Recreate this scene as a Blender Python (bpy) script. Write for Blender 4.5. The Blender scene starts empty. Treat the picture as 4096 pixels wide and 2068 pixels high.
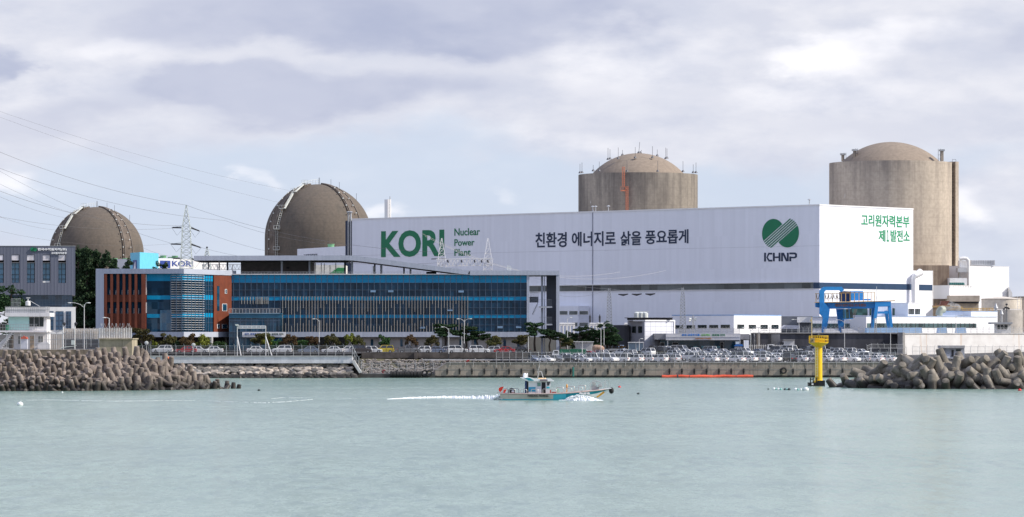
import bpy, bmesh, math, random
from mathutils import Vector, Matrix, noise as mnoise
sc = bpy.context.scene
col = sc.collection
rnd = random.Random(11)
R = math.radians

# ------------------------------------------------------------------ camera, sky, sun
FX, CX, HY, CZ = 14311.0, 2048.0, 1343.6, 9.0        # focal length and horizon in photo pixels, eye height in metres
cam = bpy.data.cameras.new("camera")
cam.lens = 36 * FX / 4096
cam.sensor_width = 36
cam.shift_y = (HY - 1034) / 4096
cam.clip_start, cam.clip_end = 1, 40000
camo = bpy.data.objects.new("camera", cam)
col.objects.link(camo)
camo.location = (0, 0, CZ)
camo.rotation_euler = (R(90), 0, 0)
sc.camera = camo
sc.view_settings.view_transform = 'Standard'
sc.view_settings.look = 'None'
sc.view_settings.exposure = 0.27
sc.view_settings.gamma = 1.0
sc.cycles.max_bounces = 6
sc.cycles.transparent_max_bounces = 12
sc.cycles.caustics_reflective = False
sc.cycles.caustics_refractive = False

SUN_AZ, SUN_EL = R(100), R(38)                        # azimuth from +Y towards +X
sunv = Vector((math.sin(SUN_AZ) * math.cos(SUN_EL), math.cos(SUN_AZ) * math.cos(SUN_EL), math.sin(SUN_EL)))
sl = bpy.data.lights.new("sun", 'SUN')
sl.energy = 4.6
sl.angle = R(0.6)
sl.color = (1, .93, .83)
so = bpy.data.objects.new("sun", sl)
col.objects.link(so)
so.rotation_euler = sunv.to_track_quat('Z', 'Y').to_euler()
so.location = (300, 300, 400)


def N(nt, typ, ins=None, **props):
    n = nt.nodes.new(typ)
    for k, v in props.items():
        setattr(n, k, v)
    for k, v in (ins or {}).items():
        s = n.inputs[k]
        if hasattr(v, 'is_output'):
            nt.links.new(v, s)
        else:
            s.default_value = v
    return n


def MA(nt, op, a, b=0.0, c=None, clamp=False):
    ins = {0: a, 1: b}
    if c is not None:
        ins[2] = c
    return N(nt, 'ShaderNodeMath', ins, operation=op, use_clamp=clamp).outputs[0]


def MIX(nt, f, a, b, mode='MIX'):
    n = N(nt, 'ShaderNodeMix', {0: f}, data_type='RGBA', blend_type=mode)
    for k, v in ((6, a), (7, b)):
        if hasattr(v, 'is_output'):
            nt.links.new(v, n.inputs[k])
        else:
            n.inputs[k].default_value = (*v, 1) if len(v) == 3 else v
    return n.outputs[2]


def SMOOTH(nt, x, lo, hi):
    return N(nt, 'ShaderNodeMapRange', {0: x, 1: lo, 2: hi}, interpolation_type='SMOOTHSTEP').outputs[0]


def NOISE(nt, vec, scale, detail=4, rough=.55, dist=0.0):
    return N(nt, 'ShaderNodeTexNoise', {'Vector': vec, 'Scale': scale, 'Detail': detail, 'Roughness': rough, 'Distortion': dist})


def VSCALE(nt, vec, s):
    return N(nt, 'ShaderNodeVectorMath', {0: vec, 1: s}, operation='MULTIPLY').outputs[0]


w = bpy.data.worlds.new("World")
sc.world = w
w.use_nodes = True
nt = w.node_tree
nt.nodes.clear()
sky = N(nt, 'ShaderNodeTexSky', sky_type='NISHITA', sun_disc=False, sun_elevation=SUN_EL, sun_rotation=SUN_AZ,
        air_density=1.0, dust_density=1.2, ozone_density=2.0)
tc = N(nt, 'ShaderNodeTexCoord')
sep = N(nt, 'ShaderNodeSeparateXYZ', {0: tc.outputs['Generated']})
az = MA(nt, 'ARCTAN2', sep.outputs[0], sep.outputs[1])
el = MA(nt, 'ARCSINE', sep.outputs[2])
ae = N(nt, 'ShaderNodeCombineXYZ', {0: az, 1: el, 2: 0.0}).outputs[0]
# cloud masses stand in compass bearing and elevation (radians); their edges are broken by noise
warp1 = NOISE(nt, VSCALE(nt, ae, (1, 2.2, 1)), 17, 5, .5)
warp2 = NOISE(nt, VSCALE(nt, ae, (1, 2.4, 1)), 34, 7, .56)
wv = N(nt, 'ShaderNodeVectorMath', {0: warp1.outputs['Color'], 1: (.5, .5, .5)}, operation='SUBTRACT').outputs[0]
wv2 = N(nt, 'ShaderNodeVectorMath', {0: warp2.outputs['Color'], 1: (.5, .5, .5)}, operation='SUBTRACT').outputs[0]
wv = N(nt, 'ShaderNodeVectorMath', {0: VSCALE(nt, wv, (.085, .028, 0)), 1: VSCALE(nt, wv2, (.03, .014, 0))}, operation='ADD').outputs[0]
aw = N(nt, 'ShaderNodeVectorMath', {0: ae, 1: wv}, operation='ADD').outputs[0]


def cloud_mass(px, py, rx, ry, amt):
    c = ((px - CX) / FX, (HY - py) / FX, 0)
    d = N(nt, 'ShaderNodeVectorMath', {0: aw, 1: c}, operation='SUBTRACT').outputs[0]
    d = VSCALE(nt, d, (FX / rx, FX / ry, 0))
    ln = N(nt, 'ShaderNodeVectorMath', {0: d}, operation='LENGTH').outputs['Value']
    return MA(nt, 'MULTIPLY', SMOOTH(nt, ln, 1.0, .15), amt)


def total(lst):
    o = cloud_mass(*lst[0])
    for l in lst[1:]:
        o = MA(nt, 'ADD', o, cloud_mass(*l))
    return o


dark = total([(1550, 10, 1650, 250, 1.0), (1200, 360, 1330, 190, .9), (800, 120, 700, 120, .35), (2150, 150, 800, 170, .4), (850, 330, 550, 120, .3), (-40, 230, 170, 130, .8),
              (150, 480, 600, 120, .45), (3980, 180, 420, 220, .5), (3150, 60, 420, 80, .4), (2750, 380, 900, 120, .22),
              (3600, 480, 700, 110, .3)])
light = total([(3420, 180, 420, 130, 1.0), (3300, 330, 600, 120, .45), (480, 160, 520, 110, .45), (300, 330, 380, 120, .3), (230, 740, 240, 110, .75),
               (2600, 180, 500, 160, .35), (3960, 830, 260, 120, .8), (1560, 850, 160, 60, .6), (2060, 750, 120, 60, .35),
               (920, 740, 120, 70, .5), (2450, 300, 420, 160, .3), (2250, 560, 420, 90, .3)])
blue = total([(1250, 680, 1500, 260, .95), (2048, 1000, 3500, 420, .8), (3750, 640, 800, 160, .55), (200, 880, 900, 160, .7), (2200, 820, 1500, 200, .7), (3000, 700, 900, 160, .4)])
nf = warp2.outputs['Fac']
nfc = MA(nt, 'SUBTRACT', nf, .5)
darkm = MA(nt, 'MULTIPLY', SMOOTH(nt, MA(nt, 'ADD', dark, MA(nt, 'MULTIPLY', nfc, .95)), .14, .86), 1.0)
lightm = SMOOTH(nt, MA(nt, 'ADD', light, MA(nt, 'MULTIPLY', nfc, 1.0)), .0, 1.15)
bluem = SMOOTH(nt, MA(nt, 'ADD', blue, MA(nt, 'MULTIPLY', nfc, .5)), .05, .9)
base = MIX(nt, SMOOTH(nt, nf, .2, .8), (.53, .56, .665), (.71, .715, .77))
blu = MIX(nt, .86, VSCALE(nt, sky.outputs[0], (.1, .1, .1)), (.55, .63, .78))
c1 = MIX(nt, MA(nt, 'MULTIPLY', bluem, .85), base, blu)
deep = MIX(nt, SMOOTH(nt, warp1.outputs['Fac'], .34, .62), (.355, .395, .54), (.47, .50, .62))
c2 = MIX(nt, MA(nt, 'MULTIPLY', darkm, .88), c1, deep)
hi_blue = SMOOTH(nt, el, .13, .55)
c2 = MIX(nt, MA(nt, 'MULTIPLY', hi_blue, .75), c2, (.40, .50, .82))
c3 = MIX(nt, MA(nt, 'MULTIPLY', lightm, .85), c2, (.91, .90, .93))
bg = N(nt, 'ShaderNodeBackground', {'Color': c3, 'Strength': 1.0})
N(nt, 'ShaderNodeOutputWorld', {'Surface': bg.outputs[0]})


# ------------------------------------------------------------------ materials
MATS = {}


def shader(name):
    m = bpy.data.materials.new(name)
    m.use_nodes = True
    t = m.node_tree
    t.nodes.clear()
    b = N(t, 'ShaderNodeBsdfPrincipled')
    N(t, 'ShaderNodeOutputMaterial', {'Surface': b.outputs[0]})
    MATS[name] = m
    return m, t, b


def obj_co(t):
    return N(t, 'ShaderNodeTexCoord').outputs['Object']


def mat(name, c, rough=.7, metal=0.0, var=.12, vs=.6, stretch=(1, 1, 1), bump=0.0, bs=3.0, spec=.4, c2=None, rand=0.0, streak=0.0):
    if name in MATS:
        return MATS[name]
    m, t, b = shader(name)
    co = obj_co(t)
    n = NOISE(t, VSCALE(t, co, stretch), vs, 5, .6)
    f = SMOOTH(t, n.outputs['Fac'], .3, .7)
    lo = tuple(x * (1 - var) for x in c)
    hi = c2 or tuple(min(1, x * (1 + var)) for x in c)
    cc = MIX(t, f, lo, hi)
    if streak:
        s = NOISE(t, VSCALE(t, co, (1, 1, .06)), 1.3, 4, .7)
        cc = MIX(t, MA(t, 'MULTIPLY', SMOOTH(t, s.outputs['Fac'], .5, .75), streak), cc, tuple(x * .35 for x in c))
    if rand:
        oi = N(t, 'ShaderNodeObjectInfo').outputs['Random']
        hs = N(t, 'ShaderNodeHueSaturation', {'Value': MA(t, 'ADD', MA(t, 'MULTIPLY', oi, 2 * rand), 1 - rand), 'Color': cc})
        cc = hs.outputs[0]
    t.links.new(cc, b.inputs['Base Color'])
    b.inputs['Roughness'].default_value = rough
    b.inputs['Metallic'].default_value = metal
    b.inputs['Specular IOR Level'].default_value = spec
    if bump:
        bn = NOISE(t, co, bs, 5, .6)
        bp = N(t, 'ShaderNodeBump', {'Strength': bump, 'Distance': .1, 'Height': bn.outputs['Fac']})
        t.links.new(bp.outputs[0], b.inputs['Normal'])
    return m


def cladding(name, c, pitch=.9, tone=.05):
    """painted profiled metal sheet: sheet-to-sheet tone steps and standing ribs"""
    m, t, b = shader(name)
    co = obj_co(t)
    s = N(t, 'ShaderNodeSeparateXYZ', {0: co})
    u = MA(t, 'ADD', MA(t, 'MULTIPLY', s.outputs[0], .74), MA(t, 'MULTIPLY', s.outputs[1], -.67))
    cell = MA(t, 'FLOOR', MA(t, 'DIVIDE', u, pitch))
    row = MA(t, 'FLOOR', MA(t, 'DIVIDE', s.outputs[2], 9.0))
    cv = N(t, 'ShaderNodeCombineXYZ', {0: cell, 1: row, 2: 0.0}).outputs[0]
    wn = N(t, 'ShaderNodeTexWhiteNoise', {'Vector': cv}, noise_dimensions='3D').outputs['Value']
    big = NOISE(t, VSCALE(t, co, (1, 1, .35)), .06, 4, .6).outputs['Fac']
    fine = NOISE(t, VSCALE(t, co, (1, 1, .08)), .8, 4, .7).outputs['Fac']
    v = MA(t, 'ADD', MA(t, 'MULTIPLY', MA(t, 'SUBTRACT', wn, .5), tone), MA(t, 'MULTIPLY', MA(t, 'SUBTRACT', big, .5), .14))
    v = MA(t, 'ADD', v, MA(t, 'MULTIPLY', MA(t, 'SUBTRACT', fine, .5), .07))
    cc = N(t, 'ShaderNodeHueSaturation', {'Value': MA(t, 'ADD', v, 1.0), 'Color': (*c, 1)}).outputs[0]
    t.links.new(cc, b.inputs['Base Color'])
    b.inputs['Roughness'].default_value = .5
    b.inputs['Specular IOR Level'].default_value = .3
    fr = MA(t, 'FRACT', MA(t, 'DIVIDE', u, pitch / 3))
    rib = SMOOTH(t, MA(t, 'ABSOLUTE', MA(t, 'SUBTRACT', fr, .5)), .25, .45)
    bp = N(t, 'ShaderNodeBump', {'Strength': .5, 'Distance': .04, 'Height': rib})
    t.links.new(bp.outputs[0], b.inputs['Normal'])
    return m


def concrete(name, c, stain=(.06, .055, .055), amount=.6, joint=3.0, top=None, white=.0, vs=.09):
    """board-marked concrete with lift joints, rain streaks and soot patches"""
    m, t, b = shader(name)
    co = obj_co(t)
    s = N(t, 'ShaderNodeSeparateXYZ', {0: co})
    big = NOISE(t, VSCALE(t, co, (1, 1, .55)), vs, 6, .65).outputs['Fac']
    st = NOISE(t, VSCALE(t, co, (1, 1, .045)), vs * 6, 5, .7).outputs['Fac']
    fine = NOISE(t, co, 1.1, 4, .55).outputs['Fac']
    hi = tuple(min(1, x * 1.08) for x in c)
    lo = tuple(x * .9 for x in c)
    cc = MIX(t, SMOOTH(t, fine, .3, .7), lo, hi)
    a = SMOOTH(t, MA(t, 'ADD', MA(t, 'MULTIPLY', big, .6), MA(t, 'MULTIPLY', st, .5)), .46, .74)
    cc = MIX(t, MA(t, 'MULTIPLY', a, amount), cc, stain)
    if top:
        z0, z1 = top
        tm = MA(t, 'MULTIPLY', SMOOTH(t, s.outputs[2], z0, z1), SMOOTH(t, MA(t, 'ADD', MA(t, 'MULTIPLY', st, .55), MA(t, 'MULTIPLY', big, .55)), .43, .66))
        cc = MIX(t, MA(t, 'MULTIPLY', tm, .8), cc, stain)
    if white:
        wn = NOISE(t, VSCALE(t, co, (1, 1, .3)), .45, 5, .75).outputs['Fac']
        cc = MIX(t, MA(t, 'MULTIPLY', SMOOTH(t, wn, .68, .75), white), cc, (.55, .53, .5))
    fr = MA(t, 'FRACT', MA(t, 'DIVIDE', s.outputs[2], joint))
    jm = MA(t, 'LESS_THAN', fr, .05)
    cc = MIX(t, MA(t, 'MULTIPLY', jm, .2), cc, tuple(x * .45 for x in c))
    t.links.new(cc, b.inputs['Base Color'])
    b.inputs['Roughness'].default_value = .9
    b.inputs['Specular IOR Level'].default_value = .2
    bp = N(t, 'ShaderNodeBump', {'Strength': .12, 'Distance': .12, 'Height': fine})
    t.links.new(bp.outputs[0], b.inputs['Normal'])
    return m


def glazing(name, c, pitch_x=1.37, pitch_z=1.3, var=.5, rough=.08, spec=.5):
    m, t, b = shader(name)
    co = obj_co(t)
    s = N(t, 'ShaderNodeSeparateXYZ', {0: co})
    cell = N(t, 'ShaderNodeCombineXYZ', {0: MA(t, 'FLOOR', MA(t, 'DIVIDE', s.outputs[0], pitch_x)),
                                         1: MA(t, 'FLOOR', MA(t, 'DIVIDE', s.outputs[2], pitch_z)), 2: 0.0}).outputs[0]
    wn = N(t, 'ShaderNodeTexWhiteNoise', {'Vector': cell}, noise_dimensions='3D')
    big = NOISE(t, VSCALE(t, co, (1, 1, 2)), .12, 3, .6).outputs['Fac']
    v = MA(t, 'ADD', MA(t, 'MULTIPLY', MA(t, 'SUBTRACT', wn.outputs['Value'], .5), var), MA(t, 'MULTIPLY', MA(t, 'SUBTRACT', big, .5), var * 1.6))
    cc = N(t, 'ShaderNodeHueSaturation', {'Value': MA(t, 'ADD', v, 1.0), 'Color': (*c, 1)}).outputs[0]
    t.links.new(cc, b.inputs['Base Color'])
    b.inputs['Roughness'].default_value = rough
    b.inputs['Specular IOR Level'].default_value = spec
    nv = N(t, 'ShaderNodeVectorMath', {0: wn.outputs['Color'], 1: (.5, .5, .5)}, operation='SUBTRACT').outputs[0]
    geo = N(t, 'ShaderNodeNewGeometry').outputs['Normal']
    nn = N(t, 'ShaderNodeVectorMath', {0: geo, 1: VSCALE(t, nv, (.03, .03, .03))}, operation='ADD').outputs[0]
    nn = N(t, 'ShaderNodeVectorMath', {0: nn}, operation='NORMALIZE').outputs[0]
    t.links.new(nn, b.inputs['Normal'])
    return m


def seaworn(name, c, rand=.25, wet=1.1, pale=.5):
    """cast concrete or stone by the sea: tone differs from unit to unit, weed and damp in the tidal band"""
    m, t, b = shader(name)
    co = obj_co(t)
    geo = N(t, 'ShaderNodeNewGeometry')
    z = N(t, 'ShaderNodeSeparateXYZ', {0: geo.outputs['Position']}).outputs[2]
    oi = N(t, 'ShaderNodeObjectInfo').outputs['Random']
    off = N(t, 'ShaderNodeCombineXYZ', {0: MA(t, 'MULTIPLY', oi, 57.0), 1: 0.0, 2: 0.0}).outputs[0]
    cv = N(t, 'ShaderNodeVectorMath', {0: co, 1: off}, operation='ADD').outputs[0]
    n1 = NOISE(t, cv, 1.1, 6, .68).outputs['Fac']
    n2 = NOISE(t, cv, 4.5, 5, .7).outputs['Fac']
    cc = MIX(t, SMOOTH(t, n1, .32, .68), tuple(x * .62 for x in c), tuple(min(1, x * 1.25) for x in c))
    cc = MIX(t, MA(t, 'MULTIPLY', SMOOTH(t, n2, .58, .72), pale), cc, (.42, .38, .35))
    cc = N(t, 'ShaderNodeHueSaturation', {'Value': MA(t, 'ADD', MA(t, 'MULTIPLY', oi, 2 * rand), 1 - rand), 'Color': cc}).outputs[0]
    wm = SMOOTH(t, MA(t, 'ADD', z, MA(t, 'MULTIPLY', MA(t, 'SUBTRACT', n1, .5), 1.6)), wet, wet * .35)
    cc = MIX(t, MA(t, 'MULTIPLY', wm, .92), cc, (.022, .019, .016))
    t.links.new(cc, b.inputs['Base Color'])
    t.links.new(MA(t, 'SUBTRACT', .92, MA(t, 'MULTIPLY', wm, .45)), b.inputs['Roughness'])
    b.inputs['Specular IOR Level'].default_value = .3
    bp = N(t, 'ShaderNodeBump', {'Strength': .5, 'Distance': .1, 'Height': n2})
    t.links.new(bp.outputs[0], b.inputs['Normal'])
    return m


def leafy(name, c, c2, rand=.2):
    m, t, b = shader(name)
    co = obj_co(t)
    n = NOISE(t, co, 1.4, 3, .6).outputs['Fac']
    n2 = NOISE(t, co, 9.0, 2, .6).outputs['Fac']
    cc = MIX(t, SMOOTH(t, n, .35, .65), c, c2)
    cc = MIX(t, MA(t, 'MULTIPLY', SMOOTH(t, n2, .4, .7), .4), cc, tuple(x * .5 for x in c))
    oi = N(t, 'ShaderNodeObjectInfo').outputs['Random']
    cc = N(t, 'ShaderNodeHueSaturation', {'Hue': MA(t, 'ADD', MA(t, 'MULTIPLY', oi, .03), .485),
                                          'Value': MA(t, 'ADD', MA(t, 'MULTIPLY', oi, 2 * rand), 1 - rand), 'Color': cc}).outputs[0]
    t.links.new(cc, b.inputs['Base Color'])
    b.inputs['Roughness'].default_value = .8
    b.inputs['Specular IOR Level'].default_value = .15
    return m


def wire_mesh(name, c, solid):
    """chain link: wire thinner than anything the eye resolves, so part of the light passes"""
    m = bpy.data.materials.new(name)
    m.use_nodes = True
    t = m.node_tree
    t.nodes.clear()
    d = N(t, 'ShaderNodeBsdfDiffuse', {'Color': (*c, 1)})
    tr = N(t, 'ShaderNodeBsdfTransparent')
    mx = N(t, 'ShaderNodeMixShader', {0: solid})
    t.links.new(tr.outputs[0], mx.inputs[1])
    t.links.new(d.outputs[0], mx.inputs[2])
    N(t, 'ShaderNodeOutputMaterial', {'Surface': mx.outputs[0]})
    MATS[name] = m
    return m


# ------------------------------------------------------------------ building blocks
def PX(px, Y): return (px - CX) / FX * Y
def PZ(py, Y): return CZ - (py - HY) / FX * Y
def P(px, py, Y): return Vector((PX(px, Y), Y, PZ(py, Y)))


class MB:
    def __init__(s):
        s.v, s.f, s.m = [], [], []

    def add(s, vs, fs, mi=0):
        n = len(s.v)
        s.v += [tuple(p) for p in vs]
        s.f += [[i + n for i in f] for f in fs]
        s.m += [mi] * len(fs)
        return s

    def box(s, x0, x1, y0, y1, z0, z1, mi=0):
        x0, x1 = min(x0, x1), max(x0, x1)
        y0, y1 = min(y0, y1), max(y0, y1)
        z0, z1 = min(z0, z1), max(z0, z1)
        v = [(x0, y0, z0), (x1, y0, z0), (x1, y1, z0), (x0, y1, z0), (x0, y0, z1), (x1, y0, z1), (x1, y1, z1), (x0, y1, z1)]
        return s.add(v, [(3, 2, 1, 0), (4, 5, 6, 7), (0, 1, 5, 4), (1, 2, 6, 5), (2, 3, 7, 6), (3, 0, 4, 7)], mi)

    def fb(s, px0, px1, py0, py1, Y, depth=1.0, mi=0):
        """box whose front face stands at distance Y and spans these photo pixels there"""
        return s.box(PX(px0, Y), PX(px1, Y), Y, Y + depth, PZ(py1, Y), PZ(py0, Y), mi)

    def prism(s, pts, ext, mi=0):
        e = Vector(ext)
        n = len(pts)
        a = [Vector(p) for p in pts]
        vs = a + [p + e for p in a]
        fs = [list(range(n))[::-1], list(range(n, 2 * n))] + [(i, (i + 1) % n, n + (i + 1) % n, n + i) for i in range(n)]
        nrm = Vector((0, 0, 0))
        for i in range(n):
            nrm += a[i].cross(a[(i + 1) % n])
        if nrm.dot(e) < 0:
            fs = [list(f)[::-1] for f in fs]
        return s.add(vs, fs, mi)

    def fprism(s, pix, Y, depth, mi=0):
        return s.prism([P(x, y, Y) for x, y in pix], (0, depth, 0), mi)

    def vprism(s, xy, z0, z1, mi=0):
        return s.prism([(x, y, z0) for x, y in xy], (0, 0, z1 - z0), mi)

    def tube(s, pts, r, n=6, mi=0, caps=True):
        pts = [Vector(p) for p in pts]
        rs = r if isinstance(r, (list, tuple)) else [r] * len(pts)
        b = len(s.v)
        prev = None
        for i, p in enumerate(pts):
            d = (pts[min(i + 1, len(pts) - 1)] - pts[max(i - 1, 0)])
            if d.length < 1e-9:
                d = Vector((0, 0, 1))
            d.normalize()
            if prev is None:
                u = d.cross(Vector((0, 0, 1)) if abs(d.z) < .9 else Vector((1, 0, 0))).normalized()
            else:
                u = (prev - d * prev.dot(d))
                u = u.normalized() if u.length > 1e-6 else d.orthogonal().normalized()
            prev = u
            v = d.cross(u)
            for k in range(n):
                a = 2 * math.pi * (k + .5) / n
                s.v.append(tuple(p + (u * math.cos(a) + v * math.sin(a)) * rs[i]))
        for i in range(len(pts) - 1):
            for k in range(n):
                q = b + i * n
                s.f.append([q + k, q + (k + 1) % n, q + n + (k + 1) % n, q + n + k])
                s.m.append(mi)
        if caps:
            s.f.append([b + k for k in range(n)][::-1]); s.m.append(mi)
            q = b + (len(pts) - 1) * n
            s.f.append([q + k for k in range(n)]); s.m.append(mi)
        return s

    def lathe(s, prof, n=24, c=(0, 0, 0), mi=0, a0=0.0):
        b = len(s.v)
        for r, z in prof:
            for k in range(n):
                a = a0 + 2 * math.pi * k / n
                s.v.append((c[0] + r * math.cos(a), c[1] + r * math.sin(a), c[2] + z))
        for i in range(len(prof) - 1):
            for k in range(n):
                q = b + i * n
                s.f.append([q + k, q + (k + 1) % n, q + n + (k + 1) % n, q + n + k]); s.m.append(mi)
        s.f.append([b + k for k in range(n)][::-1]); s.m.append(mi)
        q = b + (len(prof) - 1) * n
        s.f.append([q + k for k in range(n)]); s.m.append(mi)
        return s

    def ball(s, c, r, seg=10, rings=6, mi=0):
        rr = r if isinstance(r, (tuple, list)) else (r, r, r)
        prof = [(max(1e-3, math.sin(math.pi * i / rings)), -math.cos(math.pi * i / rings)) for i in range(rings + 1)]
        b = len(s.v)
        s.lathe(prof, seg, (0, 0, 0), mi)
        for i in range(b, len(s.v)):
            x, y, z = s.v[i]
            s.v[i] = (c[0] + x * rr[0], c[1] + y * rr[1], c[2] + z * rr[2])
        return s

    def build(s, name, mats, parent=None, smooth=False, origin=None):
        off = Vector((0, 0, 0))
        if parent is not None:
            off = WLOC.get(parent.name, off)
        elif origin is not None:
            off = Vector(origin)
        me = bpy.data.meshes.new(name)
        me.from_pydata([(x - off.x, y - off.y, z - off.z) for x, y, z in s.v], [], s.f)
        mats = mats if isinstance(mats, (list, tuple)) else [mats]
        for m in mats:
            me.materials.append(m)
        me.polygons.foreach_set('material_index', s.m)
        if smooth:
            me.polygons.foreach_set('use_smooth', [True] * len(me.polygons))
            me.set_sharp_from_angle(angle=R(38))
        me.update()
        o = bpy.data.objects.new(name, me)
        col.objects.link(o)
        if parent is not None:
            o.parent = parent
        elif origin is not None:
            o.location = off
        WLOC[o.name] = off
        return o


WLOC = {}


def tag(o, label=None, cat=None, group=None, kind=None):
    if label: o['label'] = label
    if cat: o['category'] = cat
    if group: o['group'] = group
    if kind: o['kind'] = kind
    return o


def thing(name, label, cat, loc, group=None):
    o = bpy.data.objects.new(name, None)
    o.empty_display_size = .5
    col.objects.link(o)
    o.location = loc
    WLOC[o.name] = Vector(loc)
    return tag(o, label, cat, group)


KIDS = {}


def kids(o):
    if o.name not in KIDS:
        KIDS[o.name] = list(o.children)
    return KIDS[o.name]


def copy_tree(o, loc=None, rz=None, scale=None, label=None, group=None, parent=None):
    c = o.copy()
    col.objects.link(c)
    if parent is not None:
        c.parent = parent
    else:
        c.location = loc
        if rz is not None: c.rotation_euler = (0, 0, rz)
        if scale is not None: c.scale = (scale,) * 3 if not isinstance(scale, (tuple, list)) else scale
        if label: c['label'] = label
        if group: c['group'] = group
    for ch in kids(o):
        copy_tree(ch, parent=c)
    return c


class Wall:
    """an upright plane from pixel px0 at distance Y0 to pixel px1 at distance Y1"""
    def __init__(s, px0, Y0, px1, Y1):
        s.a = Vector((PX(px0, Y0), Y0)); s.b = Vector((PX(px1, Y1), Y1))
        s.len = (s.b - s.a).length
        s.d = (s.b - s.a) / s.len
        s.n = Vector((s.d.y, -s.d.x))
        if s.n.dot(s.a) > 0: s.n = -s.n

    def t(s, px):
        q = (px - CX) / FX
        return (q * s.a.y - s.a.x) / (s.d.x - q * s.d.y)

    def z(s, py, px):
        return PZ(py, s.a.y + s.d.y * s.t(px))

    def pt(s, t, z, off=0.0):
        p = s.a + s.d * t + s.n * off
        return Vector((p.x, p.y, z))

    def box(s, mb, t0, t1, z0, z1, o0=-.2, o1=.05, mi=0):
        t0, t1 = min(t0, t1), max(t0, t1)
        c = [s.pt(t0, z0, o1), s.pt(t1, z0, o1), s.pt(t1, z0, o0), s.pt(t0, z0, o0)]
        return mb.prism(c, (0, 0, z1 - z0), mi)

    def pbox(s, mb, px0, px1, py0, py1, o0=-.2, o1=.05, mi=0):
        return s.box(mb, s.t(px0), s.t(px1), s.z(py1, px0), s.z(py0, px0), o0, o1, mi)

    def poly(s, mb, pix, o0, o1, mi=0):
        pts = [s.pt(s.t(x), s.z(y, x), o0) for x, y in pix]
        return mb.prism(pts, (s.n.x * (o1 - o0), s.n.y * (o1 - o0), 0), mi)

    def text(s, body, px0, px1, py0, py1, material, parent, bold=.02, o0=.02, o1=.09, name='lettering', shear=0.0):
        cu = bpy.data.curves.new('letters', 'FONT')
        cu.body = body
        cu.offset = bold
        cu.resolution_u = 4
        cu.shear = shear
        cu.extrude = .1
        ob = bpy.data.objects.new('letters', cu)
        col.objects.link(ob)
        bpy.context.view_layer.update()
        me = bpy.data.meshes.new_from_object(ob.evaluated_get(bpy.context.evaluated_depsgraph_get()))
        vs = [v.co.copy() for v in me.vertices]
        fs = [list(p.vertices) for p in me.polygons]
        bpy.data.objects.remove(ob); bpy.data.meshes.remove(me); bpy.data.curves.remove(cu)
        x0, x1 = min(v.x for v in vs), max(v.x for v in vs)
        y0, y1 = min(v.y for v in vs), max(v.y for v in vs)
        t0, t1 = s.t(px0), s.t(px1)
        zt, zb = s.z(py0, px0), s.z(py1, px0)
        mb = MB()
        mb.add([s.pt(t0 + (t1 - t0) * (v.x - x0) / (x1 - x0), zb + (zt - zb) * (v.y - y0) / (y1 - y0), o0 if v.z < 0 else o1) for v in vs], fs)
        return mb.build(name, material, parent)

# ------------------------------------------------------------------ shared materials
conc_pale = mat("pale concrete", (.46, .45, .44), .85, var=.2, vs=.5, bump=.2, streak=.25)
conc_grey = mat("grey concrete", (.27, .26, .25), .9, var=.22, vs=.6, bump=.25, streak=.4)
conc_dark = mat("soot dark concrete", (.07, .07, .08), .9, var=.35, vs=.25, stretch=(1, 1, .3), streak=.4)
conc_beige = mat("stained beige concrete", (.36, .30, .21), .9, var=.2, vs=.5, bump=.2, streak=.5)
asphalt = mat("asphalt", (.052, .05, .05), .9, var=.25, vs=.4, bump=.2, bs=9)
white_paint = mat("white paint", (.78, .77, .76), .55, var=.04, vs=.5)
white_worn = mat("worn white paint", (.72, .71, .69), .6, var=.07, vs=.8, streak=.2)
steel_grey = mat("galvanised steel", (.38, .39, .40), .5, .3, var=.12, vs=2)
steel_pale = mat("pale galvanised steel", (.60, .62, .58), .5, .1, var=.12, vs=1)
dark_metal = mat("dark metal", (.035, .035, .04), .5, .2, var=.2)
rubber = mat("black rubber", (.012, .012, .013), .7, var=.25)
navy_paint = mat("navy paint", (.016, .045, .10), .45, var=.08)
green_letter = mat("green sign paint", (.006, .17, .075), .5, var=.04)
green_bright = mat("bright green sign paint", (.01, .27, .11), .5, var=.04)
navy_letter = mat("navy sign paint", (.014, .028, .065), .5, var=.05)
white_letter = mat("white sign letters", (.82, .82, .82), .5, var=.02)
hall_white = cladding("white profiled cladding", (.79, .80, .85))  # blue of the skylit shade mixed into the white paint
white_clad = cladding("white panel cladding", (.80, .80, .81), 1.4, .03)

# ------------------------------------------------------------------ water
m, t, b = shader("green harbour water")
co = obj_co(t)
geo_d = N(t, 'ShaderNodeNewGeometry')
bands = NOISE(t, VSCALE(t, co, (.006, .03, 1)), 1.0, 5, .6, .6).outputs['Fac']
patch = NOISE(t, VSCALE(t, co, (.012, .02, 1)), 1.0, 4, .55).outputs['Fac']
cc = MIX(t, SMOOTH(t, patch, .3, .7), (.183, .272, .231), (.22, .316, .265))
ripple_tone = NOISE(t, VSCALE(t, co, (.9, .20, 1)), 1.0, 4, .62, .3).outputs['Fac']
ripple_tone2 = NOISE(t, VSCALE(t, co, (.22, .05, 1)), 1.0, 4, .6, .3).outputs['Fac']
cc = MIX(t, MA(t, 'MULTIPLY', SMOOTH(t, MA(t, 'ADD', MA(t, 'MULTIPLY', ripple_tone, .6), MA(t, 'MULTIPLY', ripple_tone2, .4)), .47, .66), .62), cc, (.11, .185, .18))  # darker ripple reflections mixed into the base colour as streaks
t.links.new(cc, b.inputs['Base Color'])
calm = SMOOTH(t, bands, .42, .62)
b.inputs['Roughness'].default_value = .2
b.inputs['IOR'].default_value = 1.33
b.inputs['Specular IOR Level'].default_value = .26
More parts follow.
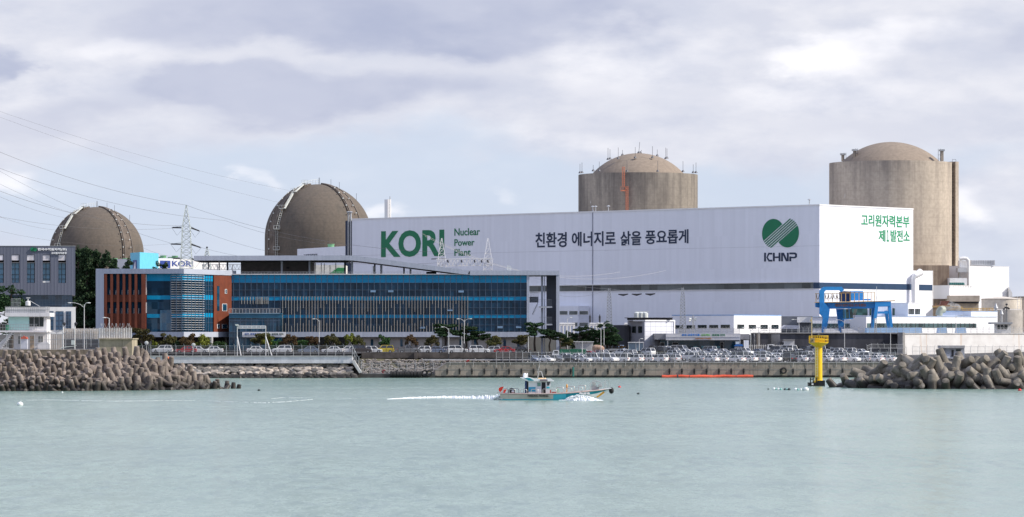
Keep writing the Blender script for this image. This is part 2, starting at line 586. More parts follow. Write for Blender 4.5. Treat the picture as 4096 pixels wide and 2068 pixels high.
# wave facets: slopes of three sizes of ripple, taken straight from noise vectors
acc = None
for vs_, amp in (((.8, .22, 1), .15), ((2.2, .9, 1), .17), ((6.0, 4.0, 1), .34)):
    nv = NOISE(t, VSCALE(t, co, vs_), 1.0, 3, .6, .3).outputs['Color']
    nv = N(t, 'ShaderNodeVectorMath', {0: nv, 1: (.5, .5, .5)}, operation='SUBTRACT').outputs[0]
    nv = VSCALE(t, nv, (amp * 2, amp * 2, 0))
    acc = nv if acc is None else N(t, 'ShaderNodeVectorMath', {0: acc, 1: nv}, operation='ADD').outputs[0]
lv = MA(t, 'ADD', .5, MA(t, 'MULTIPLY', calm, .5))
acc = N(t, 'ShaderNodeVectorMath', {0: acc, 3: lv}, operation='SCALE').outputs[0]
nn = N(t, 'ShaderNodeVectorMath', {0: acc, 1: (0, 0, 1)}, operation='ADD').outputs[0]
nn = N(t, 'ShaderNodeVectorMath', {0: nn}, operation='NORMALIZE').outputs[0]
t.links.new(nn, b.inputs['Normal'])
water_mat = m
mb = MB()
mb.add([(-4000, -400, 0), (4000, -400, 0), (4000, 1400, 0), (-4000, 1400, 0)], [(0, 1, 2, 3)])
tag(mb.build("water", m), "green grey harbour water with fine ripples", "water", kind='structure')

# ------------------------------------------------------------------ land
LOT0, LOT1 = 778.0, 862.0
def lot_z(Y): return 3.1 + (Y - LOT0) / (LOT1 - LOT0) * 2.2
yard = mat("yard paving", (.2, .19, .18), .9, var=.2, vs=.1)
mb = MB()
mb.add([(-9000, 884, 9.3), (9000, 884, 9.3), (9000, 16000, 9.3), (-9000, 16000, 9.3)], [(0, 1, 2, 3)])
mb.add([(PX(2480, 866), 866, 9.296), (400, 866, 9.296), (400, 884, 9.296), (PX(2480, 884), 884, 9.296)], [(0, 1, 2, 3)])
mb.add([(-900, 884, 9.3), (PX(2480, 884), 884, 9.3), (PX(2480, 884), 884, 3), (-900, 884, 3)], [(0, 1, 2, 3)])
mb.add([(PX(2480, 866), 866, 9.296), (400, 866, 9.296), (400, 866, 3), (PX(2480, 866), 866, 3)], [(0, 1, 2, 3)])
tag(mb.build("ground", yard), "paved plant yard reaching behind the buildings", "ground", kind='structure')
mb = MB()
xr = PX(2130, 800)
mb.add([(-700, 771.5, 5.2), (PX(1410, 771), 771.5, 5.2), (PX(1446, 782), 782.8, 5.2), (xr, 782.4, 5.2), (xr, 884, 5.4), (-700, 884, 5.4)], [(0, 1, 2, 3, 4, 5)])
tag(mb.build("road", asphalt), "dark asphalt road along the sea wall", "road", kind='structure')
mb = MB()
mb.add([(PX(1900, 771), 771.4, 3.08), (PX(3740, 777), 777.6, 3.1), (420, 780, 3.1), (420, 862, 5.3), (PX(1990, 862), 862, 5.3), (PX(1990, 783), 783, 3.1)], [(0, 1, 2, 5), (5, 2, 3, 4)])
tag(mb.build("parking_lot", asphalt), "sloping asphalt car park behind the quay", "car park", kind='structure')
mb = MB()
mb.vprism([(-500, 626.3), (PX(520, 626.3), 626.3), (PX(505, 770), 770), (-600, 770)], .5, 6.58)
tag(mb.build("breakwater_ground", conc_grey), "concrete ground of the breakwater", "ground", kind='structure')
# painted parking bays
line_paint = mat("road line paint", (.7, .7, .68), .7, var=.1)
mb = MB()
for Yr in (786, 800, 816, 832, 848):
    for k in range(46):
        x = -2 + k * 2.7
        if x > PX(3560, Yr): continue
        z0, z1 = lot_z(Yr) + .02, lot_z(Yr + 5) + .02
        mb.add([(x, Yr, z0), (x + .12, Yr, z0), (x + .12, Yr + 5, z1), (x, Yr + 5, z1)], [(0, 1, 2, 3)])
tag(mb.build("parking_bay_lines", line_paint), "white painted parking bay lines", "road marking", kind='structure')

# ------------------------------------------------------------------ sea walls and quay
m, t, b = shader("quay concrete")
co = obj_co(t)
s = N(t, 'ShaderNodeSeparateXYZ', {0: co})
st = NOISE(t, VSCALE(t, co, (1, 1, .1)), 1.1, 5, .7).outputs['Fac']
bg_ = NOISE(t, co, .35, 5, .65).outputs['Fac']
fine = NOISE(t, co, 3.0, 5, .7).outputs['Fac']
cc = MIX(t, SMOOTH(t, bg_, .3, .7), (.185, .155, .13), (.31, .265, .222))
lowz = SMOOTH(t, s.outputs[2], 1.9, 1.2)
cc = MIX(t, MA(t, 'MULTIPLY', lowz, .5), cc, (.33, .265, .22))
cc = MIX(t, MA(t, 'MULTIPLY', SMOOTH(t, st, .52, .74), .65), cc, (.10, .085, .07))
rust = NOISE(t, VSCALE(t, co, (1, 1, .25)), 1.7, 4, .7).outputs['Fac']
cc = MIX(t, MA(t, 'MULTIPLY', SMOOTH(t, rust, .64, .74), .6), cc, (.17, .085, .045))
fr = MA(t, 'FRACT', MA(t, 'DIVIDE', s.outputs[0], 1.7))
cc = MIX(t, MA(t, 'MULTIPLY', MA(t, 'LESS_THAN', fr, .045), .5), cc, (.05, .045, .04))
wet = SMOOTH(t, MA(t, 'ADD', s.outputs[2], MA(t, 'MULTIPLY', st, .35)), .72, .55)
cc = MIX(t, wet, cc, (.018, .017, .016))
t.links.new(cc, b.inputs['Base Color'])
b.inputs['Roughness'].default_value = .88
bp = N(t, 'ShaderNodeBump', {'Strength': .4, 'Distance': .08, 'Height': fine})
t.links.new(bp.outputs[0], b.inputs['Normal'])
quay_mat = m

QW = Wall(1740, 769.6, 3740, 777)
qx0, qx1 = QW.a.x, QW.b.x
def QY(x): return QW.a.y + (x - qx0) / (qx1 - qx0) * (QW.b.y - QW.a.y)
quay = thing("quay_wall", "long stained concrete quay wall with black fenders below the car park", "quay", (qx0, 772, 0))
mb = MB()
tt = [QW.t(p) for p in (1740, 1785)]
pts = [QW.pt(0, -1, 0), QW.pt(QW.len, -1, 0), QW.pt(QW.len, 3.15, 0), QW.pt(tt[1], 3.15, 0), QW.pt(tt[0] + .2, 1.75, 0), QW.pt(0, 1.75, 0)]
mb.prism(pts, (-QW.n.x * 6, -QW.n.y * 6, 0))
mb.build("wall_face", quay_mat, quay)
mb = MB(); QW.box(mb, tt[1], QW.len, 3.15, 3.32, -.7, .12); mb.build("coping", conc_grey, quay)
mb = MB(); QW.box(mb, 0, QW.len, 1.70, 1.77, 0, .05); mb.build("ledge", conc_grey, quay)
k = 0
px = 1789.0
while px < 3420:
    if not (2090 < px < 2110 or 2590 < px < 2640 or 3020 < px < 3060):
        mb = MB()
        tq = QW.t(px); z0 = QW.z(1500, px); z1 = QW.z(1474, px)
        QW.box(mb, tq - .11, tq + .11, z0 + .15, z1, 0, .3)
        QW.box(mb, tq - .19, tq + .19, z0 + .55, z1 - .45, 0, .22)
        mb.build("fender", rubber, quay)
    px += 49.4
px = 1800
while px < 3600:
    tq = QW.t(px); mb = MB()
    mb.tube([QW.pt(tq, 3.3, .16), QW.pt(tq, 2.1 + rnd.random(), .1)], .045, 5)
    mb.build("drain_pipe", conc_pale, quay)
    px += rnd.choice((24, 31, 31, 62))
mb = MB()
tq = QW.t(2292)
mb.tube([QW.pt(tq, .3, .5), QW.pt(tq, 2.3, .5)], .22, 8)
mb.build("bollard_pile", mat("green teal pile", (.02, .13, .11), .6, var=.3), quay)

# low mooring stage with tyres
lw = thing("landing_stage", "low dark concrete landing stage below the rubble slope", "quay", (PX(1440, 770), 770, 0))
mb = MB(); mb.box(PX(1425, 770), PX(1741, 772) - .01, 769.0, 779, -1, .82)
mb.build("deck", mat("wet dark concrete", (.05, .046, .043), .6, var=.4, vs=.7), lw)
tyre_src = None
for i in range(22):
    px = 1562 + i * 6.4 if i < 20 else (1699 if i == 20 else 1716)
    face = i >= 20
    mb = MB(); ring = []
    R_, r_ = (.52, .17) if not face else (.55, .18)
    n, k2 = 14, 7
    for a in range(n):
        A = 2 * math.pi * a / n
        for c in range(k2):
            C = 2 * math.pi * c / k2
            rr = R_ + r_ * math.cos(C)
            mb.v.append((rr * math.cos(A), r_ * math.sin(C), rr * math.sin(A)) if face else (r_ * math.sin(C), rr * math.cos(A), rr * math.sin(A)))
    for a in range(n):
        for c in range(k2):
            mb.f.append([a * k2 + c, a * k2 + (c + 1) % k2, ((a + 1) % n) * k2 + (c + 1) % k2, ((a + 1) % n) * k2 + c]); mb.m.append(0)
    o = mb.build("tyre", rubber, None, True)
    o.location = (PX(px, 768.5), 768.35 if not face else 768.7, .74 + (.25 if face else 0))
    o.rotation_euler = (rnd.uniform(-.1, .1), 0, rnd.uniform(-.15, .15))
    tag(o, "black tyre fender facing the water at the end of the landing stage" if face else "black tyre fender packed in the row along the landing stage", "tyre", "tyres along the landing stage")
for px in (3134,):
    o2 = o.copy(); col.objects.link(o2)
    p = QW.pt(QW.t(px), 1.5, .35); o2.location = p
    tag(o2, "single black tyre hung on the quay wall near the yellow beacon", "tyre", "tyres along the landing stage")

# white sea wall and dark road wall on the left
swt = thing("sea_wall", "pale whitewashed sea wall above the rock slope", "sea wall", (PX(560, 768), 768, 3))
mb = MB(); mb.fb(528, 1410, 1426, 1453, 768, 3.0); mb.build("wall_face", mat("whitewashed concrete", (.60, .60, .62), .8, var=.12, vs=.6, streak=.35), swt)
mb = MB(); mb.box(PX(528, 768), PX(1410, 768), 767.85, 768.9, PZ(1426, 768), PZ(1423, 768)); mb.build("coping", conc_pale, swt)
rw = thing("road_wall", "dark weathered retaining wall under the roadside cars", "retaining wall", (PX(1440, 782), 782, 3))
mb = MB(); mb.fb(1446, 1662, 1410, 1433, 782, 1.0); mb.fb(1668, 2112, 1411, 1432, 781.5, 1.0); mb.fb(1656, 1670, 1409, 1435, 781, 1.0)
mb.build("wall_face", mat("weathered dark wall", (.10, .085, .075), .95, var=.35, vs=.5, streak=.3), rw)
mb = MB(); mb.fb(1690, 2120, 1436, 1441.5, 778, .5); mb.build("kerb_beam", conc_pale, rw)
rs = thing("ramp_wall", "sloping white ramp edge beside the rock slope", "ramp", (PX(1420, 769), 769, 0))
mb = MB(); mb.fprism([(1410, 1441), (1416, 1441), (1446, 1490), (1437, 1493), (1410, 1452)], 766.5, 4); mb.build("edge_beam", conc_pale, rs)

bw = thing("breakwater_wall", "brown stained low wall along the breakwater behind the tetrapods", "sea wall", (PX(100, 625), 625, 4))
mb = MB(); mb.fb(-260, 397, 1398, 1432, 625, 1.2)
mb.build("wall_face", mat("brown stained concrete", (.20, .155, .115), .9, var=.35, vs=.9, streak=.6), bw)
bb = thing("beige_block_wall", "big beige water stained concrete block at the breakwater end", "sea wall", (PX(460, 625), 625, 4))
mb = MB(); mb.fb(397, 528, 1357, 1440, 625, 9); mb.build("block", conc_beige, bb)
mb = MB(); mb.fb(394, 531, 1353, 1357.5, 624.7, 9.6); mb.build("cap_slab", conc_beige, bb)

# retaining walls of the plant yard
dw = thing("dark_retaining_wall", "tall black stained retaining wall behind the car park", "retaining wall", (PX(3300, 862), 862, 5))
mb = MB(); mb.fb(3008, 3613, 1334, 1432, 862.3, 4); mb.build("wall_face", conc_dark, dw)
mb = MB(); mb.fb(3008, 3613, 1331, 1334.5, 862.0, 4.4); mb.build("coping", conc_grey, dw)
dw2 = thing("dark_side_wall", "dark retaining wall behind the pines beside the entrance building", "retaining wall", (PX(2480, 862), 862, 5))
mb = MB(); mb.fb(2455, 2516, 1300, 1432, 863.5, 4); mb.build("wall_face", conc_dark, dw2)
ww = thing("white_retaining_wall", "tall sunlit white retaining wall with rust streaks", "retaining wall", (PX(3800, 850), 850, 4))
m, t, b = shader("rust streaked white wall")
co = obj_co(t)
n1 = NOISE(t, VSCALE(t, co, (1, 1, .04)), .55, 3, .6).outputs['Fac']
n2 = NOISE(t, co, .4, 4, .6).outputs['Fac']
cc = MIX(t, SMOOTH(t, n2, .3, .7), (.62, .60, .58), (.72, .71, .69))
cc = MIX(t, MA(t, 'MULTIPLY', SMOOTH(t, n1, .60, .70), .55), cc, (.50, .33, .20))
t.links.new(cc, b.inputs['Base Color']); b.inputs['Roughness'].default_value = .85
# the wall turns a little towards the sun
WR = Wall(3613, 834, 4200, 863)
mb = MB(); WR.box(mb, 0, WR.len, 3.2, 9.45, -1.5, 0)
mb.build("wall_face", m, ww)
mb = MB(); WR.box(mb, 0, WR.len, 9.45, 9.65, -1.6, .15); mb.build("coping", conc_pale, ww)
mb = MB(); mb.add([WR.pt(0, 9.298, -.2), WR.pt(WR.len, 9.298, -.2), (WR.b.x, 866, 9.298), (WR.a.x, 866, 9.298)], [(0, 1, 2, 3)])
tag(mb.build("yard_strip", yard), "paved strip of the yard behind the white retaining wall", "ground", kind="structure")
mb = MB(); WR.box(mb, -.4, .3, 3.2, 9.8, -1.5, .25); mb.build("end_pier", conc_grey, ww)
apron = MB(); apron.box(PX(3560, 800), 500, 790.5, 850, .4, 3.25)
tag(apron.build("quay_apron", conc_grey), "concrete apron behind the tetrapods below the white wall", "ground", kind='structure')

# ------------------------------------------------------------------ tetrapods
def make_tetrapod():
    dirs = [Vector((0, 0, 1))] + [Vector((math.sqrt(8) / 3 * math.cos(a), math.sqrt(8) / 3 * math.sin(a), -1 / 3)) for a in (0, R(120), R(240))]
    parts = []
    for d in dirs:
        mb = MB()
        q = d.to_track_quat('Z', 'Y').to_matrix()
        prof = [(.66, -.2), (.64, .2), (.44, 2.02), (.42, 2.10), (.36, 2.13)]
        mb.lathe(prof, 20)
        me = bpy.data.meshes.new("leg")
        me.from_pydata([q @ Vector(v) for v in mb.v], [], mb.f)
        o = bpy.data.objects.new("leg", me); col.objects.link(o); parts.append(o)
    for o in parts[1:]:
        md = parts[0].modifiers.new("u", 'BOOLEAN'); md.operation = 'UNION'; md.solver = 'EXACT'; md.object = o
    bpy.context.view_layer.update()
    me = bpy.data.meshes.new_from_object(parts[0].evaluated_get(bpy.context.evaluated_depsgraph_get()))
    for o in parts:
        bpy.data.objects.remove(o)
    me.name = "tetrapod"
    me.polygons.foreach_set('use_smooth', [True] * len(me.polygons))
    me.set_sharp_from_angle(angle=R(32))
    return me


tet_left_mat = seaworn("brown sea worn tetrapod concrete", (.21, .172, .146), .26, 2.0, .6)
tet_right_mat = seaworn("grey sea worn tetrapod concrete", (.205, .182, .152), .22, 1.9, .25)  # tidal damp, raised to put some gap shade into the colour too
tet_me = make_tetrapod()
tet_me.materials.append(tet_left_mat)
tet_me2 = tet_me.copy(); tet_me2.materials.clear(); tet_me2.materials.append(tet_right_mat)


def rot_to(up, yaw):
    q = up.normalized().to_track_quat('Z', 'Y')
    return (q.to_matrix() @ Matrix.Rotation(yaw, 3, 'Z')).to_euler()


def slope_point(px, py, pyb, k):
    a = (py - HY) / FX
    Y0 = CZ / ((pyb - HY) / FX)
    z = (CZ - a * Y0) / (1 + a * k)
    Y = Y0 + z * k
    return Vector((PX(px, Y), Y, z))


def lerp_tab(tab, x):
    for (x0, y0), (x1, y1) in zip(tab, tab[1:]):
        if x <= x1:
            return y0 + (y1 - y0) * (x - x0) / (x1 - x0)
    return tab[-1][1]


TOPL = [(-100, 1416), (300, 1414), (380, 1412), (560, 1414), (640, 1432), (720, 1468), (800, 1505), (880, 1532), (950, 1552)]
BOTL = [(-100, 1566), (300, 1565), (600, 1562), (950, 1555)]
TETS = []
def tetra(me, p, up, yaw, sc_, label, group):
    o = bpy.data.objects.new("tetrapod", me)
    col.objects.link(o)
    o.location = p; o.rotation_euler = rot_to(up, yaw); o.scale = (sc_,) * 3
    tag(o, label, "tetrapod", group)
    TETS.append(o)


rt = random.Random(5)
rows = 9
for r in range(rows):
    f = r / (rows - 1)
    px = -60 + (r % 2) * 17
    while px < 955:
        top, bot = lerp_tab(TOPL, px), lerp_tab(BOTL, px)
        nr = max(2, round((bot - top) / 17.5))
        if r < nr:
            py = bot - 3 - (bot - top - 14) * (r / max(1, nr - 1)) + rt.uniform(-3, 3)
            p = slope_point(px + rt.uniform(-5, 5), py, bot - 1, 1.35)
            right = px > 345
            if right:
                up = Vector((rt.uniform(-.4, .25), rt.uniform(-.35, .15), 1)) if rt.random() < .75 else Vector((rt.uniform(-1, 1), -.8, rt.uniform(-.2, .6)))
                s_ = rt.uniform(.9, 1.02)
            else:
                up = Vector((rt.uniform(-.3, .3), rt.uniform(-.75, -.2), 1)) if rt.random() < .7 else Vector((rt.uniform(-.8, .8), -.9, rt.uniform(.1, .9)))
                s_ = rt.uniform(.74, .84)
            if px > 800: s_ *= .85
            zone = "waterline" if f * (rows - 1) / max(1, nr - 1) < .2 else "lower" if r / max(1, nr - 1) < .45 else "middle" if r / max(1, nr - 1) < .72 else "top"
            at = ("below the white guard house" if px < 190 else "below the grey mesh fence" if px < 390 else "below the beige block" if px < 535
                  else "before the white sea wall" if px < 720 else "at the tapering tip before the rock slope")
            look = "dark weed stained" if zone == "waterline" else "pinkish worn flat topped" if not right else "brown upright"
            tetra(tet_me, p - Vector((0, 0, .55)), up, rt.uniform(0, 6.28), s_, f"{look} tetrapod in the {zone} row {at}", "small brown tetrapods heaped on the breakwater")
        px += 37 if px < 345 else 39
TOPR = [(3330, 1545), (3380, 1500), (3450, 1480), (3500, 1462), (3560, 1446), (3640, 1430), (3760, 1428), (3900, 1428), (4000, 1424), (4250, 1424)]
BOTR = [(3330, 1549), (3450, 1553), (3700, 1557), (4250, 1557)]
for r in range(5):
    px = 3352 + (r % 2) * 34
    while px < 4150:
        top, bot = lerp_tab(TOPR, px), lerp_tab(BOTR, px)
        nr = max(1, round((bot - top) / 27))
        if r < nr:
            py = bot - 3 - (bot - top - 22) * (r / max(1, nr - 1)) + rt.uniform(-5, 5)
            p = slope_point(px + rt.uniform(-8, 8), py, bot - 1, 1.3)
            up = Vector((rt.uniform(-1, 1), rt.uniform(-1, .2), rt.uniform(.1, 1.1)))
            zone = "waterline" if r == 0 else "top" if r >= nr - 1 else "middle"
            at = ("at the tip beside the yellow beacon" if px < 3480 else "before the low blue hut" if px < 3660 else "before the grey concrete hut" if px < 3880 else "below the end of the white wall")
            tetra(tet_me2, p - Vector((0, 0, .9)), up, rt.uniform(0, 6.28), 1.5 if px > 3400 else 1.25, f"large {'dark wet' if r == 0 else 'grey'} tetrapod in the {zone} layer {at}", "large grey tetrapods heaped by the quay end")
        px += 62

core = seaworn("breakwater core rock", (.05, .042, .036), .1, 1.0, .2)
mb = MB()
def core_strip(tab_t, tab_b, xs, k, drop):
    rowsv = []
    for px in xs:
        t_, b_ = lerp_tab(tab_t, px), lerp_tab(tab_b, px)
        a = slope_point(px, b_ + 2, b_, k) + Vector((0, 2.4, -1.6)); c = slope_point(px, t_ + drop, b_, k) + Vector((0, 3.2, -.9))
        if c.z < a.z + .2: c.z = a.z + .2
        rowsv.append((a, c, c + Vector((0, 14, 0)), a + Vector((0, 18, -1))))
    n0 = len(mb.v)
    mb.v += [tuple(p) for r_ in rowsv for p in r_]
    for i in range(len(rowsv) - 1):
        for j in range(3):
            q = n0 + i * 4 + j
            mb.f.append([q, q + 4, q + 5, q + 1]); mb.m.append(0)
core_strip(TOPL, BOTL, [-300] + list(range(-60, 941, 40)), 1.35, 14)
core_strip(TOPR, BOTR, list(range(3350, 4250, 40)), 1.3, 20)
tag(mb.build("breakwater_core", core), "dark rock core under the tetrapods", "terrain", kind='structure')

# ------------------------------------------------------------------ rock slope
rock_mats = [seaworn("grey slope rock", (.20, .185, .17), .35, 1.5, .15), seaworn("pale slope rock", (.40, .345, .295), .25, 1.2, .2), seaworn("dark slope rock", (.09, .085, .085), .3, 1.7, .1)]
rr = random.Random(3)
rock_me = []
for i in range(14):
    bmh = bmesh.new()
    bmesh.ops.create_icosphere(bmh, subdivisions=2, radius=1)
    sd = Vector((i * 7.3, i * 3.1, 0))
    for v in bmh.verts:
        c = v.co.normalized()
        c = Vector([math.copysign(abs(x) ** .72, x) for x in c])
        v.co = c * (1 + .35 * mnoise.noise(c * 1.3 + sd))
        v.co.x *= 1.05; v.co.z *= .48; v.co.y *= .6
    me = bpy.data.meshes.new("rock"); bmh.to_mesh(me); bmh.free()
    me.materials.append(rock_mats[0 if i < 6 else 1 if i < 10 else 2])
    rock_me.append(me)
for r in range(8):
    px = 700 + rr.uniform(0, 20) - (8 - r) * 0
    while px < 1432:
        py = 1508 - r * 7.3 + rr.uniform(-2, 2)
        lim = 1395 + (1508 - py) * .0 + (py - 1452) * .62
        if px < lim:
            p = slope_point(px, py, 1512, 1.55)
            idx = rr.choice([10, 11, 12, 13, 0, 1, 2]) if r < 2 else rr.choice([0, 1, 2, 3, 4, 5, 6, 7, 8, 9, 9, 7, 12])
            o = bpy.data.objects.new("rock", rock_me[idx]); col.objects.link(o)
            s_ = rr.uniform(.62, 1.05)
            o.location = p - Vector((0, 0, .15)); o.scale = (s_ * rr.uniform(.9, 1.35), s_, s_ * rr.uniform(.8, 1.1))
            o.rotation_euler = (R(32) + rr.uniform(-.25, .25), rr.uniform(-.35, .35), rr.uniform(-.4, .4))
            tone = "grey" if idx < 6 else "pale" if idx < 10 else "dark"
            zone = "wet waterline" if r < 2 else "middle" if r < 5 else "upper"
            at = "beside the tetrapod tip" if px < 900 else "below the white frame gantry" if px < 1100 else "in the middle of the slope" if px < 1280 else "near the ramp edge"
            tag(o, f"{tone} angular rock of the {zone} slope {at}", "rock", "rocks on the slope below the white sea wall")
        px += rr.uniform(20, 34)
mb = MB()
mb.add([slope_point(x, y, 1512, 1.55) + Vector((0, .9, -.35)) for x, y in ((600, 1516), (1450, 1516), (1415, 1448), (600, 1448))], [(0, 1, 2, 3)])
tag(mb.build("slope_bed", core), "dark bed of the rock slope", "terrain", kind='structure')
# the small loose rubble of the recess is uncountable
mb = MB()
mb.add([P(1412, 1498, 776), P(1790, 1498, 776), P(1960, 1441, 781), P(1440, 1434, 781)], [(0, 1, 2, 3)])
tag(mb.build("embankment", mat("embankment soil", (.10, .088, .07), .95, var=.4, vs=1.2, c2=(.13, .12, .07))), "earth bank behind the landing stage", "terrain", kind='structure')
mb = MB()
for i in range(620):
    px = rr.uniform(1445, 1960); py = rr.uniform(1440, 1496)
    if px > 1790 and py > 1462: continue
    f = (1498 - py) / 60
    Y = 775.6 + 5 * f
    c = P(px, py, Y)
    s_ = rr.uniform(.16, .42)
    a, b_ = rr.uniform(0, 6), rr.uniform(.5, 1.0)
    vs = [Vector((math.cos(a + k * 1.257) * s_ * rr.uniform(.7, 1.2), -.1 if k % 2 else -.2, math.sin(a + k * 1.257) * s_ * .7 * b_)) + c for k in range(5)]
    mb.prism(vs, (0, .5, .1))
tag(mb.build("rubble", seaworn("loose pale rubble", (.33, .30, .27), .1, .4, .3)), "loose pale rubble on the bank behind the landing stage", "rubble", kind='stuff')

# ------------------------------------------------------------------ turbine hall
H0, H1 = 957.0, 1075.0
CORNER = 3278.0                                        # photo pixel of the near corner
HF = Wall(CORNER, H0, 1408, H1 * 1.0)
cx, cy = HF.a.x, HF.a.y
perp = Vector((HF.d.y, -HF.d.x))
if perp.y < 0: perp = -perp
class WallV(Wall):
    def __init__(s, a, d, ln):
        s.a, s.d, s.len = Vector(a), Vector(d), ln
        s.b = s.a + s.d * ln
        s.n = Vector((s.d.y, -s.d.x))
        if s.n.dot(s.a) > 0: s.n = -s.n
HR = WallV((cx, cy), perp, 42.6)
HTOP = PZ(822, H0)
hall = thing("turbine_hall", "huge white turbine hall with big green letters along its shaded side", "power station hall", (cx, cy, 9.3))
foot = [HF.pt(0, 9.2), HF.pt(HF.len, 9.2), HF.pt(HF.len, 9.2) + Vector((perp.x, perp.y, 0)) * 42.6, HR.pt(42.6, 9.2)]
mb = MB(); mb.prism(foot, (0, 0, HTOP - 9.2)); mb.build("wall", hall_white, hall)
mb = MB()
HF.box(mb, -.15, HF.len, HTOP, HTOP + .35, -.8, .15); HR.box(mb, .81, 42.6, HTOP, HTOP + .35, -.8, .15)
mb.build("roof_edge", white_paint, hall)
# clerestory band on the long side, navy stripe round the corner
zb0, zb1 = 21.7, 23.3
band_glass = glazing("dusty clerestory glazing", (.085, .098, .10), 2.2, 5, .9, .25)
mb = MB(); HF.box(mb, HF.t(3253), HF.t(2238) if False else HF.len, zb0, zb1, -.1, .06); mb.build("clerestory_band", band_glass, hall)
mb = MB(); HF.box(mb, HF.t(3253), HF.len, zb1, zb1 + .22, 0, .5); HF.box(mb, HF.t(3253), HF.len, zb0 - .16, zb0, 0, .22); mb.build("band_sill", white_worn, hall)
mb = MB(); HF.box(mb, 0.02, HF.t(3254), zb0, zb1, -.1, .08); HR.box(mb, 0.02, 42.6, zb0, zb1, -.1, .08); mb.build("navy_stripe", navy_paint, hall)
mb = MB(); HF.pbox(mb, 2346, 2400, 1143, 1166, -.1, .09); mb.build("louvre_panel", dark_metal, hall)
mb = MB(); HF.pbox(mb, 2369.4, 2372.6, 838, 1290, -.1, .12); mb.build("downpipe", mat("seam grey", (.30, .31, .36), .6), hall)
mb = MB(); HF.box(mb, 0.05, HF.len, 33.1, 33.16, 0, .03); HR.box(mb, 0.05, 42.6, 33.1, 33.16, 0, .03); mb.build("sheet_joint", mat("joint grey", (.5, .5, .53), .6), hall)
# dark recessed end strip
ES = WallV(HF.pt(HF.len, 0).xy + HF.n * -.0, HF.d, 4.0)
mb = MB(); ES.box(mb, 0, 3.4, 9.2, HTOP - .2, -2.5, -.6); mb.build("end_strip", navy_letter, hall)
mb = MB()
for k in (.9, 1.9):
    mb.tube([ES.pt(k, HTOP - 13, -.4), ES.pt(k, HTOP + 2.2, -.4)], .28, 8)
    mb.lathe([(.2, 0), (.75, .25), (.2, .5)], 10, tuple(ES.pt(k, HTOP + 2.1, -.4)))
mb.build("vent_stack", steel_grey, hall)
# lettering
HF.text("KORI", 1525, 1777, 924, 1030, green_letter, hall, .034)
for body, x1, y0, y1 in (("Nuclear", 1920, 914, 943), ("Power", 1898, 957, 984), ("Plant", 1883, 996, 1024)):
    HF.text(body, 1818, x1, y0, y1, green_letter, hall, .012)
words = [("친환경", 2142, 2267, 931, 991), ("에너지로", 2288, 2463, 928, 986), ("삶을", 2482, 2565, 925, 982), ("풍요롭게", 2582, 2754, 921, 977)]
for wd, x0, x1, y0, y1 in words:
    HF.text(wd, x0, x1, y0, y1, navy_letter, hall, .02)
HR.text("고리원자력본부", 3445, 3637, 856, 904, green_bright, hall, .016)
for body, xa, xb in (("제", 3514, 3541), ("１", 3547, 3555), ("발전소", 3562, 3638)):
    HR.text(body, xa, xb, 919, 966, green_bright, hall, .016)


def clip(poly, nx, ny, c, keep_ge=True):
    """keep the side of a convex polygon where nx*x + ny*y >= c"""
    out = []
    sgn = 1 if keep_ge else -1
    for i in range(len(poly)):
        a, b = poly[i], poly[(i + 1) % len(poly)]
        da, db = sgn * (nx * a[0] + ny * a[1] - c), sgn * (nx * b[0] + ny * b[1] - c)
        if da >= 0: out.append(a)
        if da * db < 0:
            f = da / (da - db)
            out.append((a[0] + (b[0] - a[0]) * f, a[1] + (b[1] - a[1]) * f))
    return out


def emblem_polys():
    """two overlapping discs crossed by diagonal stripes; unit square, y up"""
    W_, H_ = 382, 307
    rx, ry = 117, 152
    cl, cr = (rx, 153), (W_ - rx, 155)
    circ = lambda c: [(c[0] + rx * math.cos(2 * math.pi * k / 48), c[1] + ry * math.sin(2 * math.pi * k / 48)) for k in range(48)]
    L_, R_ = circ(cl), circ(cr)
    hull = [p for p in L_ if p[0] <= cl[0]] + [p for p in R_ if p[0] >= cr[0]]
    mx, my = W_ / 2, H_ / 2
    hull.sort(key=lambda p: math.atan2(p[1] - my, p[0] - mx))
    nx, ny = -.70, .80            # across the stripes, towards the upper left
    s = lambda p: nx * (p[0] - mx) + ny * (p[1] - my)
    off = nx * mx + ny * my
    out = [clip(L_, nx, ny, off + 62), clip(R_, nx, ny, off - 62, False)]
    for k in range(5):
        c0 = -52 + k * 23
        st = clip(clip(hull, nx, ny, off + c0), nx, ny, off + c0 + 11, False)
        if len(st) > 2: out.append(st)
    return [[(x / W_, y / H_) for x, y in p] for p in out]


def emblem(wall, px0, px1, py0, py1, material, parent, o=.09, solid=False):
    t0, t1 = wall.t(px0), wall.t(px1)
    zt, zb = wall.z(py0, px0), wall.z(py1, px0)
    mb = MB()
    for p in emblem_polys():
        pts = [wall.pt(t0 + (t1 - t0) * x, zb + (zt - zb) * y, .02) for x, y in p]
        mb.prism(pts, (wall.n.x * o, wall.n.y * o, 0))
    return mb.build("emblem", material, parent)


emblem(HF, 3049, 3196, 876, 993, green_letter, hall)
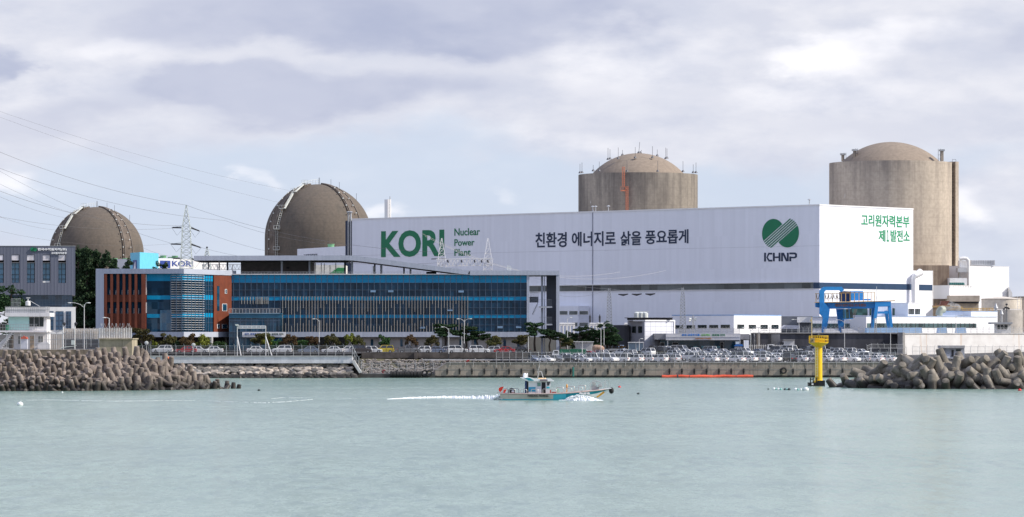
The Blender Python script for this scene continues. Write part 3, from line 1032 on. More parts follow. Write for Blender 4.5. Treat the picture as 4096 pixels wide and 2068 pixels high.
# block letters of the wordmark under the emblem
mb = MB()
def stroke(x0, x1, y0, y1): HF.pbox(mb, x0, x1, y0, y1, -.02, .09)
X = 3057
stroke(X, X + 7, 1011, 1046)
HF.poly(mb, [(X + 9, 1030), (X + 17, 1011), (X + 32, 1011), (X + 32, 1018), (X + 20, 1018), (X + 14, 1029), (X + 21, 1039), (X + 32, 1039), (X + 32, 1046), (X + 18, 1046)], 0, .09)
stroke(X + 35, X + 42, 1011, 1045); stroke(X + 58, X + 65, 1011, 1045); stroke(X + 42.2, X + 57.8, 1026, 1032)
stroke(X + 68, X + 75, 1011, 1045); stroke(X + 91, X + 98, 1011, 1045)
HF.poly(mb, [(X + 75.2, 1011), (X + 79, 1011), (X + 90.8, 1037), (X + 90.8, 1045), (X + 87, 1045), (X + 75.2, 1020)], 0, .09)
stroke(X + 101, X + 108, 1026, 1045)
HF.poly(mb, [(X + 101, 1010), (X + 124, 1010), (X + 131, 1015), (X + 131, 1028), (X + 124, 1033), (X + 108.2, 1033), (X + 108.2, 1027), (X + 121, 1027), (X + 124, 1024), (X + 124, 1019), (X + 121, 1017), (X + 101, 1017)], 0, .09)
mb.build("lettering", navy_letter, hall)
# small roof ventilators
for px, py in ((2365, 838), (2377, 838), (2428, 850), (3232, 822)):
    t_ = HF.t(px); p = HF.pt(t_, HTOP + .3, -.6)
    v = MB(); v.tube([p, p + Vector((0, 0, 1.3))], .12, 6); v.lathe([(.1, 0), (.55, .15), (.1, .45)], 10, tuple(p + Vector((0, 0, 1.2))))
    v.build("roof_vent", steel_grey, hall)
# low side block at the foot of the long wall with its own windows
lb = thing("switchgear_block", "grey low block with three windows at the foot of the turbine hall", "building", (PX(2300, 1000), 1000, 9.3))
LB = WallV(HF.pt(HF.t(2360), 0).xy + HF.n * 5, HF.d, HF.t(2150) - HF.t(2360))
mb = MB(); LB.box(mb, 0, LB.len, 9.2, LB.z(1224, 2300), -4.9, 0); mb.build("wall", hall_white, lb)
for x0, x1 in ((2240, 2270), (2278, 2310), (2319, 2352)):
    fr_ = MB(); LB.pbox(fr_, x0 - 1.5, x1 + 1.5, 1243, 1259.5, -.1, .06); f_ = fr_.build("window", white_worn, lb)
    g_ = MB(); LB.pbox(g_, x0, x1, 1244.5, 1258, 0, .1); g_.build("pane", band_glass, f_)
for x0, x1 in ((2290, 2310), (2319, 2352)):
    fr_ = MB(); LB.pbox(fr_, x0 - 1.5, x1 + 1.5, 1289, 1306, -.1, .06); f_ = fr_.build("window", white_worn, lb)
    g_ = MB(); LB.pbox(g_, x0, x1, 1290.5, 1304.5, 0, .1); g_.build("pane", band_glass, f_)

# ------------------------------------------------------------------ annex and auxiliary buildings right of the hall
an = thing("annex", "white annex with a navy stripe joined to the right end of the hall", "building", (PX(3690, 1000), 1000, 9.3))
AN = WallV(HR.pt(42.6, 0).xy - HR.n * 3, HR.d, 13.2)
mb = MB(); AN.box(mb, 0.02, AN.t(3729), 9.2, AN.z(1083, 3690), -9, 0); mb.build("wall", white_clad, an)
mb = MB(); AN.box(mb, AN.t(3676), AN.t(3729) - .02, zb0, zb1, -.1, .08); mb.build("navy_stripe", navy_paint, an)
mb = MB(); AN.box(mb, AN.t(3729), AN.t(3729) + .25, 9.2, AN.z(1083, 3690) + .1, -9, .1); mb.build("corner_trim", white_worn, an)
dp = thing("vent_pipe", "tall white vent pipe with an elbow top at the right end of the hall", "pipe", (PX(3660, 986), 986, 9.3))
mb = MB()
b0 = HR.pt(41.0, 9.3, 1.3)
mb.tube([b0, Vector((b0.x, b0.y, PZ(1112, 986))), Vector((b0.x + .3, b0.y - .1, PZ(1104, 986))), Vector((b0.x + 2.1, b0.y + 1.5, PZ(1088, 986)))], [.62, .62, .8, 1.05], 12)
mb.build("pipe", white_clad, dp, True)

# ------------------------------------------------------------------ reactor containments
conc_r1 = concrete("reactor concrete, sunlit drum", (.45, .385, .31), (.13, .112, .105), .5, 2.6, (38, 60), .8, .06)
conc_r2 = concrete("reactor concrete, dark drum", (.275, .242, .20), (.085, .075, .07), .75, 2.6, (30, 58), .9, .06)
conc_dome = concrete("shallow dome concrete", (.265, .215, .168), (.15, .12, .10), .35, 60)
conc_hemi = concrete("hemispherical dome concrete", (.135, .112, .09), (.065, .065, .06), .5, 3.1, None, .12)
rib_dark = mat("buttress concrete", (.13, .105, .085), .9, var=.25, vs=.3)
rust_steel = mat("orange painted steel", (.50, .17, .09), .6, var=.15, vs=2)


def drum(name, label, px, Y, Rr, zr, za, dome_r, matw):
    cx_ = PX(px, Y)
    th = thing(name, label, "reactor building", (cx_, Y, 9.3))
    mb = MB(); mb.lathe([(Rr, 9.0), (Rr, zr), (Rr - 1.0, zr), (Rr - 1.0, zr - .8), (1, zr - .8)], 96, (cx_, Y, 0))
    mb.build("drum_wall", matw, th, True)
    h = za - (zr - .8)
    rc = (dome_r ** 2 + h * h) / (2 * h)
    amax = math.asin(dome_r / rc)
    mb = MB(); mb.lathe([(max(.01, rc * math.sin(amax * (1 - i / 16))), zr - .8 + h - rc + rc * math.cos(amax * (1 - i / 16))) for i in range(17)], 96, (cx_, Y, 0))
    mb.build("dome", conc_dome, th, True)
    return th, cx_


def ladder(mb, p, q, wd=.5, step=.6, side=Vector((1, 0, 0))):
    p, q = Vector(p), Vector(q)
    for sg in (-1, 1):
        mb.tube([p + side * wd * .5 * sg, q + side * wd * .5 * sg], .07, 4)
    n = int((q - p).length / step)
    for i in range(n):
        c = p.lerp(q, (i + .5) / n)
        mb.tube([c - side * wd * .5, c + side * wd * .5], .05, 4)


Y1, R1 = 1045.0, 17.94
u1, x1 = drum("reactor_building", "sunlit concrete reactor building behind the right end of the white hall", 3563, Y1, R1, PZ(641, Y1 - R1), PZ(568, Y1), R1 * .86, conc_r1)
# vertical duct fin on its right flank, square to the plant grid
fc = Vector((PX(3822.5, 1040), 1040.0)); hd = HF.d
FL = WallV(fc, hd, 1.75); FR = WallV(fc, perp, 1.9)
mb = MB(); q4 = [fc, fc + hd * 6, fc + hd * 6 + perp * 1.55, fc + perp * 1.55]
mb.vprism([tuple(p) for p in q4], 23, PZ(646, 1040)); mb.build("duct_shaft", conc_r1, u1)
mb = MB(); FL.box(mb, .05, 1.7, 23, PZ(648, 1040), 0, .12); mb.build("duct_shade", mat("duct face shade", (.20, .16, .125), .9, var=.2), u1)  # darker sheet paints the shade on the fin's left face
mb = MB()
for k in range(40): FL.box(mb, .75, .95, 24 + k * .87, 24.25 + k * .87, .12, .2)
mb.build("anchor_bolt", dark_metal, u1)
mb = MB()
for dx in (-.5, .5): mb.tube([(fc.x - .3 + dx, fc.y + 1.0, PZ(646, 1040)), (fc.x - .3 + dx, fc.y + 1.0, PZ(637, 1040))], .05, 4)
mb.tube([(fc.x - .8, fc.y + 1.0, PZ(637, 1040)), (fc.x + .2, fc.y + 1.0, PZ(637, 1040))], .05, 4)
mb.build("top_hoop", dark_metal, u1)
for k, (px, py0, py1) in enumerate(((3372, 613, 645), (3419, 596, 645), (3769, 597, 644))):
    pl = MB(); Yp = Y1 - R1 * (.45 if k else -.3) + 1.2
    if k == 2: Yp = Y1 - 9.5
    pl.fb(px - 5.5, px + 5.5, py0 + 6, py1, Yp, 1.0)
    po = pl.build("rim_post", conc_r1, u1)
    tp = MB(); tp.fb(px - 10, px + 10, py0, py0 + 7, Yp - .3, 1.6); tp.build("lamp_box", steel_grey, po)
    la = MB(); ladder(la, P(px + (8 if k < 2 else -12), py1, Yp), P(px + (8 if k < 2 else -12), py0 - 2, Yp), .6, .9); la.build("ladder", dark_metal, po)
# beige block in front of the drum
ab = thing("auxiliary_block", "beige weathered concrete block in front of the right reactor drum", "building", (PX(3750, 1018), 1018, 9.3))
mb = MB(); mb.fb(3640, 3797, 1061, 1290, 1017, 16); mb.build("wall", concrete("beige block concrete", (.40, .315, .23), (.17, .12, .09), .45, 3, (38, 29)), ab)

Y2, R2 = 1090.0, 18.17
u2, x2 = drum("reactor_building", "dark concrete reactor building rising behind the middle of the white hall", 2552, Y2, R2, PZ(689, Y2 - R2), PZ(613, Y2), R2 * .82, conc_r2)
rodm = mat("lightning rod metal", (.12, .12, .13), .5, .3)
for px, y0, y1, dy in ((2432, 592, 637, 0), (2440, 597, 635, 6), (2473, 590, 634, -8), (2490, 600, 620, 9), (2541, 588, 631, -9), (2555, 568, 611, 0), (2562, 600, 611, 10),
                       (2610, 585, 630, -8), (2629, 598, 623, 8), (2663, 591, 634, 0), (2668, 594, 632, 6), (2320, 655, 691, -3), (2328, 650, 690, 2), (2373, 660, 683, 9), (2397, 646, 683, -12),
                       (2508, 643, 685, -16.5), (2631, 644, 685, -16.3), (2732, 645, 686, -12), (2773, 657, 690, 2), (2784, 650, 690, -3)):
    rd = MB(); Yp = Y2 + dy
    rd.tube([P(px, y1 + 3, Yp), P(px + (y1 < 615) * 4, y0, Yp)], .06, 5); rd.lathe([(.5, 0), (.3, .45), (.1, .6)], 8, tuple(P(px, y1 + 2, Yp)))
    rd.build("lightning_rod", rodm, u2)
lad = MB()
Yl = Y2 - R2 - .55
def cage(mb, px, y0, y1, Yp, wpx=10):
    xa, xb = PX(px - wpx / 2, Yp), PX(px + wpx / 2, Yp)
    za, zb = PZ(y1, Yp), PZ(y0, Yp)
    r_ = (xb - xa) / 2
    for a in (0, 60, 120, 180, 240, 300):
        mb.tube([((xa + xb) / 2 + r_ * math.cos(R(a)), Yp + r_ * math.sin(R(a)), za), ((xa + xb) / 2 + r_ * math.cos(R(a)), Yp + r_ * math.sin(R(a)), zb)], .07, 4)
    n = max(2, int((zb - za) / .55))
    for i in range(n + 1):
        z_ = za + (zb - za) * i / n
        mb.tube([((xa + xb) / 2 + r_ * math.cos(R(a)), Yp + r_ * math.sin(R(a)), z_) for a in range(0, 361, 60)], .05, 4)
cage(lad, 2494, 668, 744, Yl); cage(lad, 2508, 746, 846, Yl)
lad.build("cage_ladder", rust_steel, u2)
pf = MB(); pf.fb(2483, 2502, 760, 764, Yl - .8, 1.6)
for px in (2483.5, 2492, 2501):
    pf.tube([P(px, 760, Yl - .75), P(px, 746, Yl - .75)], .07, 4)
pf.tube([P(2483, 747, Yl - .75), P(2502, 747, Yl - .75)], .07, 4)
pf.build("ladder_platform", rust_steel, u2)


def hemi(name, label, px, Y, Rr, pyap, seed):
    cx_ = PX(px, Y); za = PZ(pyap, Y); zs = za - Rr
    th = thing(name, label, "reactor building", (cx_, Y, 9.3))
    prof = [(Rr, 9.0), (Rr, zs * .5), (Rr, zs)] + [(max(.01, Rr * math.cos(R(90) * i / 22)), zs + Rr * math.sin(R(90) * i / 22)) for i in range(1, 23)]
    mb = MB(); mb.lathe(prof, 112, (cx_, Y, 0)); mb.build("containment_shell", conc_hemi, th, True)

    def merid(azd, lo, hi, off, n=26):
        out = []
        for i in range(n + 1):
            e = lo + (hi - lo) * i / n
            if e < 0:                                   # below the spring line, straight down
                rr_, z_ = Rr + off, zs + e / 90 * (zs - 10) * 1.0
            else:
                rr_, z_ = (Rr + off) * math.cos(R(e)), zs + (Rr + off) * math.sin(R(e))
            out.append(Vector((cx_ + rr_ * math.sin(R(azd)), Y - rr_ * math.cos(R(azd)), z_)))
        return out
    # buttress bands: wide shallow ribs
    for a0, a1, hi in ((40, 56, 86), (-66, -47, 80)):
        mb = MB(); A, B_ = merid(a0, -60, hi, .55), merid(a1, -60, hi, .55)
        A2, B2 = merid(a0, -60, hi, -.3), merid(a1, -60, hi, -.3)
        n = len(A)
        mb.v = [tuple(p) for i in range(n) for p in (A2[i], A[i], B_[i], B2[i])]
        for i in range(n - 1):
            for j in range(3):
                q = i * 4 + j
                mb.f.append([q, q + 1, q + 5, q + 4]); mb.m.append(0)
        mb.build("buttress", rib_dark, th)
    for azd, hi in ((42, 66), (54, 66), (-62, 60), (-49, 72)):
        mb = MB(); mb.tube(merid(azd, -50, hi, .7), .14, 6); mb.build("service_rail", mat("service rail", (.20, .175, .15), .7), th, True)
    mb = MB()
    for e in range(-20, 62, 9):
        for azd in (39, 50, -58):
            p = merid(azd, e, e + 1, 1.0, 1)[0]
            mb.ball(p, .3, 6, 4)
    mb.build("anchor_box", steel_pale, th)
    # stair and platforms up the left buttress
    mb = MB()
    for i, (e0, e1) in enumerate(((-40, -12), (-12, 8), (8, 30), (30, 52), (52, 70))):
        aa = -44 if i < 3 else -40
        a, b_ = merid(aa, e0, e0 + 1, 1.1, 1)[0], merid(aa, e1, e1 + 1, 1.2 + .3 * (i > 2), 1)[0]
        ladder(mb, a, b_, .9, .8, Vector((.75, .66, 0)))
        if i > 2:
            mb.tube([a + Vector((0, 0, 1.1)), b_ + Vector((0, 0, 1.1))], .09, 4)
            mb.tube([a, b_], .3, 5)
        mb.box(b_.x - 1.2, b_.x + 1.2, b_.y - .8, b_.y + .8, b_.z - .15, b_.z)
        for dx in (-1.2, 0, 1.2):
            mb.tube([b_ + Vector((dx, -.8, 0)), b_ + Vector((dx, -.8, 1.2))], .07, 4)
        mb.tube([b_ + Vector((-1.2, -.8, 1.2)), b_ + Vector((1.2, -.8, 1.2))], .07, 4)
    mb.build("access_stair", steel_pale, th)
    mb = MB()
    pts = [p + Vector((0, 0, 1.6)) for p in merid(-45, 70, 90, .2, 5)]
    mb.tube(pts, .08, 4); mb.tube([p - Vector((0, 0, .8)) for p in pts], .07, 4)
    for p in pts: mb.tube([p, p - Vector((0, 0, 1.7))], .07, 4)
    mb.build("top_railing", steel_pale, th)
    for azd, e in ((10, 86), (60, 74), (75, 66), (88, 45), (40, 88)):
        mb = MB(); p = merid(azd, e, e + 1, 0, 1)[0]; mb.tube([p, p + Vector((0, 0, 2.6))], .09, 4); mb.build("lightning_rod", rodm, th)
    # rust weeps under old lifting points
    return th


u3 = hemi("domed_reactor_building", "brown domed reactor building behind the white hall, larger of the two domes", 1274, 1400, 21.0, 737, 1)
u4 = hemi("domed_reactor_building", "brown domed reactor building farther off above the trees, smaller of the two domes", 386, 1595, 21.0, 828, 2)

ch = thing("white_stack", "slim white ventilation stack beside the larger dome", "chimney", (PX(1550, 1300), 1300, 9.3))
mb = MB(); mb.tube([P(1551, 1080, 1300), P(1551, 798, 1300)], 1.2, 16); mb.build("shaft", white_paint, ch, True)
mb = MB(); mb.tube([P(1560, 1080, 1298), P(1560, 786, 1298)], .16, 5)
for k in range(14): mb.tube([P(1556, 1000 - k * 14, 1298), P(1560, 1000 - k * 14, 1298)], .07, 4)
mb.build("lightning_mast", steel_grey, ch)

# ------------------------------------------------------------------ white buildings further back
def plain(name, label, px0, px1, py0, py1, Y, depth, m_, cat="building", trim=True):
    th = thing(name, label, cat, (PX((px0 + px1) / 2, Y), Y, 9.3))
    mb = MB(); mb.fb(px0, px1, py0, py1, Y, depth); mb.build("wall", m_, th)
    if trim:
        mb = MB(); mb.fb(px0 - .6, px1 + .6, py0 - 1.6, py0, Y - .1, depth + .2); mb.build("roof_edge", white_worn, th)
    return th
mint_drum = mat("green ventilator paint", (.13, .30, .15), .6, var=.12)
def roof_drum(parent, px, py0, py1, wpx, Y):
    mb = MB(); r_ = wpx / 2 / FX * Y
    c = P(px, py1, Y); h = PZ(py0, Y) - c.z
    mb.lathe([(r_ * .92, 0), (r_ * .92, h * .75), (r_, h * .75), (r_, h), (r_ * .5, h)], 18, tuple(c)); mb.build("roof_ventilator", mint_drum, parent, True)
b3 = thing("distant_turbine_hall", "white turbine hall below the larger dome, half hidden by the office canopy", "building", (PX(1300, 1150), 1150, 9.3))
B3 = Wall(1189, 1175, 1420, 1130)
mb = MB(); B3.box(mb, 0, B3.len, 9, B3.z(996, 1189), -20, 0); mb.build("wall", hall_white, b3)
B3.text("고리원자력본부", 1214, 1270, 1017, 1030, navy_letter, b3, .01)
roof_drum(b3, 1324, 976, 990, 28, 1165)
gw = thing("green_shed", "white shed with a green roof panel seen under the office canopy", "building", (PX(1320, 1000), 1000, 9.3))
mb = MB(); mb.fb(1250, 1380, 1060, 1150, 1000, 15); mb.build("wall", mat("cream wall", (.62, .60, .54), .7), gw)
mb = MB(); mb.fprism([(1320, 1093), (1350, 1071), (1376, 1071), (1376, 1093)], 999.6, 6); mb.build("green_panel", mat("deep green panel", (.03, .22, .07), .5), gw)
bx = thing("sky_blue_block", "bright sky blue block building below the smaller dome", "building", (PX(560, 1300), 1300, 9.3))
sky_paint = mat("sky blue paint", (.13, .50, .68), .55, var=.05)
B4 = Wall(559, 1290, 634, 1308); B5 = Wall(521, 1302, 559, 1290)
mb = MB(); mb.vprism([tuple(B5.a), tuple(B5.b), tuple(B4.b), (B4.b.x - 4, B4.b.y + 20), (B5.a.x, B5.a.y + 20)], 9, PZ(1010, 1295)); mb.build("wall", sky_paint, bx)
mb = MB(); B5.pbox(mb, 532, 548, 1041, 1078, -.1, .1); mb.build("navy_panel", mat("deep blue sign", (.02, .05, .24), .5), bx)
mb = MB(); B5.poly(mb, [(536, 1078), (541, 1052), (543, 1046), (544, 1078)], .1, .2); mb.build("white_mark", white_paint, bx)
kb = thing("distant_sign_hall", "white hall with a blue square emblem and blue letters behind the pylon", "building", (PX(730, 1320), 1320, 9.3))
KB = Wall(623, 1320, 905, 1345)
mb = MB(); KB.box(mb, 0, KB.len, 9, KB.z(1033, 623), -25, 0); mb.build("wall", mat("off white wall", (.66, .65, .64), .7, var=.06), kb)
mb = MB(); KB.pbox(mb, 640, 681, 1042, 1072, 0, .1); mb.build("emblem_square", mat("deep blue sign", (.02, .05, .24), .5), kb)
mb = MB(); KB.poly(mb, [(652, 1064), (661, 1050), (667, 1046), (668, 1072), (664, 1072), (664, 1060)], .1, .2); mb.build("emblem_mark", white_paint, kb)
KB.text("KORI", 688, 772, 1043, 1065, mat("deep blue sign", (.02, .05, .24), .5), kb, .02)
for px, a, c, wd in ((653, 1022, 1032, 26), (638, 1027, 1032, 14), (700, 1023, 1032, 26), (681, 1028, 1032, 22)):
    roof_drum(kb, px, a, c, wd, 1330)
wb = plain("distant_white_shed", "small white shed with green roof drums left of the sky blue block", 440, 522, 1040, 1090, 1340, 20, white_worn)
for px in (459, 502): roof_drum(wb, px, 1033, 1040, 24, 1345)

# ------------------------------------------------------------------ right-hand plant buildings
conc_bal = concrete("pale balcony concrete", (.46, .40, .33), (.22, .16, .11), .45, 3)
def turned(name, label, px0, px1, py0, py1, Y, depth, m_):
    """a block whose sunlit face runs parallel to the hall's end wall"""
    th = thing(name, label, "building", (PX(px0, Y), Y, 9.3))
    dx = PX(px1, Y) - PX(px0, Y)
    W_ = WallV((PX(px0, Y), Y), perp, 1.0); W_.len = W_.t(px1)
    mb = MB(); W_.box(mb, 0, W_.len, PZ(py1, Y), PZ(py0, Y), -depth, 0); mb.build("wall", m_, th)
    mb = MB(); W_.box(mb, -.05, W_.len + .05, PZ(py0, Y), PZ(py0 - 1.6, Y), -depth - .1, .08); mb.build("roof_edge", white_worn, th)
    return th, W_
fu, FUW = turned("fuel_building", "plain white windowless building right of the sunlit reactor", 3877, 4036, 1064, 1300, 1028, 22, white_clad)
mb = MB(); mb.fb(3883, 3980, 1041, 1061.4, 1036, 6)
mb.build("roof_unit", mat("pale roof unit", (.66, .67, .68), .6, var=.08), fu)
mb = MB()
for px in range(3885, 3978, 7): mb.fb(px, px + 1.2, 1041, 1058, 1035.8, .3)
mb.build("roof_unit_rib", steel_grey, fu)
mb = MB(); mb.fprism([(4036.4, 1148), (4042, 1160), (4049, 1172), (4050, 1188), (4036.4, 1188)], 1040, 6); mb.build("side_hood", white_worn, fu)
ed = thing("exhaust_duct", "white bent exhaust duct with a louvred box beside the sunlit reactor", "duct", (PX(3860, 1024), 1024, 25))
mb = MB(); Yd = 1024
mb.tube([P(3838, 1036, Yd), P(3852, 1033, Yd), P(3866, 1034, Yd), P(3873, 1042, Yd), P(3874, 1060, Yd), P(3874, 1140, Yd)], [.5, .5, .5, .5, .42, .42], 10); mb.build("bend_pipe", white_worn, ed, True)
mb = MB()
for k in range(4): mb.fb(3838, 3869, 1042 + k * 7.2, 1048.5 + k * 7.2, Yd + 1, 4)
mb.build("louvre_box", white_clad, ed)
mb = MB(); mb.fb(3831, 3867, 1071, 1089, Yd - 1.5, 4); mb.fb(3836, 3842, 1089, 1112, Yd, 2); mb.tube([P(3840, 1111, Yd), P(3866, 1090, Yd)], .09, 4)
mb.build("fan_box", mat("pale grey box", (.52, .53, .54), .6), ed)
st_, STW = turned("stepped_white_block", "white stepped block with rooftop fans below the sunlit reactor", 3798, 3893, 1142, 1195, 1002, 6, white_clad)
mb = MB()
for k in range(7): mb.lathe([(.5, 0), (.5, .5), (.3, .7)], 8, tuple(P(3803 + k * 8, 1140, 1008)))
mb.build("roof_fan", mat("teal fan", (.03, .12, .11), .6), st_)
mb = MB()
for k in range(14): STW.pbox(mb, 3800 + k * 6.7, 3801 + k * 6.7, 1143, 1152, 0, .06)
mb.build("panel_joint", steel_grey, st_)
mb = MB(); mb.fb(3799, 3868, 1112, 1140, 1012, 6); mb.build("upper_block", white_worn, st_)
bl = thing("balcony_block", "rain stained concrete block with a deep balcony below the stepped white block", "building", (PX(3860, 1000), 1000, 9.3))
mb = MB(); mb.fb(3798, 3919, 1182, 1206, 997, 10); mb.fb(3798, 3915, 1213, 1300, 1000, 7); mb.build("wall", conc_bal, bl)
mb = MB(); mb.fb(3799, 3916, 1206, 1213, 999, 6); mb.build("recess", conc_dark, bl)  # dark box paints the shade of the balcony recess
tk = thing("storage_tank", "large cream cylindrical storage tank with a shallow cone roof", "tank", (PX(4006, 980), 980, 9.3))
mb = MB(); c = (PX(4006, 980), 980, 0); rt_ = 80 / FX * 980
mb.lathe([(rt_, 9), (rt_, PZ(1196, 975))], 48, c); mb.build("tank_shell", concrete("cream tank steel", (.64, .58, .49), (.34, .28, .21), .35, 2.4), tk, True)
mb = MB(); mb.lathe([(rt_ + .15, PZ(1196, 975)), (rt_ + .15, PZ(1194, 975)), (.5, PZ(1186, 980)), (.2, PZ(1185, 980))], 48, c); mb.build("roof", mat("tank roof", (.60, .54, .46), .6, var=.1, streak=.2), tk, True)
mb = MB(); ladder(mb, P(4076, 1260, 972), P(4076, 1183, 972), .9, .6); mb.build("ladder", white_worn, tk)
bt = thing("beige_end_block", "weathered beige block at the right edge behind the tank", "building", (PX(4100, 1000), 1000, 9.3))
mb = MB(); mb.fb(4080, 4230, 1188, 1330, 1000, 20); mb.build("wall", conc_bal, bt)
mb = MB(); mb.fb(4079, 4231, 1185, 1188, 999.8, 20.4); mb.build("roof_edge", conc_grey, bt)
tk2 = thing("small_tank", "low grey tank under the cream storage tank", "tank", (PX(4020, 955), 955, 9.3))
mb = MB(); mb.lathe([(70 / FX * 955, 9), (70 / FX * 955, PZ(1240, 955)), (4, PZ(1236, 955))], 40, (PX(4020, 955), 955, 0)); mb.build("tank_shell", mat("tank grey", (.40, .37, .33), .7, var=.15, streak=.3), tk2, True)
for px in (3984, 4006):
    vt = thing("roof_vent_cowl", "grey conical vent cowl in front of the cream tank" if px < 3990 else "white conical vent cowl on its tall pipe left of the mast", "vent", (PX(px, 945), 945, 9.3))
    mb = MB(); y = 1238 if px < 3990 else 1262
    mb.tube([P(px, 1330, 945), P(px, y - 6, 945)], .28, 8); mb.build("pipe", steel_grey, vt, True)
    mb = MB(); mb.lathe([(.62, 0), (.4, .45), (.12, 1.3)], 10, tuple(P(px, y - 5, 945))); mb.build("cap", steel_grey, vt, True)

# long white control building with a ribbon window
lg = thing("control_building", "long low white building with a ribbon of teal windows behind the gantry crane", "building", (PX(3600, 915), 915, 9.3))
LG1 = Wall(3190, 915, 3480, 915)
mb = MB(); mb.fb(3188, 3465, 1268, 1345, 915, 18); mb.build("wall", hall_white, lg)
LG2 = Wall(3465, 910, 3988, 938)
mb = MB(); LG2.box(mb, 0, LG2.len, 8.8, PZ(1266, 910), -9, 0); mb.build("sunlit_wall", white_clad, lg)
mb = MB(); mb.fb(3187, 3465, 1265.5, 1268, 914.8, 18.4); LG2.box(mb, 0, LG2.len, PZ(1266, 910), PZ(1263.5, 910), -9.2, .12); mb.build("roof_edge", mat("blue grey roof trim", (.35, .45, .60), .6), lg)
rib_g = glazing("teal ribbon glazing", (.06, .10, .105), 1.35, 6, 1.1, .12)
mb = MB(); mb.fb(3192, 3462, 1294, 1313, 914.9, .2); LG2.pbox(mb, 3468, 3905, 1293, 1311, -.1, .08); mb.build("ribbon_window", rib_g, lg)
mb = MB()
for px in range(3210, 3900, 18):
    if px < 3462: mb.fb(px, px + 1.6, 1294, 1313, 914.8, .2)
    elif px > 3468: LG2.pbox(mb, px, px + 1.6, 1293, 1311, 0, .14)
mb.build("window_mullion", dark_metal, lg)
mb = MB(); mb.fb(3150, 3190, 1290, 1345, 914, 10); mb.build("dark_link", mat("grey profile sheet", (.12, .13, .15), .7), lg)
up = thing("roof_office", "white upper floor with windows on top of the long control building", "building", (PX(3570, 925), 925, 14))
mb = MB(); mb.fb(3400, 3630, 1213, 1266, 925, 8); mb.build("shaded_wall", hall_white, up)
UPW = Wall(3632, 922, 3686, 926.5)
mb = MB(); UPW.box(mb, 0, UPW.len, PZ(1266, 922), PZ(1213, 922), -6, 0); mb.build("sunlit_wall", white_clad, up)
mb = MB(); mb.fb(3399, 3631, 1210.5, 1213, 924.8, 8.4); UPW.box(mb, .02, UPW.len + .05, PZ(1213, 922), PZ(1210.5, 922), -6, .1); mb.build("roof_edge", white_worn, up)
for x0, x1 in ((3405, 3470), (3478, 3500), (3570, 3606), (3610, 3628)):
    f_ = MB(); f_.fb(x0, x1, 1233, 1261, 924.85, .2); fr_ = f_.build("window", dark_metal, up)
    g_ = MB(); g_.fb(x0 + 1, x1 - 1, 1234, 1260, 924.75, .1); g_.build("pane", glazing("green pane", (.05, .11, .09), 1.3, 1.0, .9, .1) if x0 == 3405 else MATS["green pane"], fr_)
for x0, x1 in ((3634, 3656), (3660, 3680)):
    f_ = MB(); UPW.pbox(f_, x0, x1, 1235, 1257, 0, .08); fr_ = f_.build("window", dark_metal, up)
    g_ = MB()
    for k in range(4): UPW.pbox(g_, x0 + .8 + k * (x1 - x0 - .6) / 4, x0 + (k + 1) * (x1 - x0 - .6) / 4 - .2, 1236.5 + (8 if k % 2 else 0), 1256, .05, .14)
    g_.build("pane", band_glass, fr_)
pd = thing("flat_roof_block", "white flat roofed block with a grey round duct right of the roof office", "building", (PX(3880, 935), 935, 9.3))
mb = MB(); mb.fb(3770, 3884, 1247, 1330, 936, 12); mb.build("shaded_wall", hall_white, pd)
PDW = Wall(3884.5, 934, 3990, 941)
mb = MB(); PDW.box(mb, 0, PDW.len, 9, PZ(1246, 934), -10, 0); mb.build("sunlit_wall", white_clad, pd)
mb = MB(); mb.fb(3770, 3884, 1243.5, 1247, 935.8, 12.4); PDW.box(mb, .02, PDW.len, PZ(1246, 934), PZ(1243.5, 934), -10, .1); mb.build("roof_edge", mat("blue grey roof trim", (.35, .45, .60), .6), pd)
cd = thing("round_duct", "grey green curved duct on the flat roof", "duct", (PX(3762, 930), 930, 14))
mb = MB(); mb.tube([P(3756, 1262, 930), P(3757, 1248, 930), P(3763, 1240, 930), P(3772, 1238, 931)], [.9, .95, 1.0, 1.0], 12); mb.build("duct", mat("duct grey green", (.36, .38, .31), .5), cd, True)
hp = thing("tipped_hopper", "rusty brown tipped steel hopper on the roof below the auxiliary block", "hopper", (PX(3770, 940), 940, 14))
mb = MB(); mb.fprism([(3760, 1222), (3766, 1204), (3800, 1203), (3785, 1222)], 940, 3); mb.build("bin", mat("rusty steel", (.16, .06, .04), .8, var=.4, vs=.8), hp)
mb = MB(); mb.tube([P(3730, 1224, 940), P(3800, 1222, 940)], .15, 5); mb.tube([P(3745, 1212, 940), P(3740, 1223, 940)], .12, 5); mb.build("support_frame", mat("orange rust frame", (.30, .17, .09), .8), hp)
m = bpy.data.materials.new("steam"); m.use_nodes = True; t = m.node_tree; t.nodes.clear()
sd_ = MA(t, 'MULTIPLY', SMOOTH(t, NOISE(t, N(t, 'ShaderNodeTexCoord').outputs['Object'], .55, 4, .6).outputs['Fac'], .42, .75), 1.6)
pv = N(t, 'ShaderNodeVolumePrincipled', {'Color': (.95, .95, .95, 1), 'Density': sd_}); om_ = N(t, 'ShaderNodeOutputMaterial', {'Volume': pv.outputs[0]})
mb = MB(); mb.ball(P(3806, 1232, 944), (2.6, 1.4, 1.5), 16, 10); mb.ball(P(3795, 1222, 944), (1.6, 1.1, 1.4), 14, 8)
tag(mb.build("steam", m, None, True, origin=P(3800, 1228, 944)), "small puff of white steam above the low roofs", "steam", kind='stuff')
rs_ = random.Random(9)
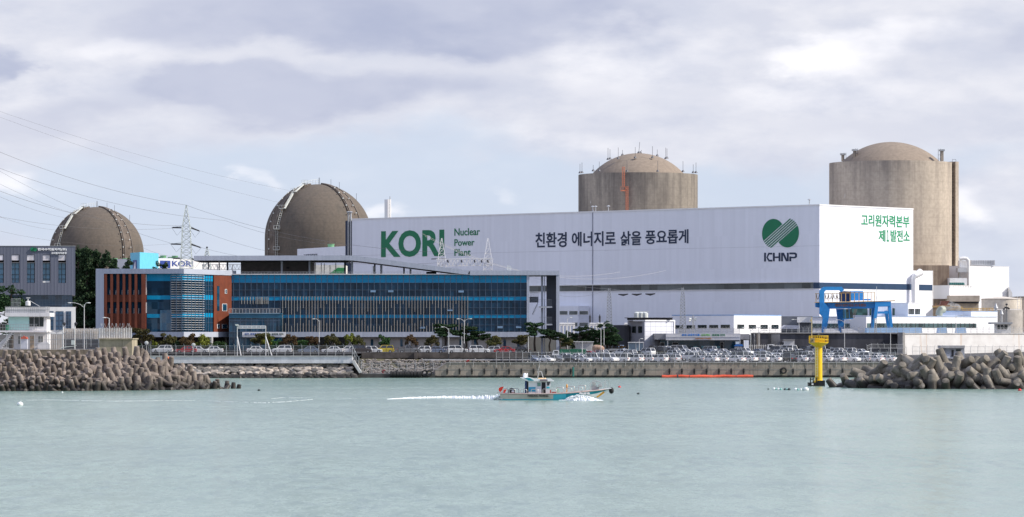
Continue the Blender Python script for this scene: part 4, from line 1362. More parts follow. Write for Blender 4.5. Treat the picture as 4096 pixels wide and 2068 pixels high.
# the yellow pipe racks on the roofs
pr = thing("pipe_rack", "yellow handrailed pipe rack along the roofs before the tank", "pipe rack", (PX(3920, 950), 950, 15))
mb = MB(); ylw = mat("ochre rail paint", (.55, .36, .13), .6, var=.1)
for y in (1233, 1240, 1245): mb.tube([P(3850, y + 1, 950), P(3975, y, 950)], .1, 5)
for px in range(3850, 3976, 12): mb.tube([P(px, 1247, 950), P(px, 1232, 950)], .09, 4)
mb.build("railing", ylw, pr)
mb = MB(); mb.tube([P(3730, 1228, 945), P(3800, 1225, 945), P(3850, 1230, 945)], .16, 6); mb.tube([P(3795, 1238, 945), P(3850, 1234, 945)], .16, 6); mb.build("pipe", ylw, pr)

# ------------------------------------------------------------------ blue glass office
grey_panel = cladding("shaded grey metal panel", (.27, .31, .40), .7, .12)  # darker copy of the fascia panel, the wing's shade put into its colour
frame_panel = cladding("light grey metal fascia", (.42, .45, .52), .7, .10)
dark_glass = glazing("dark blue curtain glass", (.008, .038, .072), 1.372, 1.62, .7, .06, .22)
blue_spandrel = glazing("bright blue spandrel glass", (.003, .24, .44), 1.372, 9, .12, .12, .2)
teal_glass = glazing("teal blue lobby glass", (.010, .055, .10), 1.372, 1.5, .8, .07)
orange_clad = mat("burnt orange panel", (.155, .038, .017), .6, var=.16, vs=.5, streak=.25)
brown_brick = mat("dark brown tile", (.14, .122, .12), .8, var=.18, vs=.9)
beige_tile = mat("beige wall tile", (.40, .37, .345), .8, var=.1, vs=.5)
mull = mat("mullion grey blue", (.10, .15, .22), .4, .2)
pale_fin = mat("pale champagne fin", (.46, .42, .36), .5, .1, var=.08)

of = thing("office_building", "long office of dark and bright blue glass with orange panels and a sloping canopy roof", "office building", (PX(1300, 838), 838, 5.4))
YA, YM = 816.0, 838.0
A = Wall(385, YA, 729, YA); B = Wall(729, YA, 923, YM); Mn = Wall(923, YM, 2117, YM)
zA = PZ(1075, YA); zF1, zF0 = PZ(1327.5, YM), PZ(1348, YM)
mb = MB()
mb.vprism([(A.a.x + .6, YA + .7), (A.b.x - .1, YA + .7), (B.b.x - .3, YM + .9), (Mn.b.x - .4, YM + .9), (Mn.b.x - .4, 884), (A.a.x + .6, 884)], zF0 + .02, PZ(1099, YM))
mb.vprism([(A.a.x + .8, YA + 4), (B.b.x, YM + 5), (Mn.b.x - 1, YM + 5), (Mn.b.x - 1, 883), (A.a.x + .8, 883)], 5.2, zF0)
mb.vprism([(A.a.x + .7, YA + .8), (A.b.x - .2, YA + .8), (B.b.x - .5, YM), (B.b.x - .5, 880), (A.a.x + .7, 880)], PZ(1099, YM), zA - .5)
mb.build("wall", brown_brick, of)
# frame of the left wing
mb = MB()
A.box(mb, 0, A.len, PZ(1095, YA), zA, -1.0, .9); A.box(mb, 0, A.t(417), PZ(1390, YA), PZ(1095, YA), -1.0, .9)
A.box(mb, A.t(417), A.len, PZ(1348, YA), PZ(1327.5, YA), -1.0, .5)
mb.build("wing_frame", grey_panel, of)
mb = MB(); B.box(mb, .02, B.t(967) if False else B.len + 2.0, zA - 1.15, zA, -1.0, .4); mb.build("upper_corner_fascia", frame_panel, of)
mb = MB(); B.box(mb, .02, B.len, PZ(1348, YA), PZ(1327.5, YA), -1.0, .4)
mb.build("corner_fascia", frame_panel, of)
# left wing: orange fins over dark glass
mb = MB(); A.pbox(mb, 417, 729, 1095, 1327.4, -.5, -.05); mb.build("wing_glass", dark_glass, of)
mb = MB()
for y0, y1 in ((1095, 1124), (1182, 1198), (1256, 1271)): A.pbox(mb, 588, 729, y0, y1, -.1, .0)
mb.build("spandrel_band", blue_spandrel, of)
mb = MB()
for px in (424, 448, 473, 497, 521, 545): A.pbox(mb, px - 5, px + 5, 1095, 1327, 0, .85)
A.pbox(mb, 567, 583, 1095, 1327, 0, .85)
mb.build("orange_fin", orange_clad, of)
mb = MB()
for y0, y1 in ((1179, 1208), (1254, 1327)): A.pbox(mb, 419, 586, y0, y1, 0, .3)
mb.build("orange_spandrel", orange_clad, of)
mb = MB()
for px in (440, 464, 488, 512, 536, 555):
    for y0, y1 in ((1160, 1179), (1233, 1254)): A.pbox(mb, px - .8, px + .8, y0, y1, 0, .1)
A.pbox(mb, 583.5, 587, 1098, 1179, 0, .2); A.pbox(mb, 583.5, 587, 1210, 1252, 0, .2)
mb.build("balcony_bar", white_worn, of)
mb = MB(); A.pbox(mb, 640, 688, 1240, 1322, 0, .06); mb.build("meeting_room_glass", glazing("lighter blue glass", (.03, .10, .17), 1.4, 2.2, .5, .1), of)
# right-turned corner face
mb = MB(); B.box(mb, .02, B.len, PZ(1327.5, YA), zA - 1.15, -.5, -.05); mb.build("corner_glass", dark_glass, of)
mb = MB()
for y0, y1 in ((1095, 1122), (1178, 1197), (1251, 1268)): B.box(mb, .05, B.t(851), PZ(y1, YA), PZ(y0, YA), -.1, .0)
mb.build("spandrel_band", blue_spandrel, of)
mb = MB()
for px in (813, 822, 832, 842): B.box(mb, B.t(px) - .06, B.t(px) + .06, PZ(1327, YA), zA - 1.15, 0, .1)
for y in (1110, 1140, 1160, 1197, 1217, 1235, 1268, 1290): B.box(mb, B.t(813), B.t(851), PZ(y, YA) - .05, PZ(y, YA), 0, .08)
mb.build("corner_mullion", mull, of)
mb = MB(); B.box(mb, B.t(852), B.len - .05, PZ(1327, YA), zA - 1.16, -.1, .25); opan = mb.build("orange_panel", orange_clad, of)
mb = MB(); B.box(mb, B.t(864), B.t(873), PZ(1241, YA), PZ(1140, YA), 0, .32); mb.build("slot_window", teal_glass, opan)
for x0, x1, y0, y1 in ((895, 903, 1152, 1171), (884, 903, 1212, 1242), (884, 903, 1295, 1314), (864, 874, 1295, 1313)):
    f_ = MB(); B.box(f_, B.t(x0), B.t(x1), PZ(y1, YA), PZ(y0, YA), 0, .34); fr_ = f_.build("window", white_worn, of)
    g_ = MB(); B.box(g_, B.t(x0 + 1.6), B.t(x1 - 1.6), PZ(y1 - 1.5, YA), PZ(y0 + 1.5, YA), .2, .38); g_.build("pane", teal_glass, fr_)
# horizontal louvres round the corner
mb = MB()
for k in range(24):
    z_ = PZ(1101 + k * 9.45, YA)
    A.box(mb, A.t(684), A.len + .55, z_ - .032, z_ + .032, .05, .32); B.box(mb, 0.0, B.t(813), z_ - .032, z_ + .032, .05, .32)
mb.build("louvre_screen", white_worn, of)
mb = MB()
for px in (684, 706, 728): A.box(mb, A.t(px) - .05, A.t(px) + .05, PZ(1322, YA), PZ(1100, YA), .3, .42)
for px in (746, 760, 775, 790, 805): B.box(mb, B.t(px) - .05, B.t(px) + .05, PZ(1322, YA), PZ(1100, YA), .3, .42)
mb.build("louvre_bracket", mull, of)
# main facade
mb = MB(); Mn.pbox(mb, 923, 2108, 1098, 1327.4, -.6, -.06); mb.build("curtain_wall", dark_glass, of)
for y0, y1, x0 in ((1099, 1131, 923), (1186, 1202, 923), (1258.5, 1272, 1128)):
    mb = MB(); Mn.pbox(mb, x0, 2108, y0, y1, -.1, .0); mb.build("spandrel_band", blue_spandrel, of)
mb = MB()
px = 934.0
while px < 2106:
    Mn.box(mb, Mn.t(px) - .05, Mn.t(px) + .05, PZ(1327, YM), PZ(1099, YM), -.05, .06); px += 23.45
for y in (1099.5, 1115, 1131, 1160, 1186, 1202, 1231, 1258.5, 1272, 1300): Mn.pbox(mb, 923, 2108, y - .5, y + .5, -.05, .07)
mb.build("mullion_grid", mull, of)
mb = MB(); Mn.pbox(mb, 930, 2108, 1095.5, 1098.6, -1, .5); mb.build("parapet_cap", white_worn, of)
mb = MB()
rf = random.Random(21)
for k in range(64):
    px = 1131 + k * 11.75
    if k % 2 == 0: sp = [(1185, 1327)]
    else:
        cut = rf.choice((1216, 1232, 1246, 1258, 1272)); low = rf.choice((1281, 1292, 1303))
        sp = [(1185, cut), (low, 1327)]
    for y0, y1 in sp: Mn.box(mb, Mn.t(px) - .05, Mn.t(px) + .05, PZ(y1, YM), PZ(y0, YM), .1, .36)
for k in range(16):
    px = 967 + k * (11.5 if k < 9 else 7)
    Mn.box(mb, Mn.t(px) - .06, Mn.t(px) + .06, PZ(1216, YM), PZ(1188, YM), .1, .4)
mb.build("fin_screen", pale_fin, of)
for x0, y0 in ((1482, 1161), (1553, 1161), (1834, 1162), (1790, 1236), (1990, 1305), (2064, 1304), (1680, 1306)):
    mb = MB(); p = [Mn.pt(Mn.t(x0), PZ(y0, YM), .05), Mn.pt(Mn.t(x0 + 21), PZ(y0, YM), .05), Mn.pt(Mn.t(x0 + 21), PZ(y0 + 8, YM), .6), Mn.pt(Mn.t(x0), PZ(y0 + 8, YM), .6)]
    mb.prism(p, (0, .06, .06)); mb.build("open_casement", glazing("tilted sash glass", (.10, .16, .24), 3, 3, .2, .1) if "tilted sash glass" not in MATS else MATS["tilted sash glass"], of)
# lower fascia and lobby
mb = MB(); Mn.pbox(mb, 1128, 2238, 1327.6, 1348, -1.5, .7); mb.build("lower_fascia", frame_panel, of)
mb = MB(); mb.fb(916, 1123, 1256, 1402, 831, 7.5); lob = mb.build("lobby_box", teal_glass, of)
mb = MB(); mb.fb(915, 1124, 1253.5, 1256.4, 830.7, 8); mb.fb(916.5, 1122.5, 1257, 1271, 830.85, .1); mb.build("lobby_cap", mat("lobby teal", (.02, .13, .22), .3), lob)
mb = MB()
for px in range(917, 1123, 22): mb.fb(px, px + 1.3, 1257, 1402, 830.9, .1)
for y in (1271, 1283, 1327, 1348): mb.fb(917, 1122, y - .6, y + .6, 830.88, .12)
mb.build("lobby_mullion", mull, lob)
mb = MB()
for y in (1235, 1253): mb.fb(916, 1121, y - .5, y + .5, 831.0, .08)
px = 916
while px < 1122: mb.fb(px - .5, px + .5, 1235, 1253, 831.0, .08); px += 13.6
for px in range(920, 1121, 4): mb.fb(px - .15, px + .15, 1236, 1253, 831.02, .04)
mb.build("balcony_railing", white_worn, of)
bn = thing("banner_sign", "white lobby banner with blue and green Korean letters half hidden by a tree", "sign", (PX(1055, 830), 830, 8))
mb = MB(); mb.fb(969, 1142, 1328, 1348.5, 829.8, .4); mb.build("board", white_paint, bn)
SG = Wall(969, 829.75, 1142, 829.75)
SG.text("원전 생애주기를", 978, 1046, 1332, 1340, mat("sign blue", (.02, .10, .33), .5), bn, .03)
SG.text("선도하는", 1050, 1083, 1332, 1340, green_letter, bn, .03)
SG.text("글로벌 리더", 1086, 1133, 1332, 1340, mat("sign dark teal", (.01, .07, .09), .5), bn, .03)
# ground floor
mb = MB(); mb.fb(1384, 2110, 1348, 1412, 838.95, .3); mb.build("ground_floor_wall", beige_tile, of)
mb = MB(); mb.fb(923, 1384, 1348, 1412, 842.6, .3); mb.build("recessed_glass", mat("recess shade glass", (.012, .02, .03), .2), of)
for px in (1488, 1547, 1606, 1665, 1724, 1783, 1842, 1901, 1960, 2019, 2074):
    mb = MB(); mb.fb(px - 5, px + 5, 1357, 1386, 838.85, .3); mb.build("window", teal_glass, of)
for px in (600, 660, 733, 845, 905, 960, 1012, 1524, 1640, 1762, 1880, 1992, 2100):
    mb = MB(); Yc = YA + 2 if px < 850 else YM + 1.2 if px < 1400 else YM + .4
    c = (PX(px, Yc), Yc, 5.2)
    mb.lathe([(.42, 0), (.42, PZ(1348, Yc) - 5.2)], 14, c); mb.build("column", conc_pale, of, True)
# right end frame with the open stair
mb = MB(); Mn.pbox(mb, 2107, 2117.5, 1098, 1348, -4, .55); Mn.pbox(mb, 2225, 2238, 1100, 1420, -9, .7); mb.build("end_jamb", frame_panel, of)
mb = MB(); mb.fb(2186, 2225, 1100, 1327, 844, .5); mb.build("stair_back_wall", mat("dark stair wall", (.15, .16, .19), .8, var=.08), of)
mb = MB(); mb.fb(2118, 2154, 1187, 1210, 846, .5); mb.fb(2118, 2160, 1327.7, 1348, 843, 1); mb.build("landing_wall", frame_panel, of)
for px0, px1 in ((2164, 2173), (2177, 2180)):
    mb = MB(); mb.fb(px0, px1, 1100, 1420, 841, .6); mb.build("stair_column", frame_panel, of)
for y in (1226, 1296):
    mb = MB(); mb.fb(2155, 2209, y, y + 5, 838.4, 4); sb = mb.build("stair_balcony", white_worn, of)
    mb = MB()
    for yy in (y - 28, y - 1): mb.fb(2157, 2207, yy, yy + 1, 839.1, .08)
    for k in range(14): mb.fb(2157 + k * 3.8, 2157.6 + k * 3.8, y - 28, y, 839.1, .06)
    mb.build("railing", steel_grey, sb)
mb = MB(); mb.fprism([(2128, 1258), (2131, 1258), (2153, 1210), (2150, 1210)], 842, 1.5)
for k in range(9): mb.fb(2130 + k * 2.2, 2137 + k * 2.2, 1256 - k * 5, 1257 - k * 5, 842.6, 1.2)
mb.build("stair_flight", steel_grey, of)
mb = MB()
for y in (1168, 1187): mb.fb(2120, 2153, y, y + 1, 845.6, .08)
for k in range(9): mb.fb(2121 + k * 4, 2121.7 + k * 4, 1168, 1187, 845.6, .06)
mb.build("landing_railing", steel_grey, of)
# penthouse, canopy and its columns
mb = MB(); mb.fb(963, 1233, 1040, 1099, 848, 16); mb.build("penthouse", brown_brick, of)
mb = MB(); mb.fb(1234, 1250, 1040, 1096, 848.5, 10); mb.build("penthouse_return", beige_tile, of)
mb = MB(); mb.fb(1146, 1158, 1067, 1075, 847.8, .3); mb.build("penthouse_vent", dark_metal, of); mb = MB(); mb.fb(1092, 1121, 1072, 1096, 847.8, .3); mb.build("penthouse_door", mat("taupe door", (.13, .115, .115), .7), of)
mb = MB()
can = [(775, 1023), (1385, 1021.5), (1412, 1022.5), (1440, 1025), (1879, 1082), (2238, 1082.5), (2238, 1100.5), (1880, 1100.5), (1870, 1099), (1440, 1045), (1412, 1042), (1385, 1041), (775, 1042)]
top = can[:6]; bot = can[6:][::-1]
for i in range(5):
    mb.fprism([top[i], top[i + 1], bot[i + 1], bot[i]] if i < 4 else [top[4], top[5], (2238, 1100.5), (1880, 1100.5)], 837.2, 22)
mb.build("canopy_roof", frame_panel, of)
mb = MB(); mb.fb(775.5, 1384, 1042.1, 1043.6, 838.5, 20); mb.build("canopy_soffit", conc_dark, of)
for px, y0, w_, m_ in ((834, 1043, 5, grey_panel), (877, 1043, 5, frame_panel), (910, 1043, 7, grey_panel), (1127, 1042, 9, frame_panel), (1238, 1042, 8, frame_panel), (1380, 1042, 8, grey_panel),
                       (1408, 1043, 9, frame_panel), (1499, 1053, 7, grey_panel), (1525, 1056, 9, frame_panel), (1616, 1068, 7, grey_panel), (1642, 1071, 8, frame_panel), (1725, 1082, 40, conc_dark)):
    mb = MB(); Yc = 842 if m_ is frame_panel else 855
    if w_ > 20: mb.fb(px - w_ / 2, px + w_ / 2, 1087, 1097, 850, 2)
    else: mb.lathe([(w_ / 2 / FX * Yc, PZ(1098, Yc)), (w_ / 2 / FX * Yc, PZ(y0 - 1, Yc))], 12, (PX(px, Yc), Yc, 0))
    mb.build("canopy_column", m_, of, w_ < 20)
mb = MB()
mb.fb(967, 1700, 1087, 1087.8, 838.8, .07); mb.fb(967, 1700, 1091.5, 1092.1, 838.8, .06)
px = 967
while px < 1701: mb.fb(px - .4, px + .4, 1087, 1096, 838.8, .07); px += 13
mb.build("roof_railing", white_worn, of)
for px, y0, y1 in ((1262, 1051, 1092), (1285, 1052, 1091), (1297, 1053, 1090), (1343, 1052, 1084), (1320, 1061, 1074), (1493, 1064, 1090), (1498, 1066, 1078), (2030, 1062, 1081), (2036, 1060, 1081), (2043, 1064, 1082)):
    an_ = thing("cell_antenna", "slim white panel antenna on the office roof " + ("under the canopy" if px < 1400 else "beside a sloping canopy column" if px < 1600 else "at the right end of the canopy"), "antenna", tuple(P(px, y1, 846)), "panel antennas on the office roof")
    mb = MB(); mb.tube([P(px, 1096 if px < 1900 else 1083, 846), P(px, y0 + 3, 846)], .07, 6); mb.build("pole", steel_grey, an_)
    mb = MB(); mb.fb(px - 1.6, px + 1.6, y0, min(y1, y0 + 24), 845.6, .25); mb.build("panel", steel_pale, an_)
roofp = MB(); roofp.box(A.a.x + 1, B.a.x - .5, YA + 1, 880, zA - .45, zA - .3); roofp.build("roof_deck", conc_grey, of)

# ------------------------------------------------------------------ grey headquarters building at the left edge
hq = thing("headquarters_building", "dark grey panelled building with tall blue windows at the left edge", "office building", (PX(301, 720), 720, 6))
hq.rotation_euler = (0, 0, R(7.1))
slate = cladding("slate grey metal panel", (.115, .125, .165), 1.5, .12)
Yh = 720.0
# the slate box, pierced by the window shafts
WINS = [(-14, 18), (49, 80), (110, 141), (172, 202), (234, 264)]
mb = MB()
mb.fb(-130, 301, 985, 1019, Yh, 24); mb.fb(-130, 301, 1132, 1180, Yh, 24)
edges = [-130] + [v for w_ in WINS for v in w_] + [301]
for i in range(0, len(edges), 2): mb.fb(edges[i], edges[i + 1], 1019, 1132, Yh, 24)
mb.build("wall", slate, hq)
mb = MB(); mb.fb(-130, 302, 983.4, 985, Yh - .1, 24.2); mb.build("roof_edge", steel_grey, hq)
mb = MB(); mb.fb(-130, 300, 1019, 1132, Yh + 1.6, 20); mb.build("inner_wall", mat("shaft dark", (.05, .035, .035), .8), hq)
hq_glass = glazing("steel blue window glass", (.11, .26, .38), 1.55, 1.7, .25, .1)
for x0, x1 in WINS:
    f_ = MB(); f_.fb(x0, x1, 1052, 1131.5, Yh + 1.0, .3); fr_ = f_.build("window", hq_glass, hq)
    g_ = MB()
    g_.fb((x0 + x1) / 2 - .9, (x0 + x1) / 2 + .9, 1052, 1131.5, Yh + .85, .2)
    for y in (1052, 1076, 1099, 1116): g_.fb(x0, x1, y - .7, y + .7, Yh + .84, .2)
    g_.build("frame", dark_metal, fr_)
    f_ = MB(); f_.fb(x0 + .5, x1 - 2, 1020.5, 1042, Yh + .12, .2); f_.build("upper_window", mat("pale window reflection", (.60, .57, .60), .25, var=.3, vs=.6), hq)  # pale colour paints the bright reflection in the upper panes
    f_ = MB(); f_.fb(x0, x1, 1049.5, 1052, Yh + .3, 1.2); f_.build("sill", conc_grey, hq)
mb = MB(); mb.fb(172.5, 201.5, 1124, 1131, Yh + .3, .1); mb.build("open_casement", white_worn, hq)
mb = MB(); mb.fb(-130, 293, 1180, 1228, Yh + 2.2, 20); mb.build("lower_glass", glazing("blue lower glazing", (.035, .075, .13), 1.35, 1.3, .7, .08), hq)
mb = MB()
for k in range(17): mb.fb(85 + k * 13, 86 + k * 13, 1180, 1228, Yh + 2.1, .2)
for y in (1181, 1200, 1218): mb.fb(-130, 293, y - .5, y + .5, Yh + 2.08, .2)
mb.build("lower_mullion", mull, hq)
mb = MB(); mb.fb(180, 301, 1228, 1340, Yh - .6, 20); mb.build("white_base", white_worn, hq)
for x0, x1 in ((186, 213), (222, 253), (262, 283)):
    f_ = MB(); f_.fb(x0, x1, 1245, 1320, Yh - .75, .2); fr_ = f_.build("window", MATS["blue lower glazing"], hq)
    g_ = MB(); g_.fb((x0 + x1) / 2 - .6, (x0 + x1) / 2 + .6, 1245, 1320, Yh - .85, .15)
    for y in (1258, 1280, 1303): g_.fb(x0, x1, y - .5, y + .5, Yh - .86, .15)
    g_.build("frame", mull, fr_)
HQ = Wall(-130, Yh, 301, Yh)
HQ.text("한국수력원자력(주)", 152, 267, 992.5, 1004.5, white_letter, hq, .035, 0.0, .25)
HQ.text("고리원자력본부", 205, 267, 1008, 1017, white_letter, hq, .035, 0.0, .25)
emblem(HQ, 123, 149, 990, 1006.5, green_letter, hq, .25)

# ------------------------------------------------------------------ white guard house on the breakwater
gh = thing("guard_house", "small white two storey guard house with a mint green wall and railed roof deck", "guard house", (PX(110, 640), 640, 6.6))
Yg = 640.0
gp = mat("guard house white", (.72, .70, .69), .7, var=.06, vs=.6, streak=.3)
mint = mat("mint green paint", (.44, .66, .62), .7, var=.05)
mb = MB(); mb.fb(33, 187, 1266, 1322, Yg, 5); mb.fb(55, 187, 1322, 1400, Yg + .2, 5.5); mb.build("wall", gp, gh)
mb = MB(); mb.fb(34, 117, 1267, 1320, Yg - .05, .1); mb.build("mint_wall", mint, gh)
mb = MB(); mb.fb(20, 199, 1251, 1266, Yg - .9, 6.6); mb.fb(22, 197, 1229, 1251.2, Yg - .6, .25); mb.fb(-20, 187, 1322, 1329, Yg - 1.6, 6.5); mb.build("deck_slab", gp, gh)
for x0, x1 in ((117.5, 135), (138, 156), (158, 174)):
    f_ = MB(); f_.fb(x0, x1, 1269, 1306, Yg - .08, .2); f_.build("window", mat("guard glass", (.012, .02, .02), .1), gh)
mb = MB()
def rail(mb, x0, x1, y0, y1, Y, st=9, r=.035):
    for y in (y0, (y0 + y1) / 2):
        mb.tube([P(x0, y, Y), P(x1, y, Y)], r, 4)
    x = x0
    while x <= x1 + .1:
        mb.tube([P(x, y0, Y), P(x, y1, Y)], r, 4); x += st
rail(mb, 21, 198, 1226, 1252, Yg - .75, 8.4); mb.build("roof_railing", steel_grey, gh)
mb = MB(); rail(mb, -10, 150, 1297, 1322, Yg - 1.5, 6.5); mb.build("balcony_railing", steel_grey, gh)
mb = MB(); rail(mb, 45, 84, 1194, 1228, Yg + 2, 5); mb.build("hatch_cage", steel_grey, gh)
mb = MB(); mb.lathe([(.45, 0), (.45, .7), (.2, .8)], 12, tuple(P(112, 1222, Yg))); mb.tube([P(112, 1208, Yg), P(112, 1196, Yg)], .08, 6); mb.fb(105, 120, 1190, 1193, Yg, .2); mb.tube([P(118, 1202, Yg), P(160, 1226, Yg)], .05, 4)
mb.build("radar_scanner", white_worn, gh)
mb = MB(); mb.fprism([(-16, 1402), (0, 1400), (52, 1330), (46, 1328), (-16, 1385)], Yg - 1.4, .2)
for k in range(11): mb.fb(0 + k * 4.8, 6 + k * 4.8, 1394 - k * 6.4, 1397 - k * 6.4, Yg - 1.5, 1.1)
mb.build("outside_stair", gp, gh)
mb = MB(); mb.tube([P(0, 1380, Yg - 1.55), P(52, 1312, Yg - 1.55)], .04, 4); mb.tube([P(0, 1388, Yg - 1.55), P(52, 1320, Yg - 1.55)], .04, 4)
for k in range(8): mb.tube([P(2 + k * 7, 1378 - k * 9, Yg - 1.55), P(2 + k * 7, 1396 - k * 9.2, Yg - 1.55)], .03, 4)
mb.build("stair_railing", steel_grey, gh)
mb = MB(); mb.fb(120, 136, 1344, 1398, Yg + .12, .1); mb.build("door", mat("tan door", (.45, .33, .22), .7, var=.3, vs=2), gh)
f_ = MB(); f_.fb(151, 174, 1343, 1371, Yg + .12, .1); fr_ = f_.build("window", white_paint, gh)
g_ = MB(); g_.fb(153, 162, 1345, 1369, Yg + .05, .1); g_.fb(164, 172, 1345, 1369, Yg + .05, .1); g_.build("pane", mat("dusty pane", (.17, .17, .16), .3), fr_)
f_ = MB(); f_.fb(73, 86, 1345, 1376, Yg + .12, .1); f_.build("window", mat("dusty pane", (.17, .17, .16), .3), gh)
ks = thing("kiosk_cabinet", "grey blue cabinet with an orange roof before the white guard house", "cabinet", (PX(94, 636), 636, 6.6))
mb = MB(); mb.fb(81, 109, 1355, 1396, 636, 1); mb.build("body", mat("pale cabinet", (.56, .57, .62), .6), ks)
mb = MB(); mb.fprism([(80, 1355.4), (110, 1355.4), (104, 1347), (86, 1347)], 635.8, 1.4); mb.fb(92, 99, 1343.6, 1347, 636, .4); mb.build("roof", mat("orange red roof", (.52, .08, .03), .6), ks)
gs = thing("sloped_buttress", "white stepped buttress at the right corner of the guard house", "wall", (PX(190, 639), 639, 6.6))
mb = MB(); mb.fprism([(150, 1400), (150, 1376), (180, 1365), (187, 1365), (199, 1378), (199, 1400)], 639, 1); mb.build("block", gp, gs)
gb = thing("green_bin", "green plastic bin on the guard house balcony", "bin", tuple(P(28, 1318, Yg - .8)))
mb = MB(); mb.fb(22, 33, 1301, 1319.5, Yg - .8, .5); mb.build("body", mat("bin green", (.02, .24, .12), .6), gb)
mb = MB(); mb.fb(21.5, 33.5, 1299.5, 1301.2, Yg - .85, .6); mb.build("lid", mat("bin green", (.02, .24, .12), .6), gb)

# ------------------------------------------------------------------ entrance buildings behind the car park
eb = thing("entrance_building", "low entrance pavilion with a grey canopy and blue glass front", "entrance building", (PX(2800, 852), 852, 5))
alu = mat("aluminium panel", (.55, .54, .56), .45, .2, var=.06)
Ye = 852.0
mb = MB(); mb.fb(2640, 2996, 1352, 1412, Ye + 4, 8); mb.build("wall", conc_grey, eb)
mb = MB(); mb.fb(2664, 2962, 1334, 1360.5, Ye - 3.5, 10); mb.build("canopy_front", alu, eb)
mb = MB(); mb.fb(2619, 2663.8, 1334, 1358, Ye - 1.5, 9); mb.build("canopy_side", mat("aluminium side", (.26, .26, .28), .5, .2), eb); mb = MB(); mb.fb(2963, 2998, 1336, 1358, Ye, 8); mb.build("canopy_side", mat("aluminium side", (.26, .26, .28), .5, .2), eb)
mb = MB(); mb.fb(2664, 2962, 1345, 1346.6, Ye - 3.6, .15); mb.build("light_strip", white_paint, eb)
ES2 = Wall(2664, Ye - 3.5, 2962, Ye - 3.5)
ES2.text("원전 생애주기를", 2727, 2799, 1335.8, 1344.2, mat("bright blue sign", (.01, .20, .62), .5), eb, .03)
ES2.text("선도하는", 2804, 2842, 1335.8, 1344.2, mat("leaf green sign", (.12, .42, .08), .5), eb, .03)
ES2.text("글로벌 리더", 2848, 2899, 1335.8, 1344.2, green_letter, eb, .03)
ES2.text("고리원자력본부 제1발전소", 2780, 2847, 1351, 1356.6, mat("bronze sign", (.50, .20, .05), .5), eb, .02)
mb = MB(); mb.fb(2640, 2960, 1361, 1412, Ye + 2, .5); mb.build("glass_front", glazing("entrance blue glass", (.012, .075, .14), 1.2, 4, .5, .08), eb)
for x0, x1, y0 in ((2688, 2713, 1369), (2881, 2894, 1368), (2640, 2658, 1370)):
    f_ = MB(); f_.fb(x0, x1, y0, 1412, Ye + 1.7, .35); fr_ = f_.build("door", white_worn, eb)
    g_ = MB(); g_.fb(x0 + 1.5, x1 - 1.5, y0 + 2, 1411, Ye + 1.6, .1); g_.build("pane", dark_metal, fr_)
mb = MB()
for x0 in (2775, 2806, 2836, 2867): mb.fb(x0, x0 + 14, 1384, 1392, Ye + 1.8, .2)
mb.build("notice_sheet", mat("pale blue sheet", (.25, .52, .62), .5), eb)
for px in (2671, 2960):
    mb = MB(); mb.fb(px - 1.2, px + 1.2, 1360.5, 1412, Ye - 3.2, .3); mb.build("canopy_post", white_paint, eb)
tb = thing("tiled_gatehouse", "white tiled cube gatehouse with a darker grey side wall", "gatehouse", (PX(2620, 862), 862, 5))
EA = Wall(2513, 866, 2577, 856); EB = Wall(2577, 856, 2693, 862)
m, t, b = shader("square white facade tile")
co = obj_co(t); s = N(t, 'ShaderNodeSeparateXYZ', {0: co})
jx = MA(t, 'LESS_THAN', MA(t, 'FRACT', MA(t, 'DIVIDE', s.outputs[0], 1.3)), .045); jz = MA(t, 'LESS_THAN', MA(t, 'FRACT', MA(t, 'DIVIDE', s.outputs[2], 1.25)), .05)
cc = MIX(t, MA(t, 'MAXIMUM', jx, jz), (.66, .67, .72), (.30, .31, .34)); t.links.new(cc, b.inputs['Base Color']); b.inputs['Roughness'].default_value = .4
mb = MB(); mb.vprism([tuple(EA.a), tuple(EA.b), tuple(EB.b), (EB.b.x, EB.b.y + 8), (EA.a.x, EA.a.y + 6)], 5, PZ(1281, 858)); mb.build("wall", mat("grey side cladding", (.33, .34, .38), .6, var=.06), tb)
mb = MB(); EB.box(mb, .05, EB.len, 5, PZ(1285, 858), 0, .12); mb.build("tiled_front", m, tb)
mb = MB(); EB.box(mb, 0, EB.len + .3, PZ(1285, 858), PZ(1279.5, 858), -4, .35); EB.box(mb, EB.len, EB.len + .3, 5, PZ(1285, 858), -4, .35); mb.build("white_frame", white_paint, tb)
mb = MB(); mb.fb(2500, 2692, 1270, 1272.5, 860, 4); mb.fb(2510, 2690, 1272.5, 1280, 864, 3); mb.build("roof_louvre", conc_dark, tb)
mb = MB()
for k in range(3): mb.lathe([(.75, 0), (.75, 1.1), (.3, 1.3)], 12, tuple(P(2548 + k * 16, 1270, 866)))
mb.fb(2540, 2598, 1245, 1247, 866, 1)
mb.build("roof_fan", steel_pale, tb)
for x0, x1 in ((2530, 2544), (2554, 2569)):
    f_ = MB(); EA.box(f_, EA.t(x0), EA.t(x1), PZ(1331, 860), PZ(1305, 860), -.1, .1); f_.build("window", MATS["guard glass"], tb)
sh = thing("bus_shelter", "small glass shelter with a white frame left of the tiled gatehouse", "shelter", (PX(2542, 850), 850, 5))
mb = MB(); mb.fb(2514, 2574, 1372, 1410, 850, .15); mb.build("glass_panel", mat("pale shelter glass", (.20, .27, .33), .1), sh)
mb = MB()
for px in (2513, 2543, 2573): mb.fb(px, px + 1.4, 1369, 1410, 849.8, .2)
mb.fb(2512, 2576, 1368, 1371, 849.7, 2.2); mb.build("frame", white_paint, sh)
ad = thing("admin_block", "long pale block with square windows behind the entrance pavilion", "building", (PX(2900, 880), 880, 9.3))
AD1 = Wall(2688, 884, 2934, 878); AD2 = Wall(2934, 878, 3124, 892)
zt = PZ(1261.5, 878)
